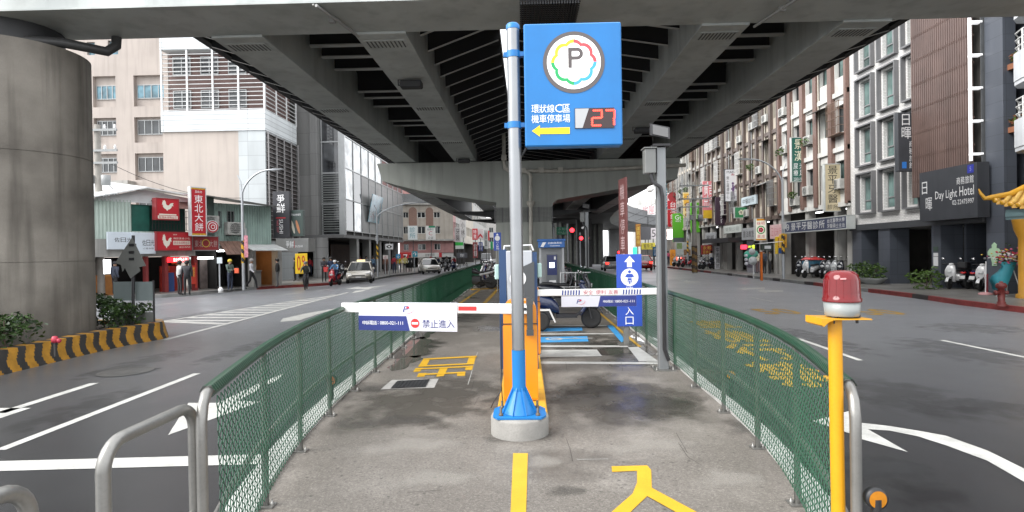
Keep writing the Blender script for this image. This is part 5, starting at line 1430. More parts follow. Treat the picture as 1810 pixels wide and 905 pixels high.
# ---- brown pilaster apartment row
def apartment(label, pxN, pxF, zg, fh, nf, bays, wall, pil, spand, seed, name='apartment_building', X=XR, arcade=True, style='slide', top_extra=.9, frames=None, D=9, open_h=None, wz=(.95, 2.45)):
    r_ = random.Random(seed); yN, yF = ypx(pxN, X), ypx(pxF, X); Wd = yF - yN
    t = thing(name, label, 'building', (X, yF, 0), R(-90)); fr2 = Fr(X, yF, R(-90))
    bw = Wd / bays; pw = min(.55, bw * .24); holes = []
    for b in range(bays):
        for f in range(nf):
            z = zg + fh * f; holes.append((b * bw + pw / 2 + .04, (b + 1) * bw - pw / 2 - .04, z + wz[0], z + wz[1], .35))
    g = MB(); wall_holes(g, 0, Wd, zg, zg + fh * nf + top_extra, holes, D, .35); g.build('wall', spand, t)
    g = MB()
    for b in range(bays + 1):
        x = b * bw; x0, x1 = max(0, x - pw / 2), min(Wd, x + pw / 2); g.box(x0, x1, -.22, -.003, zg + .02, zg + fh * nf + .3)
    g.build('pilaster', pil, t)
    g = MB()
    for f in range(nf + 1): g.box(0, Wd, -.14, -.002, zg + fh * f - .12, zg + fh * f + .14)
    g.build('floor_band', wall, t)
    for b in range(1, bays, 2):
        g = MB(); x = b * bw + pw * .5 + .06; g.tube([(x, -.10, zg - .1), (x, -.10, zg + fh * nf * r_.uniform(.5, 1))], .045, 6); g.build('drainpipe', r_.choice([frame_al, M('pipe_pvc', (.45, .42, .36), .5)]), t)
    for i, h in enumerate(holes):
        w_, h_ = h[1] - h[0], h[3] - h[2]
        window(t, h[0], h[2], w_, h_, .22, style, r_.choice(frames or [frame_al, frame_wh, frame_dk]), r_.choice([glass_dk, glass_dk, glass_gr]))
        k = r_.random(); ok = True
        if k < .26: aircon(t, h[0] + r_.uniform(0, max(.01, w_ - .8)), h[2] - r_.choice([.6, .1]), -.01)
        elif k < .50: cage(t, h[0] - .05, h[2] - .15, w_ + .1, h_ + .25, .5, r_.choice([frame_wh, frame_al, M('rust_frame', (.16, .10, .07), .6)]))
        elif k < .74: awning(t, h[0] - .1, h[3] + .22, w_ + .2, .75, .28, r_.choice([M('awning_dark', (.06, .05, .045), .6, var=.2), M('awning_tin', (.30, .30, .29), .5, var=.3)]))
        if r_.random() < .08:
            g = MB(); leaves(g, ((h[0] + h[1]) / 2, -.4, h[2] + .1), .6, .25, .3, 90, .09, r_); g.build('window_plant', [leafm, leafm2], t)
    if arcade:
        for b in range(bays + 1):
            if b % 2 == 0 or b == bays: x = min(Wd - .4, b * bw); g = MB(); g.box(x, x + .4, .0, .45, .15, zg); g.build('arcade_post', grey_r, t)
        g = MB(); g.box(0, Wd, 3.4, 3.6, .15, zg); g.box(0, .06, .5, 3.4, .15, zg); g.box(Wd - .06, Wd, .5, 3.4, .15, zg); g.build('shop_front', dim_in, t)
        g = MB(); g.quad((0, 0, zg), (0, 3.6, zg), (Wd, 3.6, zg), (Wd, 0, zg)); g.build('arcade_ceiling', dim_in, t)
        rr_ = random.Random(seed + 5); x = .4
        while x < Wd - 1.2:
            w_ = rr_.uniform(.7, 1.5); g = MB(); g.box(x, x + w_, 3.32, 3.38, .15, rr_.uniform(1.9, 2.5)); g.build('shop_door', paint(rr_.choice([(.25, .10, .05), (.12, .13, .14), (.30, .28, .24), (.10, .05, .04), (.05, .10, .12)])), t); x += w_ + rr_.uniform(.2, .8)
        g = MB()
        for i in range(int(Wd / 3)): g.box(i * 3 + 1, i * 3 + 2.2, 1.6, 1.7, zg - .1, zg - .04)
        g.build('tube_lamp', glow((.95, .97, 1.0), 3.0), t)
    return t, fr2, bw
apartment('brown and cream apartment block with the long blue dental clinic sign', 1505, 1382, 4.3, 3.05, 4, 5, white_r, brown_t, white_r, 21, frames=[frame_wh, frame_dk])
brown_d = tile_mat('dark_brown_tile', (.125, .092, .078), (.085, .065, .057), .12, .06, .5, .5, .3, .008)
apartment('dark brown apartment block with narrow bays and window cages beyond the dental clinic', 1381.5, 1282, 4.1, 3.0, 4, 9, brown_d, brown_d, cream, 22)
apartment('weathered apartment block behind the spiral-striped utility pole', 1281, 1228, 4.2, 3.0, 4, 7, grey_r, brown_d, cream, 23)
apartment('far apartment block with cream walls behind the green and red signs', 1227, 1196, 4.2, 3.1, 4, 7, cream, grey_r, cream, 24)
apartment('distant apartment block at the end of the right row', 1195.5, 1172, 4.2, 3.1, 4, 7, white_r, grey_r, cream, 25)
# far end of the right-hand street
def far_block(label, px0, px1, pytop, Y, wall, rowsn, coln, D=10, wm=None, gm=None):
    A = P(px0, 446, Y); B = P(px1, 446, Y); zt = P((px0 + px1) / 2, pytop, Y).z; Wd = B.x - A.x
    t = thing('street_building', label, 'building', (A.x, Y, 0), 0)
    holes = []; z0 = 4.0; fh = max(2.8, (zt - z0) / rowsn)
    for i in range(coln):
        for j in range(rowsn):
            if z0 + j * fh + 2.4 < zt: holes.append((Wd * (i + .2) / coln, Wd * (i + .8) / coln, z0 + j * fh + .9, z0 + j * fh + 2.3, .2))
    g = MB(); wall_holes(g, 0, Wd, .15, zt, holes, D); g.build('wall', wall, t)
    for h in holes: window(t, h[0], h[2], h[1] - h[0], h[3] - h[2], .12, 'slide', wm or frame_al, gm or glass_dk)
    g = MB(); g.box(.1, Wd - .1, -.05, .0, .2, 3.2); g.build('shop_front', dim_in, t)
    return t
far_block('pale high-rise at the far end of the right street', 1122, 1176, 352, 175, white_r, 5, 6)
far_block('grey building closing the far end of the left street', 838, 912, 385, 165, M('far_grey_wall', (.30, .29, .28), .8, var=.2), 4, 6)
far_block('grey block with a dark panel at the far end of the right street', 1132, 1162, 385, 150, grey_r, 3, 4)
# ================================================================== left side: planter, hedges, column foot
stripe_y = M('kerb_yellow_paint', (.50, .25, .03), .6, var=.3, scale=6, fine=.3); stripe_k = M('kerb_black_paint', (.045, .042, .04), .6, var=.3, scale=5, fine=.3)
PK = smooth_path([(-8.92, 2), (-8.90, 6), (-8.93, 9.5), (-8.98, 12.2), (-8.8, 13.3), (-8.75, 13.7), (-8.95, 14.15), (-9.6, 14.5), (-12.5, 14.2), (-12.9, 12), (-12.9, 2)], .028)
t = thing('planter', 'roadside planter with black and yellow striped kerb around the concrete column', 'planter', (-10.8, 10, 0))
g = MB(); inn = offset_path(PK, .10); inn2 = offset_path(PK, .34); lv_ = 16; per = 6.6
def srow(i):
    p, q, s_ = PK[i], inn[i], inn2[i]; o = Vector((10.8, -10, 0)); res = []
    for k in range(lv_ + 1):
        f = k / lv_; a = p.lerp(q, f); res.append((a.x + 10.8, a.y - 10, .40 * f))
    res.append((s_.x + 10.8, s_.y - 10, .405)); return res
rws = [srow(i) for i in range(len(PK))]
for i in range(len(PK) - 1):
    for k in range(lv_ + 1):
        sh = .55 * math.sin(min(k, lv_) / lv_ * math.pi * 1.6 - .3)
        g.use(0 if ((i / per + sh * .45) % 2) < 1.05 else 1)
        A, B, C, D = rws[i][k], rws[i + 1][k], rws[i + 1][k + 1], rws[i][k + 1]
        g.quad(A, B, C, D)
g.build('striped_kerb', [stripe_y, stripe_k], t)
g = MB(); g.poly([(p.x + 10.8, p.y - 10, .30) for p in inn[::12]]); g.build('soil', M('soil', (.07, .05, .035), .9, var=.3, scale=5), t)
def hedge(label, x0, x1, y0, y1, z0, z1, n, skip=None):
    t = thing('hedge', label, 'hedge', ((x0 + x1) / 2, (y0 + y1) / 2, .3), 0, 'clipped hedges in the striped planter')
    r_ = random.Random(int(x0 * 7 + y0)); g = MB(); cx, cy = (x0 + x1) / 2, (y0 + y1) / 2
    for _ in range(n):
        x, y = r_.uniform(x0, x1), r_.uniform(y0, y1)
        if skip and (x - skip[0]) ** 2 + (y - skip[1]) ** 2 < skip[2] ** 2: continue
        ht = z1 + .10 * math.sin(x * 3 + y * 2) + .07 * math.sin(y * 7 + x)
        ed = min(1, min(x - x0, x1 - x, y - y0, y1 - y) / .3) ; ht = z0 + (ht - z0) * (.55 + .45 * max(0, ed) ** .5)
        z = ht - abs(r_.gauss(0, .12)) if r_.random() < .75 else r_.uniform(z0, ht)
        leaves(g, (x - cx, y - cy, z - .3), .03, .03, .03, 1, .055, r_, 3, True)
    g.build('foliage', [leafm, leafm3, leafm], t)
    g = MB(); 
    for _ in range(40):
        x, y = r_.uniform(x0 + .1, x1 - .1), r_.uniform(y0 + .1, y1 - .1)
        if skip and (x - skip[0]) ** 2 + (y - skip[1]) ** 2 < skip[2] ** 2: continue
        g.tube([(x - cx, y - cy, 0), (x - cx + r_.uniform(-.1, .1), y - cy, z1 - .45)], .012, 5)
    g.build('stems', M('hedge_stem', (.07, .05, .035), .8), t)
hedge('leafy hedge in the planter in front of the concrete column', -10.9, -9.15, 7.6, 10.75, .35, 1.02, 5200)
hedge('leafy hedge in the planter right of the concrete column by the grey sign backs', -12.4, -9.2, 12.6, 14.0, .35, 1.02, 5200, (-10.75, 12, 1.4))
for lab, px, py, Y, m_ in (('pink painted garden stake head in the hedge before the concrete column', 97, 600, 9.6, M('stake_pink', (.42, .03, .06), .5)), ('dark red pump head at the tip of the striped planter', 271, 573, 13.6, M('stake_dark_red', (.12, .03, .03), .5))):
    q = P(px, py, Y); t = thing('garden_stake', lab, 'stake', (q.x, Y, .3)); h_ = q.z - .3
    g = MB(); g.tube([(0, 0, 0), (0, 0, h_ - .06)], .018, 6); g.build('stem', stripe_k, t)
    g = MB(); g.lathe([(0, -.07), (.05, -.04), (.055, .0), (.04, .05), (0, .06)], (0, 0, h_), n=12); g.lathe([(0, -.05), (.035, -.02), (.035, .02), (0, .04)], (.07, 0, h_ - .02), n=10); g.build('head', m_, t)
# sign backs in the planter tip
bk = M('sign_back_grey', (.16, .165, .155), .5, .2, var=.15); bk2 = M('sign_back_blue_grey', (.20, .24, .24), .5, .2, var=.12)
Y = 13.5; q = P(232, 560, Y); F_ = Fr(q.x, Y, 0)
t = thing('road_sign', 'back of a grey triangular road sign on a dark pole in the planter tip', 'road sign', (q.x, Y, .3))
def A_(px, py): a, z = F_.at(px, py); return a, z - .3
g = MB(); g.prism([(x, -.012, z) for x, z in (A_(233.5, 420), A_(204, 465), A_(214, 468), A_(217, 480), A_(221, 473), A_(231, 492), A_(248, 479), A_(246, 472), A_(258, 470))], (0, .02, 0)); g.build('panel', bk, t)
g = MB(); g.tube([(A_(233, 560)[0], .04, 0), (A_(233.5, 418)[0], .04, A_(233, 416)[1])], .035, 8)
for yy in (433, 446, 458): g.box(A_(229, yy)[0], A_(238, yy)[0], -.03, .06, A_(229, yy)[1] - .03, A_(229, yy)[1] + .03)
g.build('pole', blackp, t)
for lab, xa, xb in (('grey-green back of a low sign panel left of the dark pole', 190, 223), ('grey-green back of a low sign panel right of the dark pole', 229, 260)):
    t = thing('road_sign', lab, 'road sign', (F_.world(A_(xa, 520)[0], 0, 0).x, Y + .2, .3), 0, 'low sign backs in the planter tip')
    w_ = A_(xb, 520)[0] - A_(xa, 520)[0]; z0, z1 = A_(xa, 533)[1], A_(xa, 499)[1]
    g = MB(); g.box(.0, w_, 0, .02, z0, z1); g.build('panel', bk2, t)
    g = MB(); g.box(.0, w_, 0, .02, -.05, z0 - .28); g.build('lower_board', bk, t)
    g = MB(); xx = 0 if xa < 200 else w_; g.tube([(xx, .04, 0), (xx, .04, z1 + .02)], .025, 8); g.build('post', blackp, t)

# ================================================================== left buildings
beige = M('beige_render', (.42, .37, .335), .8, var=.10, scale=.5, streak=.35, fine=.06)
corr = M('corrugated_mint', (.46, .55, .49), .5, var=.15, scale=1.2, streak=.4)
corr2 = M('mint_cladding', (.38, .51, .46), .6, var=.2, scale=1.2, streak=.5)
tin = M('roof_tin_white', (.70, .72, .72), .35, .1, var=.12, scale=1.5)
# ---- beige building
YBG = 46.0; FBG = Fr(P(100, 450, YBG).x, YBG, 0)
B = thing('beige_building', 'beige rendered building with recessed window bays behind the green tin shophouse', 'building', (FBG.o.x, YBG, 0))
xx = lambda px: FBG.at(px, 300)[0]
zz_ = lambda py, px=250: FBG.at(px, py)[1]
holes = []; wins = []
colsB = [(167, 207), (239, 292)]
rowsB = [(188, 133, 173, 148), (252, 207, 237, 211), (318, 271, 303, 277), (378, 335, 366, 340)]
for y1, y0, w1, w0 in rowsB:
    for a, b in colsB: holes.append((xx(a), xx(b), zz_(y1), zz_(y0), .35)); wins.append((xx(a) + .1, zz_(w1), xx(b) - xx(a) - .1, zz_(w0) - zz_(w1), a))
for k in (1, 2): 
    pass
smallh = [(xx(195), xx(213), zz_(95), zz_(70), .3), (xx(158), xx(172), zz_(95), zz_(72), .3)]
g = MB(); wall_holes(g, xx(60), xx(300), .15, 24, holes + smallh, 12); g.build('wall', beige, B)
for h in holes: 
    g = MB(); g.quad((h[0], .35, h[2]), (h[1], .35, h[2]), (h[1], .35, h[3]), (h[0], .35, h[3])); g.build('bay_panel', beige, B)
for i, (x, z, w_, h_, a) in enumerate(wins): window(B, x, z, w_, h_, .25, 'four', frame_al, glass_bl if i < 2 else glass_dk)
for h in smallh: window(B, h[0], h[2], h[1] - h[0], h[3] - h[2], .18, 'plain', frame_al, glass_bl)
g = MB(); g.box(xx(210), xx(240), -1.0, 0, zz_(328), zz_(321)); g.build('canopy', grey_r, B)
# ---- louvre building
YL = 40.0; FLV = Fr(P(292, 450, YL).x, YL, 0)
Bl = thing('louvre_building', 'building with white and brown louvre bands above a beige wall', 'building', (FLV.o.x, YL, 0))
x = lambda px, ly=0: FLV.at(px, 300, ly)[0]; z = lambda py, px=380: FLV.at(px, py)[1]
Wl = x(470); corner = FLV.o.x + Wl
dep = PX(527, 450, corner).y - YL
wp = tile_mat('white_metal_panel', (.47, .50, .51), (.25, .26, .27), 2.0, 1.0, .35, .0, .2, .012)
zt0, zt1, zt2, zt3 = z(350), z(222), z(197), z(84)
g = MB(); g.box(0, x(423), .0, 5, .15, zt1 - .4); g.build('wall', M('beige_wall_plain', (.45, .395, .355), .8, var=.1, scale=.5, streak=.2), Bl)
g = MB(); g.box(x(423) + .003, Wl, -.05, dep, .15, zt1 - .4); g.build('wall', wp, Bl)
band = tile_mat('white_band_panel', (.62, .65, .66), (.28, .29, .30), 6, .34, .35, 0, .3, .02)
for z0_, z1_ in ((zt1 - .4, zt2 + .05), (zt3 - .1, zt3 + 1.2)): g = MB(); g.box(-.05, Wl + .05, -.12, dep, z0_, z1_); g.build('white_band', band, Bl)
g = MB(); g.box(.1, Wl - .4, .7, dep - .2, zt2, zt3 + 9); g.build('inner_wall', M('inner_brown', (.14, .085, .075), .7, var=.3, scale=1), Bl)
lm = M('louvre_white', (.62, .63, .63), .4, .1, var=.08)
def louvres(name, ax, a, b, z0, z1, nx, step, off):
    g = MB()
    k = z0 + step * .5
    while k < z1:
        if ax == 'x': g.box(a, b, off, off + .10, k - .019, k + .019)
        else: g.box(off - .10, off, a, b, k - .017, k + .017)
        k += step
    for i in range(nx + 1):
        u = a + (b - a) * i / nx
        if ax == 'x': g.box(u - .06, u + .06, off - .06, off - .002, z0, z1)
        else: g.box(off + .002, off + .06, u - .06, u + .06, z0, z1)
    return g.build(name, lm, Bl)
louvres('louvre_screen', 'x', 0, Wl, zt2, zt3, 4, .30, -.02)
louvres('louvre_screen', 'y', 0, dep, zt2, zt3, 3, .30, Wl)
louvres('louvre_screen', 'x', 0, Wl, zt3 + 1.25, zt3 + 8, 4, .30, -.02)
zl0 = z(425, 470)
g = MB(); g.box(Wl - .02, Wl + .03, .15, dep - .1, zl0, zt1 - .5); g.build('dark_side', M('side_dark', (.05, .04, .038), .6, var=.2), Bl)
lm = M('louvre_side_grey', (.26, .25, .25), .45, .1, var=.1); louvres('louvre_screen', 'y', .1, dep - .05, zl0, zt1 - .45, 4, .32, Wl + .14)
for i in range(3):
    for j in range(2):
        window(Bl, .4 + i * 2.0, zt2 + .4 + j * 2.4, 1.3, 1.3, .62, 'slide', frame_al, glass_dk)
# ---- grey stone and glass tower
YG = 47.0; cx0, cx1 = P(527, 450, YG).x, P(610, 450, YG).x
Bg = thing('glass_tower', 'grey stone and mirror glass office building on a dark pillared ground floor', 'building', (cx1, YG, 0))
gst = tile_mat('grey_stone_panel', (.20, .20, .195), (.09, .09, .09), 1.35, 1.7, .4, 0, .25, .012)
mir = glass_mat('mirror_glass', (.30, .31, .31), .04, .9); mird = glass_mat('dark_mirror_glass', (.035, .038, .042), .05, .8); 
MATS['mirror_glass'].node_tree.nodes['Principled BSDF'].inputs['Metallic'].default_value = .75
zb = P(610, 415, YG).z; yE = PX(712, 450, cx1).y - YG
xw = lambda px: P(px, 450, YG).x - cx1
g = MB(); g.box(xw(527), xw(556), -.3, 8, zb, 26); g.box(xw(556) + .004, xw(569), -.6, 8, zb, 26); g.build('stone_wall', gst, Bg)
g = MB(); g.box(xw(569) + .01, -.35, .15, 8, zb, 26); g.build('dark_glass', mird, Bg)
g = MB()
for k in range(9): g.box(xw(569), -.3, .06, .14, zb + k * 2.55 - .05, zb + k * 2.55 + .05)
for u in (xw(569) + .05, -.36): g.box(u, u + .08, .04, .14, zb, 26)
g.build('mullions', frame_al, Bg)
g = MB(); 
k = zb + .3
while k < zb + 5.1: g.box(xw(571), -.45, .0, .05, k - .04, k + .04); k += .20
g.build('louvre_panel', M('louvre_grey', (.16, .17, .165), .4, .3), Bg)
nb = 9; bw = yE / nb
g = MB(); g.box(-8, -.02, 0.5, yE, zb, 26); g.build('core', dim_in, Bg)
gg = random.Random(9)
for i in range(nb):
    for k in range(6):
        z0 = zb + .4 + k * 2.6
        m_ = MATS['grey_stone_panel'] if (k < 2 and i > 1) else (mir if k >= 2 or gg.random() < .4 else mird)
        g = MB(); g.box(-.015, .03, i * bw + .05, (i + 1) * bw - .05, z0, z0 + 2.5); g.build('glass_panel', m_, Bg)
g = MB()
for i in range(nb + 1): g.box(.0, .09, i * bw - .04, i * bw + .04, zb, zb + 16)
for k in range(7): g.box(.0, .08, 0, yE, zb + .35 + k * 2.6 - .04, zb + .35 + k * 2.6 + .04)
g.box(-.4, .12, -.1, .12, zb, 26)
g.build('mullions', frame_al, Bg)
g = MB(); g.box(-9.5, .12, -.7, yE, zb - .25, zb); g.build('soffit', M('soffit_grey', (.12, .12, .12), .5), Bg)
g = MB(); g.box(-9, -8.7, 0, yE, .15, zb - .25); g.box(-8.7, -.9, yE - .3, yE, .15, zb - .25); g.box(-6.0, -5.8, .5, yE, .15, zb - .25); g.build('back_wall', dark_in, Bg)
prd = tile_mat('round_pillar_stone', (.24, .24, .235), (.12, .12, .12), 1.2, .85, .45, 0, .2, .02)
q = P(559, 492, 44.5); 
g = MB(); g.lathe([(.62, .15), (.62, .5), (.58, .55), (.58, zb - .25)], (q.x - cx1, -1.4, 0), n=28); g.build('pillar', prd, Bg)
for i in range(1, 6): 
    g = MB(); g.box(-.75, -.1, i * 4.0 - .35, i * 4.0 + .35, .15, zb - .25); g.build('pillar', gst, Bg)
g = MB(); g.box(-4, -3.9, 8, 16, .3, zb - .6); g.build('shop_front', M('brown_shop', (.10, .055, .04), .6, var=.3), Bg)
g = MB(); a = P(620, 388, 52); g.prism([(.1, 6.5, zb + 1.4), (.1, 10.5, zb + 1.4), (.6, 10.5, zb + 4.0), (.6, 6.5, zb + 4.0)], (.06, 0, 0)); g.build('tilted_glass', glass_bl, Bg)

# ---- tin shophouse row (angled to the island)
A0 = P(150, 450, 26.6); B0 = P(492, 450, 35.2)
FS = Fr.two(A0, B0)
def s(px, py, ly=0.0): return FS.at(px, py, ly)
sx = lambda px: FS.at(px, 430)[0]
SH = thing('tin_shophouse', 'mint corrugated tin shophouse with a white gable roof and dark shop openings', 'building', (A0.x, A0.y, 0), FS.rot)
za = s(230, 405)[1]; ze = s(200, 356)[1]; zap = s(255, 334)[1]
g = MB()
def corrug(g, x0, x1, z0, z1, y=0.0, step=.16, d=.03):
    k = x0; 
    while k < x1 - .01:
        e = min(x1, k + step); m1, m2 = k + (e - k) * .3, k + (e - k) * .55
        for a, b, ya, yb in ((k, m1, y, y), (m1, m2, y, y - d), (m2, m2 + (e - m2) * .5, y - d, y - d), (m2 + (e - m2) * .5, e, y - d, y)):
            g.quad((a, ya, z0), (b, yb, z0), (b, yb, z1), (a, ya, z1))
        k = e
corrug(g, sx(155), sx(233), za - .5, ze + .1); corrug(g, sx(233), sx(345), za - .55, za - .1, -.02)
g.build('wall', corr, SH)
g = MB(); g.box(sx(150), sx(345), 1.0, 7, 2.8, ze); g.build('inner_wall', M('green_tarp', (.018, .10, .075), .6, var=.3, scale=1.5), SH)
g = MB(); g.box(sx(233), sx(268), .2, .25, za - .1, ze - .1); g.build('green_tarp', M('green_tarp2', (.02, .13, .10), .5, var=.3, scale=2), SH)
g = MB(); xa, xb, xc = sx(150), sx(255), sx(352)
for (p0, q0), (p1, q1) in (((xa, s(152, 352)[1]), (xb, zap)), ((xb, zap), (xc, s(350, 352)[1]))):
    g.prism([(p0, -.5, q0), (p1, -.5, q1), (p1, 6, q1 + .9), (p0, 6, q0 + .9)], (0, 0, .06))
g.build('roof', tin, SH)
g = MB(); g.poly([(xa, -.02, ze), (xc, -.02, ze), (xc, -.02, s(350, 354)[1]), (xb, -.02, zap - .03), (xa, -.02, s(152, 354)[1])]); g.build('gable', tin, SH)
g = MB(); g.prism([(sx(268), -.75, ze - .25), (xc + .1, -.75, ze - .25), (xc + .1, 0, ze + .15), (sx(268), 0, ze + .15)], (0, 0, .04)); g.build('eave', M('eave_rust', (.22, .12, .10), .6, var=.4, scale=3), SH)
g = MB(); 
for i in range(14): u = sx(270) + (sx(340) - sx(270)) * i / 13; g.box(u - .012, u + .012, -.02, .01, za, ze - .3)
for k in range(4): v = za + (ze - .3 - za) * k / 3; g.box(sx(270), sx(340), -.018, .012, v - .012, v + .012)
g.build('window_bars', frame_dk, SH)
g = MB(); zb2 = s(300, 452)[1]
g.box(sx(150), sx(345), .0, 7, zb2 - .02, za - .5); g.build('ceiling_slab', grey_r, SH)
g = MB(); 
for a, b in ((150, 156), (257, 262), (291, 297), (343, 349)): g = MB(); g.box(sx(a), sx(b), 0.02, .35, .15, zb2 - .02); g.build('pillar', M('pillar_red', (.22, .03, .03), .6, var=.2), SH)
g = MB(); g.box(sx(150), sx(390), 4.5, 4.7, .15, zb2 - .05); g.box(sx(150) - .1, sx(150), 0, 4.5, .15, zb2); g.build('back_wall', dark_in, SH)
# orange shop left part, red pancake shop
g = MB(); g.box(sx(178), sx(216), .8, .9, .15, zb2 - .9); g.build('orange_shop', M('shop_orange', (.42, .17, .04), .6, var=.3, scale=3), SH)
g = MB(); g.box(sx(190), sx(207), .72, .79, zb2 - .85, zb2 - .15); g.build('lit_panel', glow((.95, .97, 1.0), 1.3), SH)
g = MB(); g.box(sx(297), sx(343), .9, 1.0, .15, zb2 - .55); g.build('red_shop', M('shop_red', (.42, .035, .02), .5, var=.35, scale=4), SH)
g = MB(); rr_ = random.Random(8)
for i in range(9): u = sx(300) + rr_.random() * (sx(338) - sx(300)); v = .9 + rr_.random() * 1.4; g.box(u, u + .28, .86, .895, v, v + .24)
g.build('posters', M('poster_orange', (.65, .25, .05), .5, var=.3, scale=6), SH)
g = MB(); g.box(sx(302), sx(312), .3, .8, .15, 1.15); g.build('counter', M('counter_blue', (.03, .07, .22), .5), SH)
g = MB(); g.box(sx(344), sx(346), -.02, .3, .3, zb2 - .4); g.box(sx(337), sx(344), -.05, .0, .5, zb2 - .55); g.build('red_banner', M('banner_red', (.55, .05, .03), .5, var=.15), SH)
g = MB(); row_text(g, '東北大餅', sx(339.2), sx(342.8), 1.0, 2.6, -.054) if False else column_text(g, '東北大餅好吃', sx(338.3), sx(342.9), .9, zb2 - .65, -.054); g.build('lettering', M('lettering_yellow', (.8, .6, .1), .5), SH)
# lit shop name strip
def face_sign(name, label, fr_, px0, py0, px1, py1, ly, dep, mat, group=None, edge=None):
    a = fr_.at(px0, py1, ly); b = fr_.at(px1, py0, ly); a2 = fr_.at(px0, py0, ly); b2 = fr_.at(px1, py1, ly)
    x0, x1, z0, z1 = a[0], b[0], (a[1] + b2[1]) / 2, (a2[1] + b[1]) / 2
    o = fr_.world(x0, ly, 0); t = thing(name, label, 'sign', (o.x, o.y, 0), fr_.rot, group)
    g = MB(); g.rbox(0, x1 - x0, 0, dep, z0, z1, .015); pn = g.build('panel', mat, t)
    if edge:
        g = MB(); e = .04; W_ = x1 - x0
        for bb in ((-e, W_ + e, z1 - .01, z1 + e), (-e, W_ + e, z0 - e, z0 + .01), (-e, .01, z0, z1), (W_ - .01, W_ + e, z0, z1)): g.box(bb[0], bb[1], -.015, dep, bb[2], bb[3])
        g.build('frame', edge, t)
    w_, h_ = x1 - x0, z1 - z0
    return t, pn, (lambda f0, f1, g0, g1: (w_ * f0, w_ * f1, z0 + h_ * g0, z0 + h_ * g1))
redsg = M('sign_crimson', (.46, .02, .03), .4, var=.08, scale=2); redsg2 = M('sign_dull_red', (.33, .035, .04), .45, var=.12, scale=2)
yl = M('lettering_yellow'); wl_ = white_l
t, pn, m = face_sign('shop_sign', 'glowing red shop name strip above the red pancake counter', FS, 297, 455, 333, 463.5, -.1, .12, glow((.85, .02, .03), .9))
letters(pn, [('r', '東北', m(.25, .48, .12, .9)), ('r', '大餅', m(.68, .95, .12, .9))], glow((1, .75, .7), 1.5)); g = MB(); q = m(.52, .64, .2, .8); g.disc(((q[0] + q[1]) / 2, -.005, (q[2] + q[3]) / 2), .1, 'y', 16, .05); g.build('logo_ring', glow((1, .75, .7), 1.5), pn)
def rooster(pn, q, mat, y=-.005):
    P0 = [(.05, .62), (.0, .55), (.12, .55), (.10, .40), (.20, .22), (.36, .12), (.42, 0), (.50, .0), (.50, .10), (.66, .14), (.80, .28), (.86, .48), (.98, .42), (.92, .62), (1.0, .70), (.86, .74), (.70, .66), (.60, .50), (.44, .50), (.36, .62), (.34, .80), (.28, .92), (.20, 1.0), (.18, .90), (.08, .92), (.12, .82), (.06, .76)]
    g = MB(); g.poly([(q[0] + (q[1] - q[0]) * a, y, q[2] + (q[3] - q[2]) * b) for a, b in P0]); return g.build('rooster_emblem', mat, pn)
ivory = M('ivory', (.75, .70, .60), .5, var=.05)
t, pn, m = face_sign('shop_sign', 'pale blue-white shop board with thin black lettering left of the triangular sign', FS, 190, 410, 236, 441, -.25, .12, M('sign_pale_blue', (.62, .68, .74), .5, var=.06))
letters(pn, [('r', '佐日光', m(.25, .95, .42, .68))], M('lettering_black', (.03, .03, .03), .5))
t, pn, m = face_sign('shop_sign', 'pale blue-white shop board with small lettering right of the triangular sign', FS, 233, 411, 275, 449, -.32, .12, M('sign_pale_blue'))
letters(pn, [('r', '佐日光', m(.42, .95, .38, .66)), ('r', '小卷米粉', m(.45, .92, .22, .30))], M('lettering_black'))
t, pn, m = face_sign('shop_sign', 'small square red rooster sign hanging above the wide rooster board', FS, 277.5, 352, 315, 387.5, -.9, .4, redsg, edge=redsg2)
rooster(pn, m(.22, .78, .42, .96), ivory); rect(pn, m(.04, .96, .02, .17), ivory, -.004); rect(pn, m(.10, .90, .20, .26), ivory, -.004); letters(pn, [('r', '經傳麻辣鴨血店', m(.08, .92, .04, .15))], redsg, -.008)
t, pn, m = face_sign('shop_sign', 'wide red rooster sign board over the dark shop opening', FS, 278, 411, 337.5, 441.5, -.5, .25, redsg, edge=redsg2)
rooster(pn, m(.14, .42, .10, .92), ivory); rect(pn, m(.46, .97, .28, .52), ivory, -.004); letters(pn, [('r', '脆皮麻辣鴨血店', m(.48, .95, .31, .49))], redsg, -.008); letters(pn, [('r', '傳統美食小吃', m(.46, .97, .60, .72)), ('r', '歡迎外帶內用', m(.64, .97, .10, .20)), ('r', '總店', m(.46, .58, .84, .92))], ivory, -.005)
t, pn, m = face_sign('shop_sign', 'tall red vertical pancake sign with white brush lettering and yellow ends', FS, 339, 332, 363, 416, -1.0, .25, redsg, edge=M('sign_edge_white', (.6, .6, .6), .4))
letters(pn, [('c', '東北大餅', m(.22, .80, .08, .86)), ('r', '品味坊', m(.26, .76, .89, .94))], wl_); rect(pn, m(.0, 1, .965, 1.0), M('fringe_yellow', (.7, .40, .03), .5, var=.5, scale=14), -.004); rect(pn, m(.0, 1, .0, .04), M('fringe_yellow'), -.004)
t, pn, m = face_sign('shop_sign', 'flat dull red pancake sign board above the lit shopfront', FS, 341, 418, 386, 442, -.2, .15, redsg2, edge=M('sign_edge_grey', (.3, .3, .3), .4))
letters(pn, [('r', '東北', m(.06, .40, .22, .72)), ('r', '大餅', m(.62, .96, .22, .72))], M('lettering_dim', (.55, .45, .42), .5)); g = MB(); q = m(.42, .58, .2, .8); g.disc(((q[0] + q[1]) / 2, -.005, (q[2] + q[3]) / 2), .22, 'y', 20, .18); g.build('logo_ring', M('lettering_yellow'), pn)
q = FS.at(374, 401, -.7); o = FS.world(q[0], -.7, 0); t = thing('shop_sign', 'round white and red sign beside the tall pancake sign', 'sign', (o.x, o.y, q[1]), FS.rot)
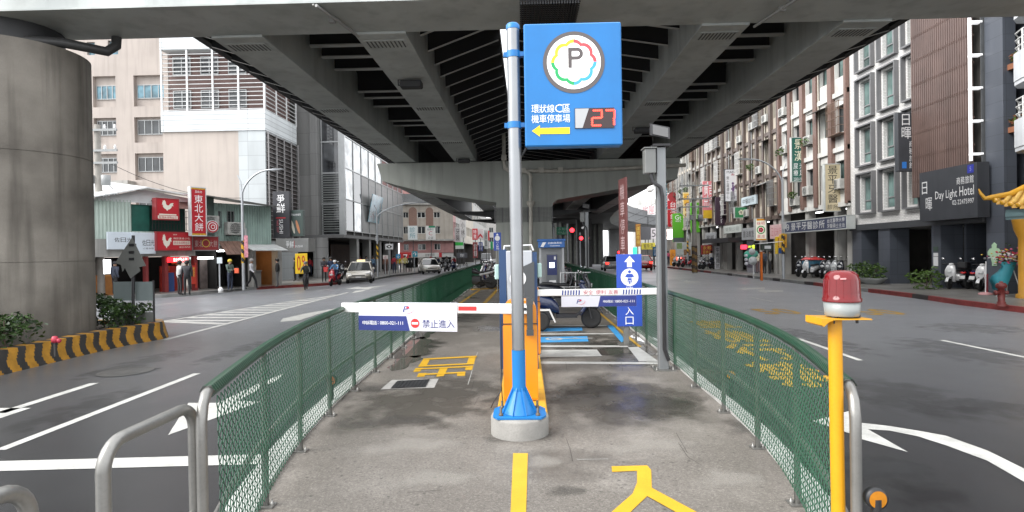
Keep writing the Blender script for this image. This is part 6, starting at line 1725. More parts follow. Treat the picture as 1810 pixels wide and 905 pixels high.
r0 = abs(FS.at(374, 390, -.7)[1] - q[1]); g = MB(); g.lathe([(0, -.1), (r0, -.1), (r0, .12), (0, .12)], (0, 0, 0), 'y', 28); dr = g.build('drum', M('sign_edge_white'), t)
g = MB(); g.disc((0, -.103, 0), r0 * .92, 'y', 28); rd = g.build('red_disc', redsg, dr); g = MB(); g.disc((0, -.107, 0), r0 * .72, 'y', 28, r0 * .60); g.disc((.02, -.107, 0), r0 * .35, 'y', 18, r0 * .25); g.build('ring', wl_, rd)
# mint upper building to the right
zt_ = s(400, 358)[1]; zm = s(400, 434)[1]
g = MB(); corrug(g, sx(388), sx(490), zm, zt_, .6); g.build('upper_wall', corr2, SH)
g = MB(); g.box(sx(352), sx(388), .5, .6, zm, zt_ + .3); g.build('shaded_wall', M('mint_shade', (.12, .17, .15), .7, var=.3), SH)  # shade on this stretch is put into a darker mint
g = MB(); g.prism([(sx(352), -.5, zt_ + .25), (sx(492), -.5, zt_ - .15), (sx(492), 4, zt_ + .4), (sx(352), 4, zt_ + .8)], (0, 0, .06)); g.build('roof', M('roof_dark_tin', (.16, .16, .15), .6, var=.4, scale=3), SH)
aircon(SH, sx(405), s(405, 415)[1], .55, 1.35); aircon(SH, sx(362), s(365, 400)[1], .4, 1.1)
for a, b, y0, y1 in ((396, 402, 402, 372), (412, 424, 396, 372)):
    window(SH, sx(a), s(a, y0)[1], sx(b) - sx(a), s(a, y1)[1] - s(a, y0)[1], .53, 'slide', frame_al, glass_dk)
awning(SH, sx(387), s(405, 427)[1], sx(427) - sx(387), .9, .75, M('awning_brown', (.20, .11, .08), .6, var=.3, scale=3), .1)
awning(SH, sx(428), s(450, 433)[1], sx(490) - sx(428), 1.2, .35, M('awning_white', (.55, .56, .55), .5, var=.2), .1)
g = MB(); zz2 = s(420, 440)[1]; g.box(sx(387), sx(492), .2, 5, zz2, zm); g.build('floor_slab', grey_r, SH)
for lab, a, b, col in (('dark', 388, 448, dark_in), ('warm', 451, 494, M('shop_wood', (.34, .17, .07), .6, var=.2, scale=2))):
    g = MB(); g.box(sx(a), sx(b), 3.2, 3.3, .15, zz2); g.box(sx(a) - .05, sx(a), .3, 3.2, .15, zz2); g.box(sx(b), sx(b) + .05, .1, 3.2, .15, zz2); g.build('shop_interior', col, SH)
g = MB(); g.box(sx(446), sx(452), 0, .5, .15, zz2); g.box(sx(490), sx(497), -.05, .6, .15, zz2); g.build('pillar', grey_r, SH)
g = MB(); g.box(sx(466), sx(478), 3.12, 3.19, 1.7, 2.7); g.build('poster', M('poster_dark_red', (.35, .06, .03), .4, var=.4, scale=5), SH)
g = MB(); 
for a in (452, 458, 464): g.box(sx(a), sx(a) + .12, 1.0, 1.1, zz2 - .12, zz2 - .06)
g.build('spot_lamps', glow((1.0, .75, .45), 14), SH)
g = MB(); g.box(sx(447), sx(457), -.2, .5, .15, 1.05); g.box(sx(447), sx(457), -.3, .5, 1.06, 1.12); g.build('stall_counter', M('stall_grey', (.2, .2, .19), .5), SH)
g = MB(); g.box(sx(344), sx(381), .25, .33, s(360, 456)[1] - .05, s(360, 456)[1] + .05); g.build('tube_lamp', glow((.95, .98, 1.0), 6), SH)
g = MB(); g.box(sx(390), sx(404), .4, .48, s(395, 443)[1] - .05, s(395, 443)[1] + .05); g.build('tube_lamp', glow((.95, .98, 1.0), 6), SH)
g = MB(); g.box(sx(354), sx(368), 1.2, 1.25, .15, zb2); g.build('glass_door', glass_gr, SH); g = MB(); g.box(sx(368), sx(381), .9, 1.0, .15, zb2 - .1); g.build('display_fridge', M('fridge', (.16, .13, .12), .4, var=.5, scale=3), SH)
# sushi signs
blk = M('sign_black', (.03, .03, .036), .4, var=.08)
Ys = 36.0
t, pn, m = box_sign('shop_sign', 'tall black takeaway sushi sign with white and red lettering', 483, 421, 511, 338, Ys, blk, .3, edge=None)
letters(pn, [('t', '爭', m(.25, .72, .76, .93)), ('t', '鮮', m(.22, .74, .54, .74))], wl_); rect(pn, m(.18, .76, .42, .445), redsg, -.004)
def vtext(pn, s_, q, mat, y=-.004):
    vs, fs, asp = text_mesh(s_); g = MB(); g.add([(q[0] + (q[1] - q[0]) * b, y, q[3] - (q[3] - q[2]) * a) for a, b in vs], [f for f in fs]); return g.build('lettering', mat, pn)
vtext(pn, 'SUSHI', m(.38, .60, .10, .40), wl_); vtext(pn, 'TAKE OUT', m(.22, .34, .12, .40), M('lettering_pinkred', (.6, .12, .15), .5))
t, pn, m = box_sign('shop_sign', 'grey-green sign with two pieces of sushi beside the black sushi sign', 512, 418, 535, 371, Ys + .4, M('sign_grey_green', (.065, .095, .085), .4, var=.05), .3)
g = MB(); q = m(0, 1, 0, 1); W_, H_ = q[1] - q[0], q[3] - q[2]
for k, (fx, c) in enumerate(((.25, (.7, .66, .5)), (.62, (.65, .25, .10)))):
    g.use(k); n = 12; pts = []
    for i in range(n): a = 2 * math.pi * i / n; u, v = .10 * math.cos(a), .26 * math.sin(a); pts.append((q[0] + W_ * (fx + u + v * .45), -.005, q[2] + H_ * (.36 - v * (1 if k < 9 else 1))))
    g.poly(pts[::-1])
g.build('sushi_pieces', [M('sushi_white', (.68, .66, .55), .5), M('sushi_salmon', (.62, .26, .12), .5)], pn); letters(pn, [('r', '平價迴轉壽司', m(.1, .85, .78, .86))], wl_)
t, pn, m = box_sign('shop_sign', 'wide concrete-grey fascia sign with small raised white characters by the sushi sign', 488, 446, 545, 421, Ys - .3, M('sign_concrete', (.27, .27, .26), .6, var=.12), 1.2)
letters(pn, [('t', '爭', m(.31, .41, .34, .82)), ('t', '鮮', m(.42, .55, .30, .82)), ('t', 'SUSHI', m(.58, .82, .34, .50))], wl_, -.01); rect(pn, m(.56, .575, .3, .85), redsg, -.012)
t, pn, m = box_sign('poster', 'yellow poster with a large red zero beside the round stone pillar', 522, 484, 543, 448, 40, M('poster_yellow', (.75, .50, .02), .5, var=.05), .05, cat='poster')
letters(pn, [('t', '0', m(.15, .45, .15, .9)), ('t', '9', m(.55, .80, .3, .9))], redsg)
# ---- brick corner block
A1 = P(706, 450, 73.5); B1 = P(801, 450, 75.0); FK = Fr.two(A1, B1); BK = thing('brick_corner_block', 'pale and brick corner block with arched brick panels beyond the glass tower', 'building', (A1.x, A1.y, 0), FK.rot)
kx = lambda px: FK.at(px, 400)[0]; kz = lambda py: FK.at(750, py)[1]
brick = tile_mat('red_brick', (.20, .095, .065), (.25, .20, .17), .3, .1, .7, .5, .3, .015)
pale = M('pale_stone', (.40, .36, .31), .7, var=.15, scale=.8, streak=.4)
pinkw = M('pink_wall', (.42, .22, .21), .7, var=.15, streak=.3)
holes = []
for px0, px1 in ((713, 722), (738, 752), (767, 778)):
    for y1, y0 in ((385, 375), (413, 400), (442, 431)): holes.append((kx(px0), kx(px1), kz(y1), kz(y0), .2))
g = MB(); wall_holes(g, kx(706), kx(801), kz(424), kz(360), [h for h in holes if h[2] > kz(424)], 10); g.build('wall', pale, BK)
g = MB(); wall_holes(g, kx(706), kx(801), kz(447), kz(424) - .02, [h for h in holes if h[2] < kz(424)], 10); g.build('wall', pinkw, BK)
g = MB(); g.box(kx(706) - .1, kx(801) + .1, -.5, 1, kz(426), kz(423)); g.build('cornice', grey_r, BK); g = MB(); g.box(kx(706) - .1, kx(801), -.3, 1, kz(362), kz(358)); g.build('cornice', grey_r, BK)
g = MB(); g.box(kx(706), kx(760), .4, 9, kz(358), kz(342)); g.build('top_storey', glass_dk, BK)
for a, b in ((723, 737), (753, 766)):
    g = MB(); r1 = (kx(b) - kx(a)) / 2; c0 = (kx(a) + kx(b)) / 2; pts = [(kx(a), -.06, kz(400)), (kx(b), -.06, kz(400))] + [(c0 + r1 * math.cos(math.pi * i / 12), -.06, kz(373) + r1 * math.sin(math.pi * i / 12)) for i in range(13)]
    g.prism(pts, (0, .055, 0)); g.build('brick_arch', brick, BK)
for h in holes: window(BK, h[0], h[2], h[1] - h[0], h[3] - h[2], .1, 'slide', frame_wh, glass_dk)
g = MB(); g.box(kx(706), kx(801), .1, 9, kz(455), kz(447) - .02); g.build('fascia', M('fascia_white', (.55, .54, .52), .5, var=.1), BK)
g = MB(); g.box(kx(706), kx(801), 3.5, 3.7, .15, kz(455)); g.box(kx(706), kx(706) + .2, .5, 3.5, .15, kz(455)); g.box(kx(801) - .2, kx(801), .5, 3.5, .15, kz(455)); g.build('shop_front', dim_in, BK)
g = MB(); 
for px in (707, 738, 771, 797): g = MB(); g.box(kx(px), kx(px) + .6, 0, .5, .15, kz(455)); g.build('pillar', M('pillar_white', (.5, .49, .47), .5), BK)
# more street row on the left beyond, in several buildings
XLf = -10.2
def lrow(label, y0, y1, zt, wall, n, fl_, seed):
    Fz = Fr(XLf, y0, R(90)); Wd = y1 - y0; t = thing('street_building', label, 'building', (XLf, y0, 0), R(90), None); r_ = random.Random(seed)
    holes = []; fh = (zt - 4) / fl_
    for i in range(n):
        for j in range(fl_): holes.append((Wd * (i + .18) / n, Wd * (i + .82) / n, 4 + fh * j + .9, 4 + fh * j + 2.4, .25))
    g = MB(); wall_holes(g, 0, Wd, 3.6, zt, holes, 9); g.build('wall', wall, t)
    for h in holes: window(t, h[0], h[2], h[1] - h[0], h[3] - h[2], .15, 'slide', frame_wh, glass_dk)
    g = MB(); g.box(0, Wd, 3, 3.2, .15, 3.6); g.box(0, .1, 0, 3, .15, 3.6); g.box(Wd - .1, Wd, 0, 3, .15, 3.6); g.build('shop_front', dim_in, t)
    return t
lrow('narrow pink building on the left street past the brick corner block', 77.5, 84, 16, pinkw, 3, 4, 1)
lrow('grey building on the left street behind the stacked vertical signs', 84.2, 96, 15, grey_r, 5, 4, 2)
lrow('cream building farther down the left street', 96.2, 112, 14, cream, 6, 3, 3)
lrow('farthest grey building at the end of the left street', 112.2, 150, 14, grey_r, 9, 3, 4)
# ================================================================== two-wheelers
tyre = M('tyre_rubber', (.018, .018, .018), .75, var=.1); rimm = M('rim_alloy', (.45, .46, .46), .3, .8); blk_s = M('seat_black', (.02, .02, .022), .5, var=.1)
chrome = M('chrome', (.62, .62, .62), .15, 1.0); lens_c = M('lamp_lens_clear', (.65, .66, .66), .08); lens_r = M('lamp_lens_red', (.45, .01, .01), .15, var=0, coat=.4); eng = M('engine_dark', (.06, .06, .062), .45, .5)
platew = M('number_plate', (.62, .62, .60), .5)
def ell(x, z, hw, hh, n=12, e=.75):
    r = []
    for k in range(n):
        a = 2 * math.pi * k / n; c, s_ = math.cos(a), math.sin(a)
        r.append((x, hw * math.copysign(abs(c) ** e, c), z + hh * math.copysign(abs(s_) ** e, s_)))
    return r
def wheel(name, t, x, r, w_, y=0.0):
    g = MB(); g.lathe([(r * .62, -w_ * .42), (r * .86, -w_ * .5), (r * .97, -w_ * .3), (r, 0), (r * .97, w_ * .3), (r * .86, w_ * .5), (r * .62, w_ * .42)], (x, y, r), 'y', 24); wo = g.build(name, tyre, t)
    g = MB(); g.lathe([(r * .63, -w_ * .40), (r * .55, -w_ * .2), (r * .55, w_ * .2), (r * .63, w_ * .40)], (x, y, r), 'y', 24)
    for k in range(6):
        a = math.pi * k / 3; g.tube([(x, y, r), (x + math.cos(a) * r * .6, y, r + math.sin(a) * r * .6)], r * .07, 6)
    g.lathe([(0, -w_ * .4), (r * .2, -w_ * .38), (r * .2, w_ * .38), (0, w_ * .4)], (x, y, r), 'y', 12)
    g.build('rim', rimm, wo); return wo
def scooter(label, col, loc, rot, group=None, trike=False, box=None, shield=True):
    c = M('scooter_' + col if isinstance(col, str) else 'scooter_%.2f_%.2f_%.2f' % col, col, .22, var=.05, coat=.7)
    t = thing('scooter', label, 'scooter', loc, rot, group)
    wheel('rear_wheel', t, -.60, .225, .11); wheel('front_wheel', t, .66, .225, .10)
    g = MB(); g.loft([ell(-.93, .70, .04, .03), ell(-.86, .695, .11, .075), ell(-.68, .65, .155, .125), ell(-.45, .59, .175, .165), ell(-.22, .53, .17, .17), ell(-.10, .47, .13, .15), ell(-.05, .40, .11, .10)])
    g.build('body', c, t)
    g = MB(); g.loft([[(x, y, z) for x, y, z in ((-.12, .15, zb), (.34, .15, zb), (.34, -.15, zb), (-.12, -.15, zb))] for zb in (.25, .33)], smooth=False); g.prism([(.33, -.14, .28), (.33, .14, .28), (.47, .14, .36), (.47, -.14, .36)], (0, 0, .04)); g.build('floorboard', blackp, t)
    g = MB(); 
    rows_ = [(.30, .42, .13, .05), (.45, .51, .17, .06), (.62, .56, .205, .075), (.78, .55, .20, .085), (.90, .50, .16, .09), (.98, .45, .13, .085)]
    g.loft([[(xc + d * math.cos(a) * .9, w2 * math.sin(a), z) for a in [2 * math.pi * k / 12 for k in range(12)]] for z, xc, w2, d in rows_]); fs_ = g.build('front_shield', c, t)
    g = MB(); g.loft([ell(.66, .74, .055, .05, 10), ell(.632, .72, .10, .07, 10), ell(.60, .72, .11, .075, 10)]); g.build('headlight', lens_c, fs_)
    g = MB()
    arc = [(.66 + .265 * math.cos(R(a)), .225 + .265 * math.sin(R(a))) for a in range(20, 165, 18)]
    g.loft([[(x, -.065, z), (x, -.05, z + .025), (x, .05, z + .025), (x, .065, z), (x, .0, z + .006)] for x, z in arc], smooth=True); g.build('front_fender', c, t)
    g = MB(); g.tube([(.66, .075, .225), (.58, .075, .55), (.48, .04, .80)], .018, 6); g.tube([(.66, -.075, .225), (.58, -.075, .55), (.48, -.04, .80)], .018, 6); g.build('fork', eng, t)
    g = MB(); g.loft([ell(-.84, .775, .06, .02), ell(-.74, .80, .125, .045), ell(-.50, .795, .14, .05), ell(-.38, .765, .145, .045), ell(-.12, .755, .13, .05), ell(.0, .735, .07, .035)]); g.build('seat', blk_s, t)
    g = MB(); g.loft([ell(.40, 1.0, .06, .05), ell(.44, 1.02, .10, .06), ell(.50, 1.01, .08, .05), ell(.54, 1.0, .03, .03)]); hb = g.build('handlebar_cover', c, t)
    g = MB(); g.tube([(.36, -.33, 1.02), (.40, -.20, 1.04), (.43, 0, 1.02), (.40, .20, 1.04), (.36, .33, 1.02)], .016, 8); g.tube([(.35, -.36, 1.018), (.38, -.22, 1.035)], .022, 8); g.tube([(.35, .36, 1.018), (.38, .22, 1.035)], .022, 8); g.build('handlebar', blackp, hb)
    for s_ in (-1, 1):
        g = MB(); g.tube([(.40, s_ * .20, 1.04), (.43, s_ * .25, 1.16), (.42, s_ * .29, 1.22)], .007, 6); mo = g.build('mirror', blackp, t)
        g = MB(); g.loft([ell(.435, 1.25, .02, .015, 8), ell(.425, 1.25, .06, .042, 8), ell(.405, 1.25, .062, .044, 8)]); v = g.build('mirror_glass', chrome, mo)
        for vv in v.data.vertices: vv.co.y += s_ * .31
    g = MB(); g.rbox(-.45, -.15, -.10, .10, .20, .42, .03); g.rbox(-.68, -.25, .06, .15, .16, .34, .03); g.build('engine', eng, t)
    g = MB(); g.tube([(-.25, -.14, .20), (-.45, -.16, .24), (-.90, -.19, .34)], [.025, .05, .055], 10); g.build('muffler', eng, t)
    g = MB(); g.loft([ell(-.955, .66, .04, .02, 8), ell(-.93, .67, .10, .04, 8), ell(-.89, .68, .11, .05, 8)]); g.build('tail_light', lens_r, t)
    g = MB(); g.prism([(-.90, -.10, .60), (-.90, .10, .60), (-.99, .10, .36), (-.99, -.10, .36)], (-.012, 0, .0)); rf_ = g.build('rear_mudguard', blackp, t)
    g = MB(); g.prism([(-.935, -.10, .555), (-.935, .10, .555), (-.985, .10, .42), (-.985, -.10, .42)], (-.012, 0, 0)); g.build('number_plate', platew, rf_)
    g = MB(); g.tube([(-.30, .05, .22), (-.38, .17, .0)], .012, 6); g.tube([(-.30, -.05, .22), (-.38, -.17, .0)], .012, 6); g.build('stand', eng, t)
    if box:
        g = MB(); g.rbox(-1.02, -.68, -.18, .18, .84, 1.12, .05); g.build('rear_box', box, t)
    if trike:
        wf = M('trike_fender_white', (.62, .62, .60), .4, var=.1)
        for s_ in (-1, 1):
            wheel('side_wheel', t, -.48, .215, .12, s_ * .40)
            g = MB(); g.prism([(-.78, s_ * .33, .30), (-.70, s_ * .33, .47), (-.26, s_ * .33, .47), (-.14, s_ * .33, .20), (-.17, s_ * .33, .19), (-.285, s_ * .33, .44), (-.69, s_ * .33, .44), (-.76, s_ * .33, .29)], (0, s_ * .14, 0)); g.build('side_fender', wf, t)
    return t
def motorbike(label, loc, rot, group=None, acc=(.70, .60, .02), body=(.03, .03, .034)):
    t = thing('motorcycle', label, 'motorcycle', loc, rot, group); bm_ = M('bike_body_%.2f' % body[0], body, .25, coat=.5, var=.05)
    wheel('rear_wheel', t, -.68, .30, .17); wheel('front_wheel', t, .70, .30, .12)
    g = MB(); g.tube([(.70, .09, .30), (.50, .09, .85)], .025, 8); g.tube([(.70, -.09, .30), (.50, -.09, .85)], .025, 8); g.build('fork', M('fork_yellow', acc, .3, coat=.4), t)
    g = MB(); g.loft([ell(-.15, .74, .10, .06), ell(.0, .82, .15, .12), ell(.22, .86, .16, .13), ell(.38, .82, .11, .10), ell(.44, .78, .05, .04)]); g.build('tank', bm_, t)
    g = MB(); g.loft([ell(-.85, .90, .05, .025), ell(-.72, .86, .10, .05), ell(-.40, .80, .13, .045), ell(-.12, .78, .11, .05)]); g.build('seat', blk_s, t)
    g = MB(); g.loft([ell(-.95, .88, .03, .02), ell(-.75, .80, .09, .06), ell(-.4, .72, .11, .07), ell(-.2, .68, .09, .05)]); g.build('tail', M('bike_tail_white', (.5, .5, .5), .3), t)
    g = MB(); g.rbox(-.25, .30, -.17, .17, .28, .62, .06); g.rbox(-.1, .35, -.14, .14, .22, .35, .04); g.tube([(.3, -.1, .45), (.38, -.12, .25), (-.2, -.17, .2), (-.7, -.18, .38)], [.03, .03, .04, .06], 8); g.build('engine', eng, t)
    g = MB(); g.tube([(-.68, .1, .30), (-.15, .12, .42)], .03, 8); g.tube([(-.68, -.1, .30), (-.15, -.12, .42)], .03, 8); g.build('swingarm', eng, t)
    g = MB(); g.loft([ell(.70, .86, .05, .05), ell(.64, .88, .11, .10), ell(.52, .90, .12, .10)]); g.build('headlight', lens_c, t)
    g = MB(); g.tube([(.36, -.36, 1.02), (.44, -.18, 1.04), (.48, 0, .96), (.44, .18, 1.04), (.36, .36, 1.02)], .018, 8); g.build('handlebar', blackp, t)
    for s_ in (-1, 1):
        g = MB(); g.tube([(.42, s_ * .22, 1.04), (.46, s_ * .30, 1.2)], .008, 6); g.loft([ell(.47, 1.22, .02, .02, 8), ell(.46, 1.22, .07, .04, 8), ell(.44, 1.22, .07, .04, 8)]); g.build('mirror', blackp, t)
    g = MB(); arc = [(.70 + .33 * math.cos(R(a)), .30 + .33 * math.sin(R(a))) for a in range(30, 150, 15)]; g.loft([[(x, -.07, z), (x, 0, z + .03), (x, .07, z)] for x, z in arc]); g.build('front_fender', bm_, t)
    g = MB(); g.prism([(-.9, -.08, .78), (-.9, .08, .78), (-1.05, .08, .5), (-1.05, -.08, .5)], (-.012, 0, 0)); g.build('number_plate', platew, t)
    g = MB(); g.tube([(-.1, .1, .25), (-.2, .24, 0)], .012, 6); g.build('stand', eng, t)
    return t
q = G(1047, 582, IZ)
scooter('dark blue three-wheeled scooter with white side fenders in the blue disabled bay', (.008, .016, .055), (q.x - .66, q.y + .18, IZ), R(0), None, True)
scooter('black scooter with a mirror and open seat in the bay behind the three-wheeled scooter', (.018, .02, .028), (1.20, 16.4, IZ), R(4))
q = G(842, 511, IZ)
motorbike('black naked motorcycle with yellow fork parked at the end of the exit lane', (q.x, q.y + .2, IZ), R(180))
LC = {'white': (.60, .60, .60), 'black': (.022, .022, .025), 'navy': (.02, .035, .12), 'red': (.35, .02, .03), 'grey': (.18, .18, .19), 'silver': (.42, .43, .44)}
PROTO = {}
def park(label, colr, x, y, z, rot, group):
    if colr not in PROTO:
        PROTO[colr] = scooter(label, LC[colr], (x, y, z), rot, group, False, blackp if colr == 'black' else None); return PROTO[colr]
    return dup(PROTO[colr], (x, y, z), rot, label, group)
ordn = ['nearest', 'second', 'third', 'fourth', 'fifth', 'sixth', 'seventh', 'eighth', 'ninth', 'tenth', 'eleventh', 'twelfth', 'thirteenth', 'fourteenth', 'fifteenth']
gL = 'two-wheelers parked along the left fence'
r_ = random.Random(31)
seq = ['white', 'navy', 'red', 'silver', 'white', 'grey', 'red', 'black', 'white', 'silver', 'navy', 'red', 'white', 'grey']
for i, c in enumerate(seq):
    y = 28.0 + i * .95; park('%s scooter parked %s in the row behind the black naked motorcycle' % (c, ordn[i]), c, -1.55 + r_.uniform(-.1, .1), y, IZ, R(180 + r_.uniform(-8, 8)), gL)
gR = 'scooters parked under the viaduct along the right fence'
for i, c in enumerate(['black', 'grey', 'black', 'white', 'red', 'black', 'navy']):
    y = 22.6 + i * 1.1
    park('%s scooter parked %s along the right fence beyond the pay kiosk' % (c, ordn[i]), c, 1.15 + r_.uniform(-.08, .08), y + (5.5 if i > 2 else 0) * 0, IZ, R(0 + r_.uniform(-8, 8)), gR)
gA = 'scooters parked in front of the arcade posts'
def spot(px, py, z=.15): return G(px, py, z)
for px, py, c, a, lab in ((1407, 489, 'black', 215, 'black scooter with a rear box left of the grey arcade post'), (1419, 491, 'white', 212, 'white scooter beside the black box scooter left of the grey arcade post'),
                          (1448, 492, 'black', 215, 'black scooter nearest the grey arcade post on its right side'), (1458, 492.5, 'grey', 212, 'grey scooter third from the last arcade post'), (1468, 493, 'silver', 214, 'silver scooter second from the last arcade post'), (1479, 493.5, 'black', 213, 'black scooter parked against the last arcade post by the drainpipe')):
    q = spot(px, py); park(lab, c, q.x + .5, q.y, .15, R(a), gA)
gH = 'scooters parked under the hotel sign'
for px, py, c, a, lab in ((1676, 510, 'white', 212, 'white scooter nearest the bush under the hotel sign'), (1694, 510, 'black', 24, 'black scooter between two white ones under the hotel sign'), (1712, 511.5, 'navy', 22, 'navy blue scooter with its plate towards the street under the hotel sign'), (1730, 513.5, 'white', 212, 'white-fronted scooter nearest the slate pillar with the green board')):
    q = spot(px, py); park(lab, c, q.x + (.35 if c == 'white' else .75), q.y, .15, R(a), gH)
gS = 'scooters parked on the left pavement by the stone pillar'
for px, py, c, lab in ((509, 492, 'white', 'white scooter parked left of the yellow poster on the left pavement'), (598, 491, 'silver', 'silver scooter parked in the shade under the glass tower nearest the stone pillar'), (611, 490, 'black', 'black scooter parked in the shade under the glass tower behind the sedan')):
    q = G(px, py, .15); park(lab, c, q.x - .4, q.y, .15, R(300), gS)
for i, (px, c) in enumerate(((1253, 'black'), (1247, 'grey'), (1236, 'white'), (1216, 'red'), (1208, 'black'), (1200, 'silver'))):
    q = PX(px, 480, 16.4); park('%s scooter %s along the far right pavement past the vending machine' % (c, ordn[i]), c, q.x, q.y, .15, R(205), 'scooters on the far right pavement')
# bicycle frame helper for the rider
def bicycle(label, loc, rot):
    t = thing('bicycle', label, 'bicycle', loc, rot)
    for nm, x in (('rear_wheel', -.5), ('front_wheel', .52)):
        g = MB(); g.lathe([(.30, -.02), (.33, -.018), (.335, 0), (.33, .018), (.30, .02)], (x, 0, .335), 'y', 24)
        for k in range(8): a = math.pi * k / 4; g.tube([(x, 0, .335), (x + .3 * math.cos(a), 0, .335 + .3 * math.sin(a))], .004, 4)
        g.build(nm, tyre, t)
    g = MB(); 
    for a, b in (((-.5, .335), (-.05, .30)), ((-.05, .30), (-.22, .80)), ((-.5, .335), (-.2, .70)), ((-.05, .30), (.38, .72)), ((-.2, .70), (.36, .78)), ((.52, .335), (.34, .95))): g.tube([(a[0], 0, a[1]), (b[0], 0, b[1])], .018, 6)
    g.build('frame', M('bike_frame', (.06, .06, .07), .4), t)
    g = MB(); g.tube([(.25, -.26, .98), (.36, -.1, .97), (.36, .1, .97), (.25, .26, .98)], .014, 6); g.build('handlebar', blackp, t)
    g = MB(); g.loft([ell(-.36, .83, .05, .03, 8), ell(-.24, .84, .09, .035, 8), ell(-.08, .84, .02, .02, 8)]); g.build('saddle', blk_s, t)
    return t

# ================================================================== cars
def car(label, col, loc, rot, cat='car', kind='sedan', taxi=None, name='parked_car', tail=False):
    c = M('car_%.2f_%.2f_%.2f' % col, col, .22, var=.04, coat=.8); gl = M('car_glass', (.015, .017, .018), .05, var=0, spec=.8)
    t = thing(name, label, cat, loc, rot)
    van = kind == 'van'
    Lh = 2.25; st = [(-2.22, .50, .72, .48), (-2.10, .34, .92, .74), (-1.75, .24, .97, .84), (-.9, .20, .95, .88), (.5, .20, .93, .88), (1.35, .22, .86, .87), (1.85, .25, .78, .83), (2.12, .32, .66, .72), (2.24, .42, .54, .55)]
    if van: st = [(-2.0, .35, .95, .76), (-1.9, .25, 1.05, .84), (-.9, .22, 1.05, .86), (.9, .22, 1.02, .86), (1.6, .25, .95, .84), (1.95, .3, .85, .78), (2.05, .4, .7, .65)]
    def sec(x, z0, z1, hw):
        zm = (z0 + z1) / 2; return [(x, -hw * .86, z0), (x, -hw, z0 + .12), (x, -hw * 1.0, zm + .05), (x, -hw * .95, z1 - .06), (x, -hw * .82, z1), (x, hw * .82, z1), (x, hw * .95, z1 - .06), (x, hw, zm + .05), (x, hw, z0 + .12), (x, hw * .86, z0)]
    g = MB(); g.loft([sec(*s_) for s_ in st]); bd = g.build('body', c, t)
    b0_, b1_, t0_, t1_, zr = (-1.95, 1.15, -1.25, .25, 1.46) if not van else (-1.95, 1.55, -1.8, .75, 1.85)
    zb_ = .90 if not van else 1.0
    g = MB(); hb, ht = .80, .60 if not van else .68
    bot = [(b0_, -hb, zb_), (b1_, -hb, zb_), (b1_, hb, zb_), (b0_, hb, zb_)]; tp = [(t0_, -ht, zr - .04), (t1_, -ht, zr - .04), (t1_, ht, zr - .04), (t0_, ht, zr - .04)]
    for i in range(4): j = (i + 1) % 4; g.quad(bot[i], bot[j], tp[j], tp[i])
    g.build('windows', gl, t)
    g = MB(); g.loft([[(x, -ht * k, z) for x, k, z in ()] or [(t0_ - .03, -ht - .01, zr - .05), (t1_ + .03, -ht - .01, zr - .05), (t1_ + .03, ht + .01, zr - .05), (t0_ - .03, ht + .01, zr - .05)], [(t0_ + .1, -ht * .9, zr + .01), (t1_ - .12, -ht * .9, zr + .01), (t1_ - .12, ht * .9, zr + .01), (t0_ + .1, ht * .9, zr + .01)]], smooth=False)
    for s_ in (-1, 1):
        g.tube([(b1_, s_ * hb, zb_), (t1_, s_ * ht, zr - .03)], .035, 6); g.tube([(b0_, s_ * hb, zb_), (t0_, s_ * ht, zr - .03)], .06, 6); xm = -.15; g.tube([(xm, s_ * (hb + .005), zb_), (xm - .05, s_ * (ht + .01), zr - .03)], .03, 6)
    g.build('roof', c, t)
    for x in (-1.38, 1.36): 
        for s_ in (-1, 1): wheel('wheel', t, x, .31, .2, s_ * .76)
    hx = 2.16 if not van else 1.98
    for s_ in (-1, 1):
        g = MB(); g.loft([[(hx - .18, s_ * .50, .60), (hx - .18, s_ * .50, .72), (hx - .34, s_ * .76, .74), (hx - .34, s_ * .76, .62)], [(hx + .03, s_ * .48, .60), (hx + .01, s_ * .48, .70), (hx - .24, s_ * .80, .74), (hx - .22, s_ * .80, .62)]], smooth=False); g.build('headlight', lens_c, t)
        g = MB(); tx = -2.18 if not van else -1.98; g.box(tx - .02, tx + .12, s_ * .45, s_ * .74, .68, .86); g.build('tail_light', glow((1, .03, .02), 1.6) if tail else lens_r, t)
        g = MB(); g.rbox(.78, .95, s_ * .84 if s_ < 0 else .84, s_ * 1.0 if s_ < 0 else 1.0, .93, 1.06, .02) if s_ > 0 else g.rbox(.78, .95, -1.0, -.84, .93, 1.06, .02); g.build('mirror', c, t)
    g = MB(); g.box(hx + .02, hx + .075, -.42, .42, .52, .60); g.box(hx - .02, hx + .06, -.6, .6, .28, .40); g.build('grille', blackp, t)
    g = MB(); g.box(hx + .075, hx + .09, -.18, .18, .42, .50); g.box(-2.26, -2.235, -.18, .18, .55, .65); g.build('number_plate', platew, t)
    if taxi: 
        g = MB(); g.prism([(-.55, -.28, zr + .01), (-.35, -.28, zr + .01), (-.38, -.28, zr + .14), (-.52, -.28, zr + .14)], (0, .56, 0)); g.build('roof_lamp', M('taxi_lamp', (.75, .6, .3), .4, var=0, emit=.3), t)
    return t
q = G(628, 502); car('silver-grey police-style sedan with a roof bar coming along the left road', (.34, .32, .28), (q.x - .2, q.y + 2.0, 0), R(282), name='sedan_car', taxi=True)
q = G(752, 485); car('pale car with glowing lamps at the crossing by the brick corner block', (.66, .62, .55), (q.x, q.y + 2, 0), R(288), name='car')
q = G(1081, 480); car('silver car with red tail lamps driving away along the right road', (.38, .38, .39), (q.x + .3, q.y + 2.2, 0), R(88), name='car', tail=True)
q = G(1141, 479); car('red car with lit tail lamps driving away on the right road', (.40, .02, .02), (q.x, q.y + 2.2, 0), R(88), name='car', tail=True)
q = G(848, 472); car('dark van far down the left road', (.05, .05, .06), (-6.6, 95, 0), R(270), kind='van', name='van')

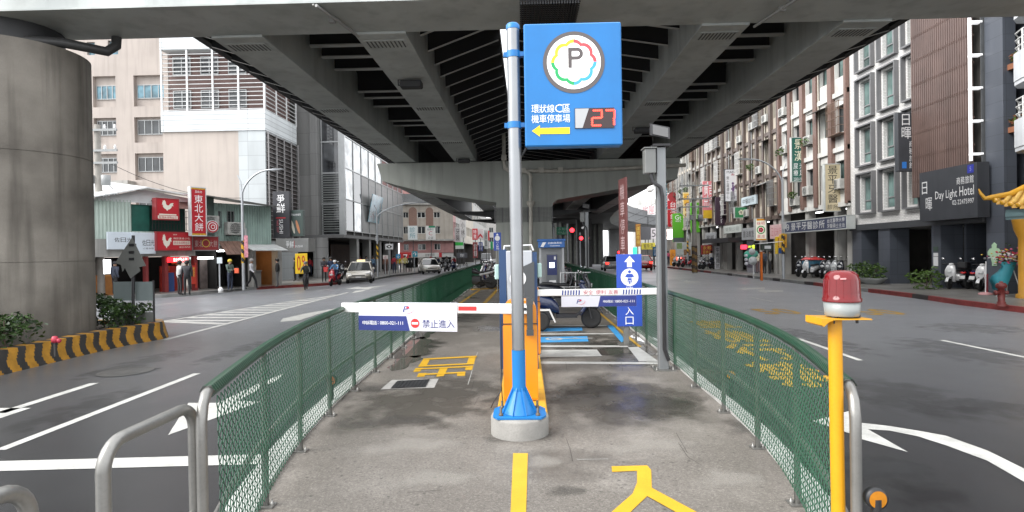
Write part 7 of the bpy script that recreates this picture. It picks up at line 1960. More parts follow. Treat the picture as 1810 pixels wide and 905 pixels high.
# ================================================================== people
def limb_color(mats, bones, co):
    best = None
    for (a, b, k) in bones:
        ab = b - a; t_ = max(0, min(1, (co - a).dot(ab) / max(1e-9, ab.length_squared))); d = (co - (a + ab * t_)).length
        if best is None or d < best[0]: best = (d, k)
    return best[1]
PPL = {}
skinm = M('skin', (.42, .25, .17), .6, var=.05)
def person(label, loc, rot, top, bottom, hair=(.015, .012, .01), pose='stand', h=1.66, group=None, hat=None, hold=None, coat=False, shoes=(.03, .03, .03)):
    t = thing('person', label, 'person', loc, rot, group)
    # joints in metres for 1.7 m; facing +x
    J = dict(pel=(0, 0, .92), wst=(0, 0, 1.08), chs=(0, 0, 1.30), nck=(.01, 0, 1.46), hd0=(.025, 0, 1.53), hd1=(.03, 0, 1.62),
             shl=(0, .17, 1.40), ell=(-.02, .22, 1.13), hal=(.06, .22, .90), shr=(0, -.17, 1.40), elr=(-.02, -.22, 1.13), har=(.06, -.22, .90),
             hpl=(0, .09, .90), knl=(.02, .10, .50), anl=(-.01, .10, .09), tol=(.13, .11, .035), hpr=(0, -.09, .90), knr=(.02, -.10, .50), anr=(-.01, -.10, .09), tor=(.13, -.11, .035))
    if pose == 'walk': J.update(knl=(.20, .10, .52), anl=(.26, .10, .10), tol=(.40, .10, .06), knr=(-.06, -.10, .50), anr=(-.34, -.10, .18), tor=(-.24, -.10, .05), hal=(-.12, .24, .92), har=(.22, -.22, .96), elr=(.02, -.23, 1.13))
    if pose == 'hold': J.update(ell=(.06, .20, 1.14), hal=(.30, .08, 1.16), elr=(.06, -.20, 1.14), har=(.30, -.08, 1.14))
    if pose == 'phone': J.update(elr=(.08, -.20, 1.15), har=(.24, -.06, 1.28))
    if pose == 'ride': J.update(pel=(-.22, 0, .86), wst=(-.18, 0, 1.02), chs=(-.08, 0, 1.24), nck=(.0, 0, 1.40), hd0=(.04, 0, 1.47), hd1=(.06, 0, 1.56), shl=(-.04, .17, 1.34), ell=(.14, .24, 1.16), hal=(.30, .24, 1.04), shr=(-.04, -.17, 1.34), elr=(.14, -.24, 1.16), har=(.30, -.24, 1.04),
                               hpl=(-.22, .09, .84), knl=(.16, .12, .70), anl=(.06, .12, .32), tol=(.18, .12, .25), hpr=(-.22, -.09, .84), knr=(.16, -.12, .66), anr=(.08, -.12, .36), tor=(.20, -.12, .30))
    names = list(J); idx = {n: i for i, n in enumerate(names)}
    E = [('pel', 'wst'), ('wst', 'chs'), ('chs', 'nck'), ('nck', 'hd0'), ('hd0', 'hd1'), ('chs', 'shl'), ('shl', 'ell'), ('ell', 'hal'), ('chs', 'shr'), ('shr', 'elr'), ('elr', 'har'), ('pel', 'hpl'), ('hpl', 'knl'), ('knl', 'anl'), ('anl', 'tol'), ('pel', 'hpr'), ('hpr', 'knr'), ('knr', 'anr'), ('anr', 'tor')]
    rad = dict(pel=(.15, .12), wst=(.14, .105), chs=(.165, .115), nck=(.055, .055), hd0=(.078, .085), hd1=(.085, .10), shl=(.068, .068), ell=(.048, .048), hal=(.038, .03), shr=(.068, .068), elr=(.048, .048), har=(.038, .03), hpl=(.092, .092), knl=(.062, .062), anl=(.044, .044), tol=(.042, .03), hpr=(.092, .092), knr=(.062, .062), anr=(.044, .044), tor=(.042, .03))
    if coat: 
        for k in ('pel', 'wst', 'chs'): rad[k] = (rad[k][0] * 1.18, rad[k][1] * 1.25)
        for k in ('shl', 'shr', 'ell', 'elr'): rad[k] = (rad[k][0] * 1.2, rad[k][1] * 1.2)
    key = (pose, coat)
    if key not in PPL:
        me = bpy.data.meshes.new('body'); me.from_pydata([J[n] for n in names], [(idx[a], idx[b]) for a, b in E], [])
        o = bpy.data.objects.new('body', me); COL.objects.link(o)
        md = o.modifiers.new('Skin', 'SKIN'); md.use_smooth_shade = True
        sv = me.skin_vertices[0].data
        for n in names: sv[idx[n]].radius = rad[n]
        sv[idx['pel']].use_root = True
        ss = o.modifiers.new('Sub', 'SUBSURF'); ss.levels = 1; ss.render_levels = 1
        dg = bpy.context.evaluated_depsgraph_get(); me2 = bpy.data.meshes.new_from_object(o.evaluated_get(dg))
        bpy.data.objects.remove(o); PPL[key] = me2
    me2 = PPL[key].copy()
    V = {n: Vector(J[n]) for n in names}
    cls = lambda n: 0
    bones = [(V['pel'], V['wst'], 2 if not coat else 1), (V['wst'], V['chs'], 1), (V['chs'], V['nck'], 1), (V['nck'].lerp(V['hd0'], .5), V['hd1'], 0), (V['chs'], V['shl'], 1), (V['chs'], V['shr'], 1)]
    for s_ in 'lr':
        hnd = V['ha' + s_]; el_ = V['el' + s_]
        bones += [(V['sh' + s_], el_, 1), (el_, el_.lerp(hnd, .85), 1), (el_.lerp(hnd, .95), hnd + (hnd - el_).normalized() * .05, 0), (V['hp' + s_], V['kn' + s_], 2), (V['kn' + s_], V['an' + s_], 2), (V['an' + s_], V['to' + s_], 3)]
    me2.materials.clear()
    for m_ in (skinm, paint(top, .7), paint(bottom, .75), paint(shoes, .6)): me2.materials.append(m_)
    for p in me2.polygons: p.material_index = limb_color(None, bones, p.center); p.use_smooth = True
    o = bpy.data.objects.new('body', me2); COL.objects.link(o); o.parent = t
    hc = V['hd1']
    g = MB(); hm = paint(hat if hat else hair, .6)
    g.lathe([(.108, -.03), (.115, .02), (.105, .07), (.07, .11), (0, .125)], (hc.x - .018, hc.y, hc.z), n=14)
    if not hat: g.lathe([(.07, -.10), (.095, -.04), (.10, .0), (.09, .05)], (hc.x - .04, hc.y, hc.z), n=12)
    g.build('hair' if not hat else 'helmet' if hat and pose == 'ride' else 'cap', hm, t)
    t.scale = (h / 1.72,) * 3
    return t
def pp_(label, px, py, z, face, top, bottom, **k):
    q = G(px, py, z); return person(label, (q.x, q.y, z), R(face), top, bottom, **k)
blk_c = (.018, .018, .02); nv = (.02, .03, .07)
gP = 'people waiting on the left pavement'
pp_('person in a light grey jacket queuing at the red pancake shop', 318, 522, .15, 60, (.42, .42, .42), blk_c, pose='hold', coat=True)
pp_('person in a dark coat standing at the red pancake shop counter', 331, 522, .15, 110, (.03, .03, .035), blk_c, coat=True)
pp_('traffic worker in a yellow hood and reflective vest carrying an orange sign', 407, 515, .15, -20, (.10, .14, .12), (.03, .04, .07), pose='hold', hat=(.65, .50, .05))
pp_('person in a white shirt and grey cap striding past the street lamp', 445, 512, .15, 10, (.62, .62, .66), blk_c, pose='walk', hat=(.35, .33, .32))
pp_('person in a long black coat before the warm lit shop', 491, 508, .15, 200, (.012, .012, .012), (.10, .10, .10), coat=True)
pp_('person in a dark green coat beside the yellow poster', 522, 497, .15, 180, (.05, .06, .04), blk_c, coat=True)
pp_('person with a red bag and dark clothes waiting at the kerb by the silver sedan', 573, 499, .15, -60, (.05, .05, .06), blk_c, pose='hold', coat=True)
pp_('person in a bright red jacket near the round stone pillar', 548, 489, .15, -70, (.55, .03, .05), nv)
pp_('person in a blue jacket next to the yellow poster', 539, 490, .15, -70, (.05, .10, .32), nv)
pp_('person in navy standing behind the pink scooter rider', 585, 498, .15, -50, (.04, .06, .12), blk_c, coat=True)
pp_('person in denim blue waiting under the glass tower near the pole', 660, 487, .15, -40, (.10, .18, .27), nv)
pp_('person in a rust brown coat by the white sign pole', 682, 485, .15, 100, (.22, .11, .08), (.10, .06, .05), coat=True)
pp_('person in a magenta top in the shade of the glass tower', 636, 485, .15, -60, (.55, .04, .14), nv)
pp_('person in grey in the shade of the glass tower', 648, 485, .15, -60, (.20, .20, .20), blk_c)
pp_('person in red at the crossing by the brick corner block', 697, 483, .15, -60, (.50, .04, .06), nv)
pp_('person in a yellow raincoat at the crossing by the brick corner block', 706, 482, .15, -60, (.65, .48, .03), nv, coat=True)
pp_('second person in pale yellow at the crossing by the brick corner block', 716, 482, .15, -80, (.60, .52, .20), blk_c, coat=True)
pp_('person in black at the crossing by the brick corner block', 725, 481, .15, -90, blk_c, blk_c)
q = FS.hit(203, 500, -.1); person('person in a dark jacket and cap at the orange shop window behind the sign backs', (q.x, q.y, .15), R(70), (.05, .06, .09), blk_c, hat=(.02, .02, .025), coat=True)
q = PX(1339, 492, 16.6); person('person in a cream padded jacket standing by the fruit sign shop', (q.x, q.y, .15), R(190), (.62, .55, .42), (.16, .10, .10), coat=True)
q = PX(1352, 492, 16.9); person('person in dark clothes behind the orange bus-stop post', (q.x, q.y, .15), R(200), (.04, .05, .07), blk_c)
q = PX(1362, 494, 17.2); person('person in grey with an umbrella shape beside the orange post', (q.x, q.y, .15), R(170), (.20, .20, .19), blk_c)
q = PX(1258, 484, 16.8); person('person in a white top walking past the red shop sign', (q.x, q.y, .15), R(90), (.55, .55, .55), nv, pose='walk')
q = PX(1181, 476, 16.5); person('person in pink far along the right pavement', (q.x, q.y, .15), R(90), (.55, .10, .20), nv)
# carried things
q = G(407, 515, .15)
o = person and thing('orange_placard', 'orange folded sign carried by the traffic worker in the yellow hood', 'placard', (q.x + .42, q.y - .12, 1.22), R(-20)); g = MB(); g.rbox(-.14, .14, -.03, .03, -.13, .13, .01); g.build('panel', M('placard_orange', (.75, .12, .05), .5), o); g = MB(); g.tube([(-.05, 0, .12), (-.05, 0, .2), (.05, 0, .2), (.05, 0, .12)], .01, 6); g.build('handle', blackp, o)
q = G(573, 499, .15); o = thing('shopping_bag', 'red bag held by the person waiting at the kerb by the silver sedan', 'bag', (q.x + .2, q.y - .2, .85)); g = MB(); g.loft([[(-.12, -.06, 0), (.12, -.06, 0), (.12, .06, 0), (-.12, .06, 0)], [(-.16, -.03, .32), (.16, -.03, .32), (.16, .03, .32), (-.16, .03, .32)]], smooth=False); g.build('pouch', redp, o); g = MB(); g.tube([(-.06, 0, .32), (-.05, 0, .42), (.05, 0, .42), (.06, 0, .32)], .01, 6); g.build('handle', redp, o)
# riders
q = G(541, 512); bicycle('dark bicycle ridden along the left kerb', (q.x, q.y, 0), R(285)); person('cyclist in a dark jacket riding towards the camera along the left kerb', (q.x, q.y, 0), R(285), (.04, .045, .04), blk_c, pose='ride', hat=(.12, .12, .12))
q = G(593, 505); dup(PROTO['red'], (q.x, q.y, 0), R(265), 'pinkish red scooter ridden beside the silver sedan'); person('scooter rider in a white helmet and blue jacket beside the silver sedan', (q.x, q.y, .02), R(265), (.10, .22, .42), nv, pose='ride', hat=(.62, .62, .62))
gM = 'riders waiting far down the left road'
for i, (px, py, c) in enumerate(((775, 481, 'black'), (790, 480, 'grey'), (803, 479, 'navy'), (762, 482, 'black'))):
    q = G(px, py); dup(PROTO[c], (q.x, q.y, 0), R(260), '%s scooter %s from the pale car at the far left crossing' % (c, ['second', 'third', 'fourth', 'nearest'][i]), gM)
    person('rider in %s on the scooter %s from the pale car' % (['dark blue', 'grey', 'red', 'black'][i], ['second', 'third', 'fourth', 'nearest'][i]), (q.x, q.y, .02), R(260), [nv, (.2, .2, .2), (.4, .03, .04), blk_c][i], blk_c, pose='ride', hat=[(.5, .5, .5), (.05, .05, .05), (.6, .6, .6), (.3, .02, .02)][i], group='riders at the far left crossing')
# ================================================================== signs along the right row
def rsign(label, px0, py0, px1, py1, face, depth=.2, edge=None, gap=1.5):
    return box_sign('shop_sign', label, px0, py0, px1, py1, ypx(px1 + gap), face, depth, edge=edge, toX=XR - .02)
ink = M('lettering_black', (.03, .03, .03), .5)
dgreen = M('sign_dark_green', (.02, .11, .085), .4, var=.08); goldl = M('lettering_gold', (.75, .72, .55), .5, var=0)
t, pn, m = rsign('dark green vertical sign with gold characters above the dental clinic sign', 1400, 243, 1423, 321, dgreen, edge=M('edge_pale', (.5, .52, .5), .4))
letters(pn, [('t', '景', m(.2, .8, .74, .96)), ('t', '漢', m(.2, .8, .47, .70))], goldl); letters(pn, [('c', '尿療', m(.12, .45, .12, .42)), ('c', '泡足', m(.56, .90, .12, .42)), ('t', '2202-1968', m(.12, .9, .02, .09))], white_l)
t, pn, m = rsign('cream vertical dental sign with bold black characters next to the hotel', 1459, 290, 1485, 373, M('sign_cream', (.55, .47, .31), .45, var=.08), .22, edge=M('edge_pale'))
letters(pn, [('c', '景平牙醫', m(.18, .82, .16, .98)), ('r', '診所', m(.12, .88, .03, .14))], ink)
FRt = Fr(XR, ypx(1500), R(-90))
t, pn, m = face_sign('shop_sign', 'long dark blue dental clinic sign with white characters over the arcade', FRt, 1387, 388, 1496, 408, -.6, .45, M('sign_ink_blue', (.045, .055, .10), .45, var=.08), edge=M('edge_pale'))
letters(pn, [('r', '景平牙醫診所', m(.12, .70, .16, .84)), ('r', '台北醫學大學', m(.73, .98, .56, .90)), ('r', '牙醫碩士主治', m(.73, .98, .12, .46))], M('lettering_soft2', (.66, .66, .64), .4, var=0))
g = MB(); q = m(.03, .09, .2, .8); g.disc(((q[0] + q[1]) / 2, -.004, (q[2] + q[3]) / 2), (q[3] - q[2]) * .5, 'y', 24, (q[3] - q[2]) * .40); g.build('logo_ring', M('lettering_soft2'), pn); letters(pn, [('t', 'H', m(.045, .075, .36, .64))], M('lettering_soft2'))
t, pn, m = rsign('white vertical fashion sign with a figure silhouette above the dark purple sign', 1282, 299, 1302, 356, M('sign_white_b', (.66, .66, .68), .4, var=.05), edge=ink)
letters(pn, [('t', 'MAN', m(.15, .85, .87, .95)), ('c', '男士護膚中心', m(.12, .34, .08, .78))], ink); letters(pn, [('t', '男', m(.5, .8, .80, .86))], redsg)
g = MB(); q = m(0, 1, 0, 1); W_, H_ = q[1] - q[0], q[3] - q[2]; g.poly([(q[0] + W_ * a, -.005, q[2] + H_ * b) for a, b in ((.55, .06), (.62, .06), (.66, .28), (.72, .08), (.80, .08), (.76, .34), (.84, .46), (.78, .50), (.72, .44), (.72, .52), (.60, .52), (.60, .42), (.50, .40), (.50, .36), (.60, .36))]); g.disc((q[0] + W_ * .66, -.005, q[2] + H_ * .56), W_ * .10, 'y', 14); g.build('figure_silhouette', M('sign_purple', (.12, .06, .16), .5), pn)
t, pn, m = rsign('dark plum vertical sign with fine script below the white fashion sign', 1266, 348, 1283, 398, M('sign_plum', (.045, .025, .04), .4, var=.08), .3)
letters(pn, [('t', 't', m(.35, .6, .70, .88))], white_l); vtext(pn, 'Day of the Soin', m(.4, .62, .08, .62), white_l)
t, pn, m = rsign('pink and white rental notice sign with a yellow foot', 1243, 320, 1262, 386, M('sign_pink', (.62, .20, .22), .5, var=.08), .12)
rect(pn, m(0, 1, 0, .22), M('sign_mustard', (.60, .38, .02), .5)); letters(pn, [('c', '廣出', m(.08, .46, .26, .96)), ('c', '吉租', m(.54, .94, .26, .96))], white_l)
t, pn, m = rsign('green square sign with a white blossom over the awning', 1299, 366, 1321, 385, M('sign_leaf_green', (.04, .22, .09), .4, var=.06), .2, edge=M('edge_pale'))
g = MB(); q = m(0, 1, 0, 1); cx_, cz_ = (q[0] + q[1]) / 2, (q[2] + q[3]) / 2; s_ = (q[3] - q[2])
for k in range(5): a = 2 * math.pi * k / 5 + .3; g.disc((cx_ + .13 * s_ * math.cos(a), -.005, cz_ + .13 * s_ * math.sin(a)), .12 * s_, 'y', 10)
g.build('blossom', goldl, pn)
t, pn, m = rsign('colourful fruit shop sign with red characters and a green ring', 1336, 386, 1354, 425, M('sign_milk', (.72, .70, .58), .4, var=.05, emit=.15), .3, edge=M('edge_pale'))
letters(pn, [('r', '綠吧', m(.1, .9, .70, .86)), ('r', '果成', m(.1, .9, .10, .26))], M('fruit_red', (.65, .03, .08), .5)); rect(pn, m(0, 1, .0, .07), M('fruit_orange', (.8, .35, .02), .5)); rect(pn, m(.1, .9, .90, 1), M('fruit_orange'))
g = MB(); q = m(0, 1, 0, 1); cx_, cz_ = (q[0] + q[1]) / 2, q[2] + (q[3] - q[2]) * .48; s_ = q[1] - q[0]; g.disc((cx_, -.006, cz_), s_ * .40, 'y', 24, s_ * .31); g.build('green_ring', M('fruit_green', (.02, .35, .08), .5), pn)
g = MB(); 
for k in range(5): a = k * 1.25; g.disc((cx_ + s_ * .14 * math.cos(a), -.008, cz_ + s_ * .14 * math.sin(a)), s_ * .11, 'y', 10)
g.build('fruit', M('fruit_red'), pn)
t, pn, m = rsign('orange-yellow vertical sign with red characters by the street lamp', 1380, 414, 1391, 438, M('sign_amber', (.70, .40, .06), .45, var=.06), .25)
letters(pn, [('c', '冷飲', m(.15, .85, .08, .92))], redsg)
t, pn, m = rsign('yellow sign with a red and blue panel by the street lamp', 1372, 418, 1386, 449, M('sign_lemon', (.66, .45, .03), .45, var=.06), .2)
rect(pn, m(.28, .62, .38, .92), M('sign_brick', (.30, .05, .03), .5)); rect(pn, m(.28, .66, .02, .34), M('sign_mid_blue', (.03, .10, .35), .5)); letters(pn, [('c', '小吃', m(.32, .58, .42, .88))], white_l, -.006)
t, pn, m = rsign('small red board with gold characters beside the utility pole', 1240, 433, 1259, 450, redsg2, .15); letters(pn, [('r', '永和', m(.1, .9, .50, .9)), ('r', '豆漿店', m(.1, .9, .1, .42))], M('lettering_yellow'))
t, pn, m = rsign('white vertical board with black characters at pavement level', 1264, 435, 1273, 477, M('sign_white_b'), .15); letters(pn, [('c', '牛肉麵館', m(.2, .8, .05, .95))], ink)
t, pn, m = rsign('tall yellow and white food sign on a pole by the utility pole', 1208, 340, 1221, 385, M('sign_butter', (.72, .58, .28), .45, var=.08), .15)
rect(pn, m(.08, .92, .55, .95), M('sign_amber'), -.004); g = MB(); q = m(0, 1, 0, 1)
for k in range(3): g.disc(((q[0] + q[1]) / 2, -.006, q[2] + (q[3] - q[2]) * (.12 + .2 * k)), (q[1] - q[0]) * .28, 'y', 14)
g.build('food_photos', M('food_brown', (.35, .15, .04), .6, var=.4, scale=6), pn)
t, pn, m = rsign('red bank sign with white characters and a round emblem', 1181, 341, 1197, 401, redsg, .25)
rect(pn, m(0, 1, .78, 1), white_l, -.003); letters(pn, [('c', '台灣銀行', m(.25, .82, .03, .75))], white_l, -.005); g = MB(); q = m(.5, .5, .89, .89); g.disc((q[0], -.006, q[2]), .55, 'y', 20); g.build('emblem', redsg2, pn)
t, pn, m = rsign('teal vertical drugstore sign seen past the camera post', 1174, 322, 1184, 401, M('sign_teal', (.02, .26, .33), .45, var=.05), .25)
vtext(pn, 'watsons', m(.35, .75, .45, .95), white_l); letters(pn, [('c', '屈臣氏', m(.3, .75, .05, .4))], white_l)
lime = M('sign_lime', (.11, .42, .03), .4, var=.04)
t, pn, m = rsign('bright green vertical sign with white letters and a dark foot', 1190, 377, 1208, 428, lime, .3); letters(pn, [('t', 'Gt', m(.2, .8, .78, .94)), ('r', '綠藤生', m(.22, .78, .70, .76))], white_l); rect(pn, m(0, 1, 0, .15), M('sign_slate', (.10, .12, .13), .5))
t, pn, m = rsign('plain bright green vertical sign behind the utility pole', 1222, 358, 1237, 411, lime, .3); letters(pn, [('t', 'Gt', m(.2, .8, .80, .94))], white_l)
t, pn, m = rsign('glowing white and red light box at the far end of the right row', 1174, 405, 1191, 423, glow((1.0, .82, .74), 1.2), .3); letters(pn, [('r', '藥局', m(.15, .85, .2, .8))], redsg)
t, pn, m = rsign('orange lit vertical sign at pavement level far right', 1185, 441, 1194, 472, M('sign_burnt', (.50, .22, .03), .45, emit=.15), .2); letters(pn, [('c', '火鍋', m(.2, .8, .2, .9))], M('lettering_brown', (.2, .06, .02), .5))
t, pn, m = rsign('glowing red and white vertical sign at pavement level far right', 1196, 440, 1205, 460, glow((.95, .10, .06), .8), .2); letters(pn, [('c', '當舖', m(.2, .8, .1, .95))], glow((1, .9, .85), 1.2))
t, pn, m = rsign('pale poster board with a green drawing behind the utility pole', 1195, 428, 1222, 454, M('sign_pale', (.55, .58, .56), .5, var=.2, scale=3), .1); rect(pn, m(.05, .4, .55, .95), M('art_green', (.25, .38, .15), .5, var=.3, scale=5)); rect(pn, m(.5, .95, .1, .5), M('art_rust', (.40, .22, .12), .5, var=.5, scale=6))
# flat fascia boards
for lab, px0, py0, px1, py1, mt, txt, tm in (
    ('pale blue fascia board with small dark characters under the white fashion sign', 1310, 347, 1336, 363, M('fascia_pale_blue', (.50, .58, .62), .5, var=.08), '中醫診所', ink),
    ('white fascia board with faded characters over the dark awning', 1279, 398, 1310, 412, M('fascia_offwhite', (.52, .55, .52), .5, var=.12), '美髮沙龍', M('lettering_faded', (.28, .32, .30), .5)),
    ('grey fascia board with brush script left of the fruit sign', 1311, 403, 1336, 424, M('fascia_mid_grey', (.33, .34, .35), .5, var=.1), '書法教室', ink),
    ('pale pink fascia board right of the fruit sign', 1361, 397, 1383, 422, M('fascia_pink', (.60, .40, .40), .5, var=.1), '正記米行', M('lettering_rose', (.50, .16, .18), .5)),
    ('grey board with dark brush characters under the pink rental sign', 1247, 411, 1264, 432, M('fascia_mid_grey'), '檳榔', ink)):
    t, pn, m = face_sign('shop_sign', lab, Fr(XR, ypx(px0), R(-90)), px0, py0, px1, py1, -.30, .14, mt, edge=None)
    letters(pn, [('r', txt, m(.1, .9, .22, .78))], tm)
t, pn, m = face_sign('led_sign', 'red and yellow-green lit flower shop strip above the vending machine', Fr(XR, ypx(1307), R(-90)), 1309, 432, 1335, 441, -.25, .12, M('sign_black'))
rect(pn, m(.02, .48, .08, .92), glow((.9, .03, .06), 1.2), -.004, 'red_strip'); letters(pn, [('r', '花坊', m(.52, .98, .08, .92))], glow((.65, .85, .05), 1.3))
# awnings / vending machine
o = thing('shop_awning', 'flat black awning over the shop under the white fascia board', 'awning', (XR, ypx(1266), 0), R(-90)); fr2 = Fr(XR, ypx(1266), R(-90)); a = fr2.at(1266, 424, -1.2); b = fr2.at(1312, 416, -1.2); g = MB(); g.box(0, b[0] - a[0] + 1, -1.3, 0, a[1] - .25, a[1] + .12); g.build('canopy', blackp, o)
fv = Fr(16.9, ypx(1320, 16.9), R(-90)); a = fv.at(1320, 489); b = fv.at(1331, 448); o = thing('vending_machine', 'grey vending machine with rows of items beside the cream jacket person', 'vending machine', (16.9, fv.o.y, .15), R(-90)); g = MB(); g.rbox(a[0], b[0], 0, .7, 0, b[1] - .15, .02); vm_ = g.build('cabinet', M('vending_grey', (.28, .28, .31), .4), o); g = MB()
for i in range(5): g.box(a[0] + .1, b[0] - .1, -.012, .0, .35 + i * .42, .62 + i * .42)
g.build('shelves', M('vending_goods', (.10, .10, .14), .3, var=.6, scale=9), vm_)

# ================================================================== street lamps, poles
lampg = M('lamp_post_grey', (.42, .44, .46), .4, .4, var=.08)
def street_lamp(label, x, y, h, arm, rot, z=.15, stripe=True):
    t = thing('street_lamp', label, 'street lamp', (x, y, z), rot)
    g = MB(); g.tube([(0, 0, 0), (0, 0, h * .82)], .085, 12, r2=.06); 
    pts = [(0, 0, h * .80)]
    for k in range(1, 9): f = k / 8; pts.append((arm * (f ** 1.5), 0, h * .80 + h * .20 * math.sin(f * math.pi / 2)))
    g.tube(pts, .045, 10); g.tube([(0, 0, h * .80), (-.05, 0, h * .9), (-.22, 0, h * .96)], .03, 8); g.build('pole', lampg, t)
    g = MB(); e = pts[-1]; g.loft([[(e[0] - .05, -.06, e[2] + .03), (e[0] - .05, .06, e[2] + .03), (e[0] - .05, .06, e[2] - .03), (e[0] - .05, -.06, e[2] - .03)], [(e[0] + .2, -.12, e[2] + .06), (e[0] + .2, .12, e[2] + .06), (e[0] + .2, .10, e[2] - .05), (e[0] + .2, -.10, e[2] - .05)], [(e[0] + .65, -.08, e[2] + .05), (e[0] + .65, .08, e[2] + .05), (e[0] + .65, .06, e[2] - .01), (e[0] + .65, -.06, e[2] - .01)]], smooth=False); g.build('lamp_head', lampg, t)
    if stripe:
        g = MB(); K = 12
        for k in range(16):
            for j in range(K):
                a0, a1 = 2 * math.pi * j / K, 2 * math.pi * (j + 1) / K; z0, z1 = 1.45 + k * .075, 1.45 + (k + 1) * .075; g.use(0 if ((k + j * .66) // 3) % 2 else 1)
                rr = .092; g.quad((rr * math.cos(a0), rr * math.sin(a0), z0), (rr * math.cos(a1), rr * math.sin(a1), z0), (rr * math.cos(a1), rr * math.sin(a1), z1), (rr * math.cos(a0), rr * math.sin(a0), z1))
        g.build('warning_stripes', [M('stripe_tape_yellow', (.70, .40, .02), .5), blackp], t)
    g = MB(); g.box(-.12, .12, .08, .2, 2.9, 3.3); g.build('control_box', M('ctrl_box_pale', (.5, .5, .5), .5), t)
    return t
q = G(431, 513, .15); hL = P(431, 306, q.y).z
street_lamp('curved grey street lamp with a striped band beside the mint shops on the left pavement', q.x, q.y, hL, P(492, 306, q.y).x - q.x - .4, 0)
g = MB(); f_ = Fr(q.x, q.y - .12, 0); a = f_.at(432, 455); b = f_.at(438, 416); g.box(a[0], b[0], -.01, .01, a[1], b[1]); tag(g.build('pole_banner', M('banner_pinkish', (.62, .25, .30), .6, var=.4, scale=8), None, (q.x, q.y - .12, 0)), 'small pink and white banner strapped to the left street lamp', 'banner')
q = G(1385, 493, .15); hR = P(1385, 285, q.y).z
street_lamp('curved grey street lamp with a striped band in front of the dental clinic block', q.x, q.y, hR, q.x - P(1313, 285, q.y).x - .4, R(180))
q = G(668, 489, .15); street_lamp('thin grey street lamp with a striped band under the glass tower', q.x, q.y, P(668, 360, q.y).z, 4.2, R(20))
q = G(1216, 472, .15); street_lamp('thin pole with a striped band carrying the yellow food sign', q.x, q.y, P(1216, 372, q.y).z, 2.2, R(180))
conp = M('utility_pole_concrete', (.33, .31, .28), .75, var=.2, streak=.3)
def utility_pole(label, x, y, h, z, spiral, rot=0):
    t = thing('utility_pole', label, 'utility pole', (x, y, z), rot); g = MB(); g.tube([(0, 0, 0), (0, 0, h)], .20, 14, r2=.13); g.build('pole', conp, t)
    g = MB(); r_ = random.Random(int(h * 10))
    for zz_ in (h - .3, h - 1.3, h - 1.9): g.box(-1.1, 1.1, -.22, -.14, zz_ - .05, zz_ + .05)
    g.build('crossarm', M('crossarm_grey', (.30, .31, .31), .5, .3), t)
    for zz_ in (h - .25, h - 1.25):
        for xx in (-1.0, -.5, .5, 1.0):
            g = MB(); g.lathe([(.03, 0), (.07, .04), (.03, .08), (.07, .12), (.03, .16), (.05, .2), (0, .22)], (xx, -.18, zz_), n=8); g.build('insulator', white_p, t)
    g = MB(); g.lathe([(.0, 0), (.2, .02), (.2, .5), (0, .52)], (.45, -.1, h - 3.0), n=12); g.box(-.35, -.1, -.3, -.1, h - 2.9, h - 2.5); g.build('transformer', M('transformer_grey', (.28, .29, .29), .5), t)
    if spiral:
        g = MB(); K = 14
        for k in range(22):
            for j in range(K):
                a0, a1 = 2 * math.pi * j / K, 2 * math.pi * (j + 1) / K; z0, z1 = .1 + k * .09, .1 + (k + 1) * .09; rr = .215; g.use(0 if ((k + j * 6 / K) // 3) % 2 else 1)
                g.quad((rr * math.cos(a0), rr * math.sin(a0), z0), (rr * math.cos(a1), rr * math.sin(a1), z0), (rr * math.cos(a1), rr * math.sin(a1), z1), (rr * math.cos(a0), rr * math.sin(a0), z1))
        g.build('spiral_stripes', [M('stripe_old_yellow', (.22, .13, .04), .6), M('stripe_old_black', (.06, .045, .035), .6)], t)
    return t
q = G(178, 522, .15); utility_pole('old concrete utility pole with tangled crossarms beside the left column', q.x, q.y, P(168, 226, q.y).z, .15, False)
q = G(1228, 483, .15); utility_pole('concrete utility pole with faded spiral stripes on the right pavement', q.x, q.y, P(1226, 325, q.y).z, .15, True)
# orange bus-stop style post, bubble sign, white pole signs
q = G(1346, 496, .15); f_ = Fr(q.x, q.y, 0); t = thing('stop_sign_post', 'bright orange post with a small dark notice box on the right pavement', 'sign post', (q.x, q.y, .15)); a = f_.at(1342, 496); b = f_.at(1349, 445)
g = MB(); g.rbox(-.06, .06, -.06, .06, 0, b[1] - .15, .01); g.build('post', M('post_orange', (.72, .16, .01), .4), t)
a = f_.at(1345, 442); b = f_.at(1364, 431); g = MB(); g.rbox(a[0], b[0], -.12, .12, a[1] - .15, b[1] - .15, .02); bx2 = g.build('notice_box', M('box_dark_green', (.06, .08, .06), .5), t); g = MB(); g.box(a[0] + .15, a[0] + .5, -.128, -.121, a[1] - .08, b[1] - .25); g.build('notice', white_p, bx2); g = MB(); g.prism([(a[0] - .2, -.3, b[1] - .15), (b[0] + .5, -.3, b[1] - .05), (b[0] + .5, .3, b[1] - .05), (a[0] - .2, .3, b[1] - .15)], (0, 0, .03)); g.build('roof', white_p, t)
q = G(1332, 492, .15); f_ = Fr(q.x, q.y, 0); t = thing('bubble_sign', 'white post with green and white round discs by the vending machine', 'sign', (q.x, q.y, .15)); g = MB(); zt_ = f_.at(1332, 440)[1] - .15; g.tube([(0, 0, 0), (0, 0, zt_)], .04, 8); g.build('post', white_p, t)
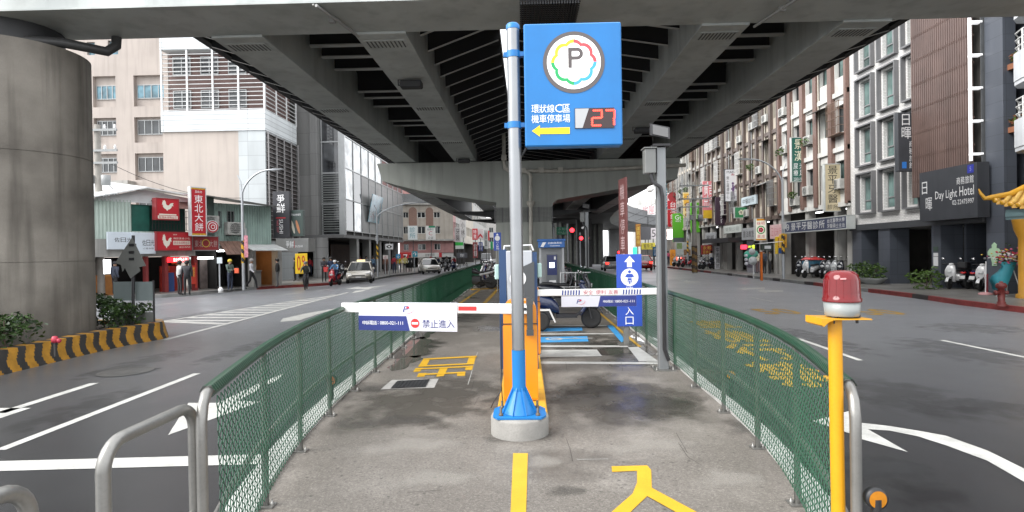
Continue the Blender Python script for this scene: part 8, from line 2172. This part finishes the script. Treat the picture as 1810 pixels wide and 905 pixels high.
for k, (px, py, r0, c) in enumerate(((1322, 451, .26, (.05, .42, .28)), (1333, 449, .20, (.15, .48, .38)), (1328, 445, .2, (.6, .62, .62)), (1329, 461, .26, (.6, .62, .62)), (1317, 452, .10, (.7, .7, .75)), (1317, 459, .10, (.7, .7, .75)), (1317, 466, .10, (.7, .7, .75)))):
    a = f_.at(px, py); g = MB(); g.lathe([(0, -.05), (r0, -.04), (r0, .04), (0, .05)], (a[0], -.06 - .02 * k, a[1] - .15), 'y', 18); g.build('disc', paint(c), t)
def plain_sign(name, label, px, pyb, rect_, col, txt=None, z=.15, tc=None, cat='sign'):
    q = G(px, pyb, z); f_ = Fr(q.x, q.y, 0); t = thing(name, label, cat, (q.x, q.y, z)); a = f_.at(rect_[0], rect_[3]); b = f_.at(rect_[2], rect_[1])
    g = MB(); g.tube([(0, .05, 0), (0, .05, b[1] - z)], .04, 8); g.build('post', lampg, t)
    g = MB(); g.rbox(a[0], b[0], -.04, .02, a[1] - z, b[1] - z, .01); pn = g.build('panel', paint(col, .4), t)
    if txt: g = MB(); (row_text if len(txt) < 4 and (b[0] - a[0]) > (b[1] - a[1]) else column_text)(g, txt, a[0] + .06, b[0] - .06, a[1] - z + .06, b[1] - z - .06, -.045); g.build('lettering', tc or white_l, pn)
    return t, pn, a, b
t, pn, a, b = plain_sign('station_sign', 'white post with a square metro emblem sign on the left pavement', 688, 487, (681, 431, 695, 441), (.66, .66, .66)); g = MB(); z0 = (a[1] + b[1]) / 2 - .15; x0 = (a[0] + b[0]) / 2; g.poly([(x0 - .26, -.045, z0), (x0 - .08, -.045, z0 + .13), (x0 + .08, -.045, z0 + .13), (x0 + .26, -.045, z0), (x0 + .08, -.045, z0 - .13), (x0 - .08, -.045, z0 - .13)]); g.build('emblem', ink, pn); g = MB(); g.disc((x0, -.049, z0), .07, 'y', 12); g.build('emblem_gap', white_p, pn)
plain_sign('small_sign', 'small white no-entry style board left of the metro emblem post', 681, 487, (677, 451, 686, 458), (.66, .60, .58), '止', tc=redsg)
t, pn, a, b = plain_sign('hanging_sign', 'small white diamond-shaped plate on a white post by the dark shop interior', 388, 518, (384, 455, 393, 466), (.55, .60, .63)); 
g = MB(); g.lathe([(.0, 0), (.11, .02), (.12, .2), (.04, .30), (0, .31)], (.12, -.1, 0), n=12); g.build('plastic_bag', white_p, t)
plain_sign('road_sign', 'round blue traffic arrow sign at the crossing left of the brick corner block', 704, 483, (700, 449, 708, 457), (.02, .26, .50), '↓')
plain_sign('road_sign', 'round blue traffic arrow sign on the pole before the brick corner block', 733, 483, (729, 444, 738, 454), (.02, .30, .40), '↑')
# hydrant, plants, pink stand
q = G(1770, 541, .15)
t = thing('fire_hydrant', 'dull red fire hydrant on the right pavement near the kerb', 'fire hydrant', q); hyd = M('hydrant_red', (.15, .024, .02), .5, var=.2, scale=8)
g = MB(); g.lathe([(.17, 0), (.17, .06), (.125, .08), (.125, .14), (.10, .16), (.10, .60), (.15, .62), (.15, .66), (.165, .68), (.16, .74), (.12, .79), (.05, .81), (.05, .85), (0, .86)], n=20); g.build('barrel', hyd, t); t.scale = (.85, .85, .85)
for s_, r0 in ((-1, .07), (1, .055)):
    g = MB(); g.lathe([(r0, .08), (r0, .17), (r0 * 1.25, .17), (r0 * 1.25, .21), (0, .22)], (0, 0, .46), 'x', 12); n_o = g.build('nozzle', hyd, t)
    if s_ < 0: n_o.rotation_euler = (0, 0, math.pi)
r_ = random.Random(77)
def bush(label, px, py, w_, h_, pot=True, mats=None, X=None):
    q = G(px, py, .15); t = thing('potted_plant' if pot else 'bush', label, 'plant', (q.x, q.y, .15)); z0 = 0
    if pot: g = MB(); g.lathe([(w_ * .25, 0), (w_ * .42, .22), (w_ * .46, .30), (w_ * .42, .30), (w_ * .40, .26), (0, .24)], n=18); g.build('pot', M('pot_grey', (.30, .31, .30), .7, var=.2), t); z0 = .25
    g = MB(); leaves(g, (0, 0, z0 + h_ * .45), w_ * .5, w_ * .5, h_ * .52, 330, .085, r_); g.build('foliage', mats or [leafm2, leafm], t)
    g = MB(); [g.tube([(0, 0, z0), (r_.uniform(-.2, .2), r_.uniform(-.2, .2), z0 + h_ * .6)], .012, 5) for _ in range(5)]; g.build('stems', M('hedge_stem'), t)
bush('low leafy pot plant left of the grey bowl before the hotel pillars', 1524, 500, 1.3, .95); bush('leafy plant in a grey bowl before the hotel pillars', 1543, 502, 1.35, .8)
bush('round yellowish-green bush at the hotel entrance left of the white scooter', 1638, 511, 1.5, .95, False, [leafm2, leafm2])
q = PX(1742, 516, 16.6); t = thing('floor_stand', 'pink floor stand with a thin white pole beside the hydrant', 'stand', (q.x, q.y, .15)); g = MB(); g.lathe([(.22, 0), (.22, .05), (.06, .09), (0, .09)], n=16); g.build('foot', M('foot_pink', (.55, .28, .28), .5), t); g = MB(); g.tube([(0, 0, .09), (.03, 0, 1.2)], .02, 8); g.build('pole', white_p, t); g = MB(); g.tube([(.12, .1, .05), (.12, .1, .75)], .05, 8); g.build('sleeve', M('sleeve_red', (.35, .06, .08), .5), t)
q = PX(1427, 480, 17.3); t = thing('red_cart', 'blue stall cart with a red cover between the arcade posts', 'cart', (q.x, q.y, .15), R(-90)); g = MB(); g.rbox(-.7, .8, 0, .7, .55, 1.05, .03); g.build('bin', M('cart_blue', (.05, .16, .24), .5), t); g = MB(); g.loft([[(-.75, -.05, 1.06), (.85, -.05, 1.06), (.85, .75, 1.06), (-.75, .75, 1.06)], [(-.5, .1, 1.2), (.7, .1, 1.12), (.7, .6, 1.12), (-.5, .6, 1.28)]], smooth=False); g.build('red_cover', redp, t); g = MB()
for xx in (-.6, .7):
    for yy in (.05, .65): g.tube([(xx, yy, 0), (xx, yy, .55)], .02, 6)
g.build('leg', lampg, t)

# ================================================================== far things: traffic lights, boards, far signs
def light_post(label, px, pyb, pyl, Y, red=True, wide=False):
    q = P(px, pyb, Y); ql = P(px, pyl, Y); t = thing('traffic_light', label, 'traffic light', (q.x, Y, 0)); g = MB(); g.tube([(-.25, .1, 0), (-.25, .1, ql.z + .4)], .05, 8); g.build('pole', lampg, t)
    g = MB(); g.rbox(-.5 if wide else -.16, .5 if wide else .16, -.1, .08, ql.z - .18, ql.z + .18, .03); h_ = g.build('housing', blackp, t); g = MB(); [g.disc((xx, -.105, ql.z), .13, 'y', 16) for xx in ((-.2, .2) if wide else (0,))]; g.build('red_lamp', glow((1.0, .02, .03), 2.5), h_)
light_post('tall red traffic light right of the T-shaped pier', 1012, 480, 407, 34); light_post('low double red signal behind the second camera post', 1033, 480, 421, 40, wide=True)
light_post('small red signal far down the right road', 1094, 480, 446, 60)
gsb = M('direction_green', (.01, .20, .10), .4, var=.05)
t, pn, m = box_sign('direction_sign', 'green overhead direction board right of the T-shaped pier', 984, 401, 1008, 415, 46, gsb, .06, brackets=False); letters(pn, [('r', '永和路', m(.1, .9, .55, .9)), ('r', '中山路', m(.1, .9, .1, .45))], M('lettering_dimwhite', (.3, .5, .4), .5)); g = MB(); q = m(0, 1, 0, 1); g.tube([(q[0] - .2, .1, 0), (q[0] - .2, .1, q[3])], .07, 8); g.build('post', lampg, t)
tt = thing('ramp_abutment', 'dark ribbed abutment wall under the far viaduct ramp', 'abutment', (4, 84, 0)); g = MB(); g.box(-.6, 7.2, 0, 1.5, 0, 7.4); g.build('wall', shadem, tt); g = MB(); [g.box(-.5 + i * .7, -.2 + i * .7, -.25, -.01, 0, 7.0) for i in range(11)]; g.build('ribs', M('ribs_grey', (.13, .14, .13), .7, var=.3), tt)
def farsign(label, px0, py0, px1, py1, Y, col, txt=None, emit=0, tc=None):
    t, pn, m = box_sign('shop_sign', label, px0, py0, px1, py1, Y, glow(col, emit) if emit else paint(col, .45), .3, brackets=False)
    if txt: letters(pn, [('c' if (py1 - py0) > (px1 - px0) else 'r', txt, m(.15, .85, .1, .9))], tc or white_l)
    g = MB(); q = m(.5, .5, 0, 0); g.tube([(q[0], .5, 0), (q[0], .5, q[2] + .3)], .08, 6); g.build('support', frame_dk, t)
farsign('yellow fish soup banner with black characters at the far right crossing', 1134, 429, 1158, 441, 90, (.62, .52, .05), '鱸魚湯', tc=ink); farsign('large white billboard at the end of the right street', 1130, 362, 1162, 380, 110, (.75, .72, .72), '房屋', tc=M('lettering_rose'))
farsign('dark grey square board under the white billboard', 1133, 401, 1150, 424, 100, (.09, .09, .10)); farsign('orange-brown vertical sign at the far right crossing', 1124, 396, 1132, 436, 96, (.45, .20, .03), '洋蔥牛排', tc=M('lettering_yellow'))
farsign('small blue road name sign by the camera post in the distance', 1155, 436, 1161, 453, 58, (.02, .17, .38), '中正', tc=white_l); farsign('white sign with a black figure at the far right crossing', 1151, 403, 1160, 422, 104, (.65, .6, .62), '5', tc=ink)
farsign('green glowing sign at the far right crossing beside the entrance sign', 1119, 437, 1126, 450, 92, (.05, .55, .38), None, .5)
gl_ = [('white clinic sign board on the brick corner block left arch', 721, 399, 737, 424, 72.6, (.62, .66, .66), '診所', M('lettering_teal', (.10, .30, .35), .5)), ('white sign board with a red letter C on the brick corner block', 753, 399, 769, 424, 72.6, (.66, .66, .64), None, None),
       ('red vertical sign with white characters past the brick corner block', 788, 415, 798, 437, 77, (.50, .02, .03), '麻辣', None), ('grey-white vertical sign past the red vertical sign', 804, 402, 814, 428, 80, (.50, .50, .50), '牙醫', ink), ('tall white brush-lettered sign below the viaduct deck', 813, 389, 823, 420, 82, (.62, .62, .60), '小林', ink),
       ('green and white lit box sign over the far left crossing', 805, 428, 819, 440, 76, (.55, .62, .56), None, None), ('red banner sign with white characters near the pier left edge', 835, 404, 844, 424, 84, (.55, .03, .04), '特賣', None), ('white and red arrow sign near the pier left edge', 844, 405, 854, 422, 85, (.65, .60, .60), None, None),
       ('pale vertical sign left of the pier', 856, 407, 862, 440, 88, (.40, .42, .40), '機車', ink), ('dark red vertical sign on the far left street', 836, 428, 844, 456, 90, (.30, .06, .06), '當舖', None), ('blue vertical sign on the far left street', 846, 428, 853, 444, 91, (.05, .08, .25), '銀行', None), ('slim red sign right at the pier left edge', 862, 408, 865, 425, 92, (.50, .03, .03), None, None), ('green vertical light on the far left street beside the pier', 867, 427, 871, 441, 70, (.03, .45, .15), None, None)]
for lab, a, b, c, d, Y, col, txt, tc in gl_:
    t, pn, m = box_sign('shop_sign', lab, a, b, c, d, Y, paint(col, .45), .3, brackets=False)
    if txt: letters(pn, [('c', txt, m(.2, .8, .08, .92))], tc or white_l)
    if 'letter C' in lab: letters(pn, [('t', 'C', m(.3, .7, .32, .62))], M('lettering_rose')); rect(pn, m(.3, 1, .86, 1), gsb); letters(pn, [('r', '彩券行', m(.15, .85, .66, .82)), ('r', '公益', m(.2, .8, .06, .24))], ink)
    if 'green and white' in lab: rect(pn, m(0, 1, .5, 1), M('sign_vivid_green', (.02, .40, .05), .4)); 
    if 'arrow' in lab: g = MB(); q = m(0, 1, 0, 1); W_, H_ = q[1] - q[0], q[3] - q[2]; g.poly([(q[0] + W_ * x, -.004, q[2] + H_ * z) for x, z in ((.1, 0), (.5, .3), (.9, 0), (.9, .25), (.5, .55), (.1, .25))]); g.build('chevron', redsg, pn)
    g = MB(); q = m(.5, .5, 0, 0); g.tube([(q[0], .4, max(0, q[2] - 4)), (q[0], .4, q[2] + .2)], .05, 6); g.build('support', frame_dk, t)
# shopfront fascias on the corner block
for lab, a, b, c, d, col, txt in (('pale shop fascia with a red curved end at the far left crossing', 738, 447, 781, 455, (.55, .54, .52), '全家便利'), ('red and white curved shop fascia at the far left crossing', 706, 446, 727, 464, (.50, .03, .03), '7'), ('dark shop fascia with pale letters past the corner block', 808, 447, 826, 456, (.08, .08, .09), '眼鏡行')):
    t, pn, m = face_sign('shop_sign', lab, FK, a, b, c, d, -.5, .3, paint(col, .45)); letters(pn, [('r', txt, m(.3, .7, .2, .8))], white_l if sum(col) < 1 else ink)
    if 'curved end' in lab: rect(pn, m(.88, 1, 0, 1), redsg)
    if 'red and white' in lab: rect(pn, m(0, 1, 0, .28), white_l); 
g = MB()
wire_m = M('cable_black', (.03, .03, .03), .6)
def cable(label, a, b, sag_, r=.014):
    a, b = Vector(a), Vector(b); g = MB(); g.tube([a.lerp(b, k / 12) - Vector((0, 0, sag_ * 4 * (k / 12) * (1 - k / 12))) for k in range(13)], r, 5); tag(g.build('overhead_cable', wire_m), label, 'cable', 'overhead cables')
q = G(178, 522, .15); zt_ = P(168, 226, q.y).z - .5
cable('overhead cable from the left utility pole down to the tin roof', (q.x + .3, q.y, zt_ - 2.0), P(235, 348, 29.5), .3); cable('overhead cable from the left utility pole towards the street lamp', (q.x + .5, q.y, zt_ - 1.2), P(430, 350, 33), .5)
q2 = G(1228, 483, .15); zt2 = P(1226, 325, q2.y).z
for i, (dx, dz) in enumerate(((-.9, -.1), (.9, -.1), (0, -1.2))): cable(['left overhead cable running away from the spiral-striped utility pole', 'right overhead cable running away from the spiral-striped utility pole', 'lower overhead cable running away from the spiral-striped utility pole'][i], (q2.x + dx, q2.y, zt2 + dz), (q2.x + dx + 1, q2.y + 60, zt2 + dz - .5), .8)
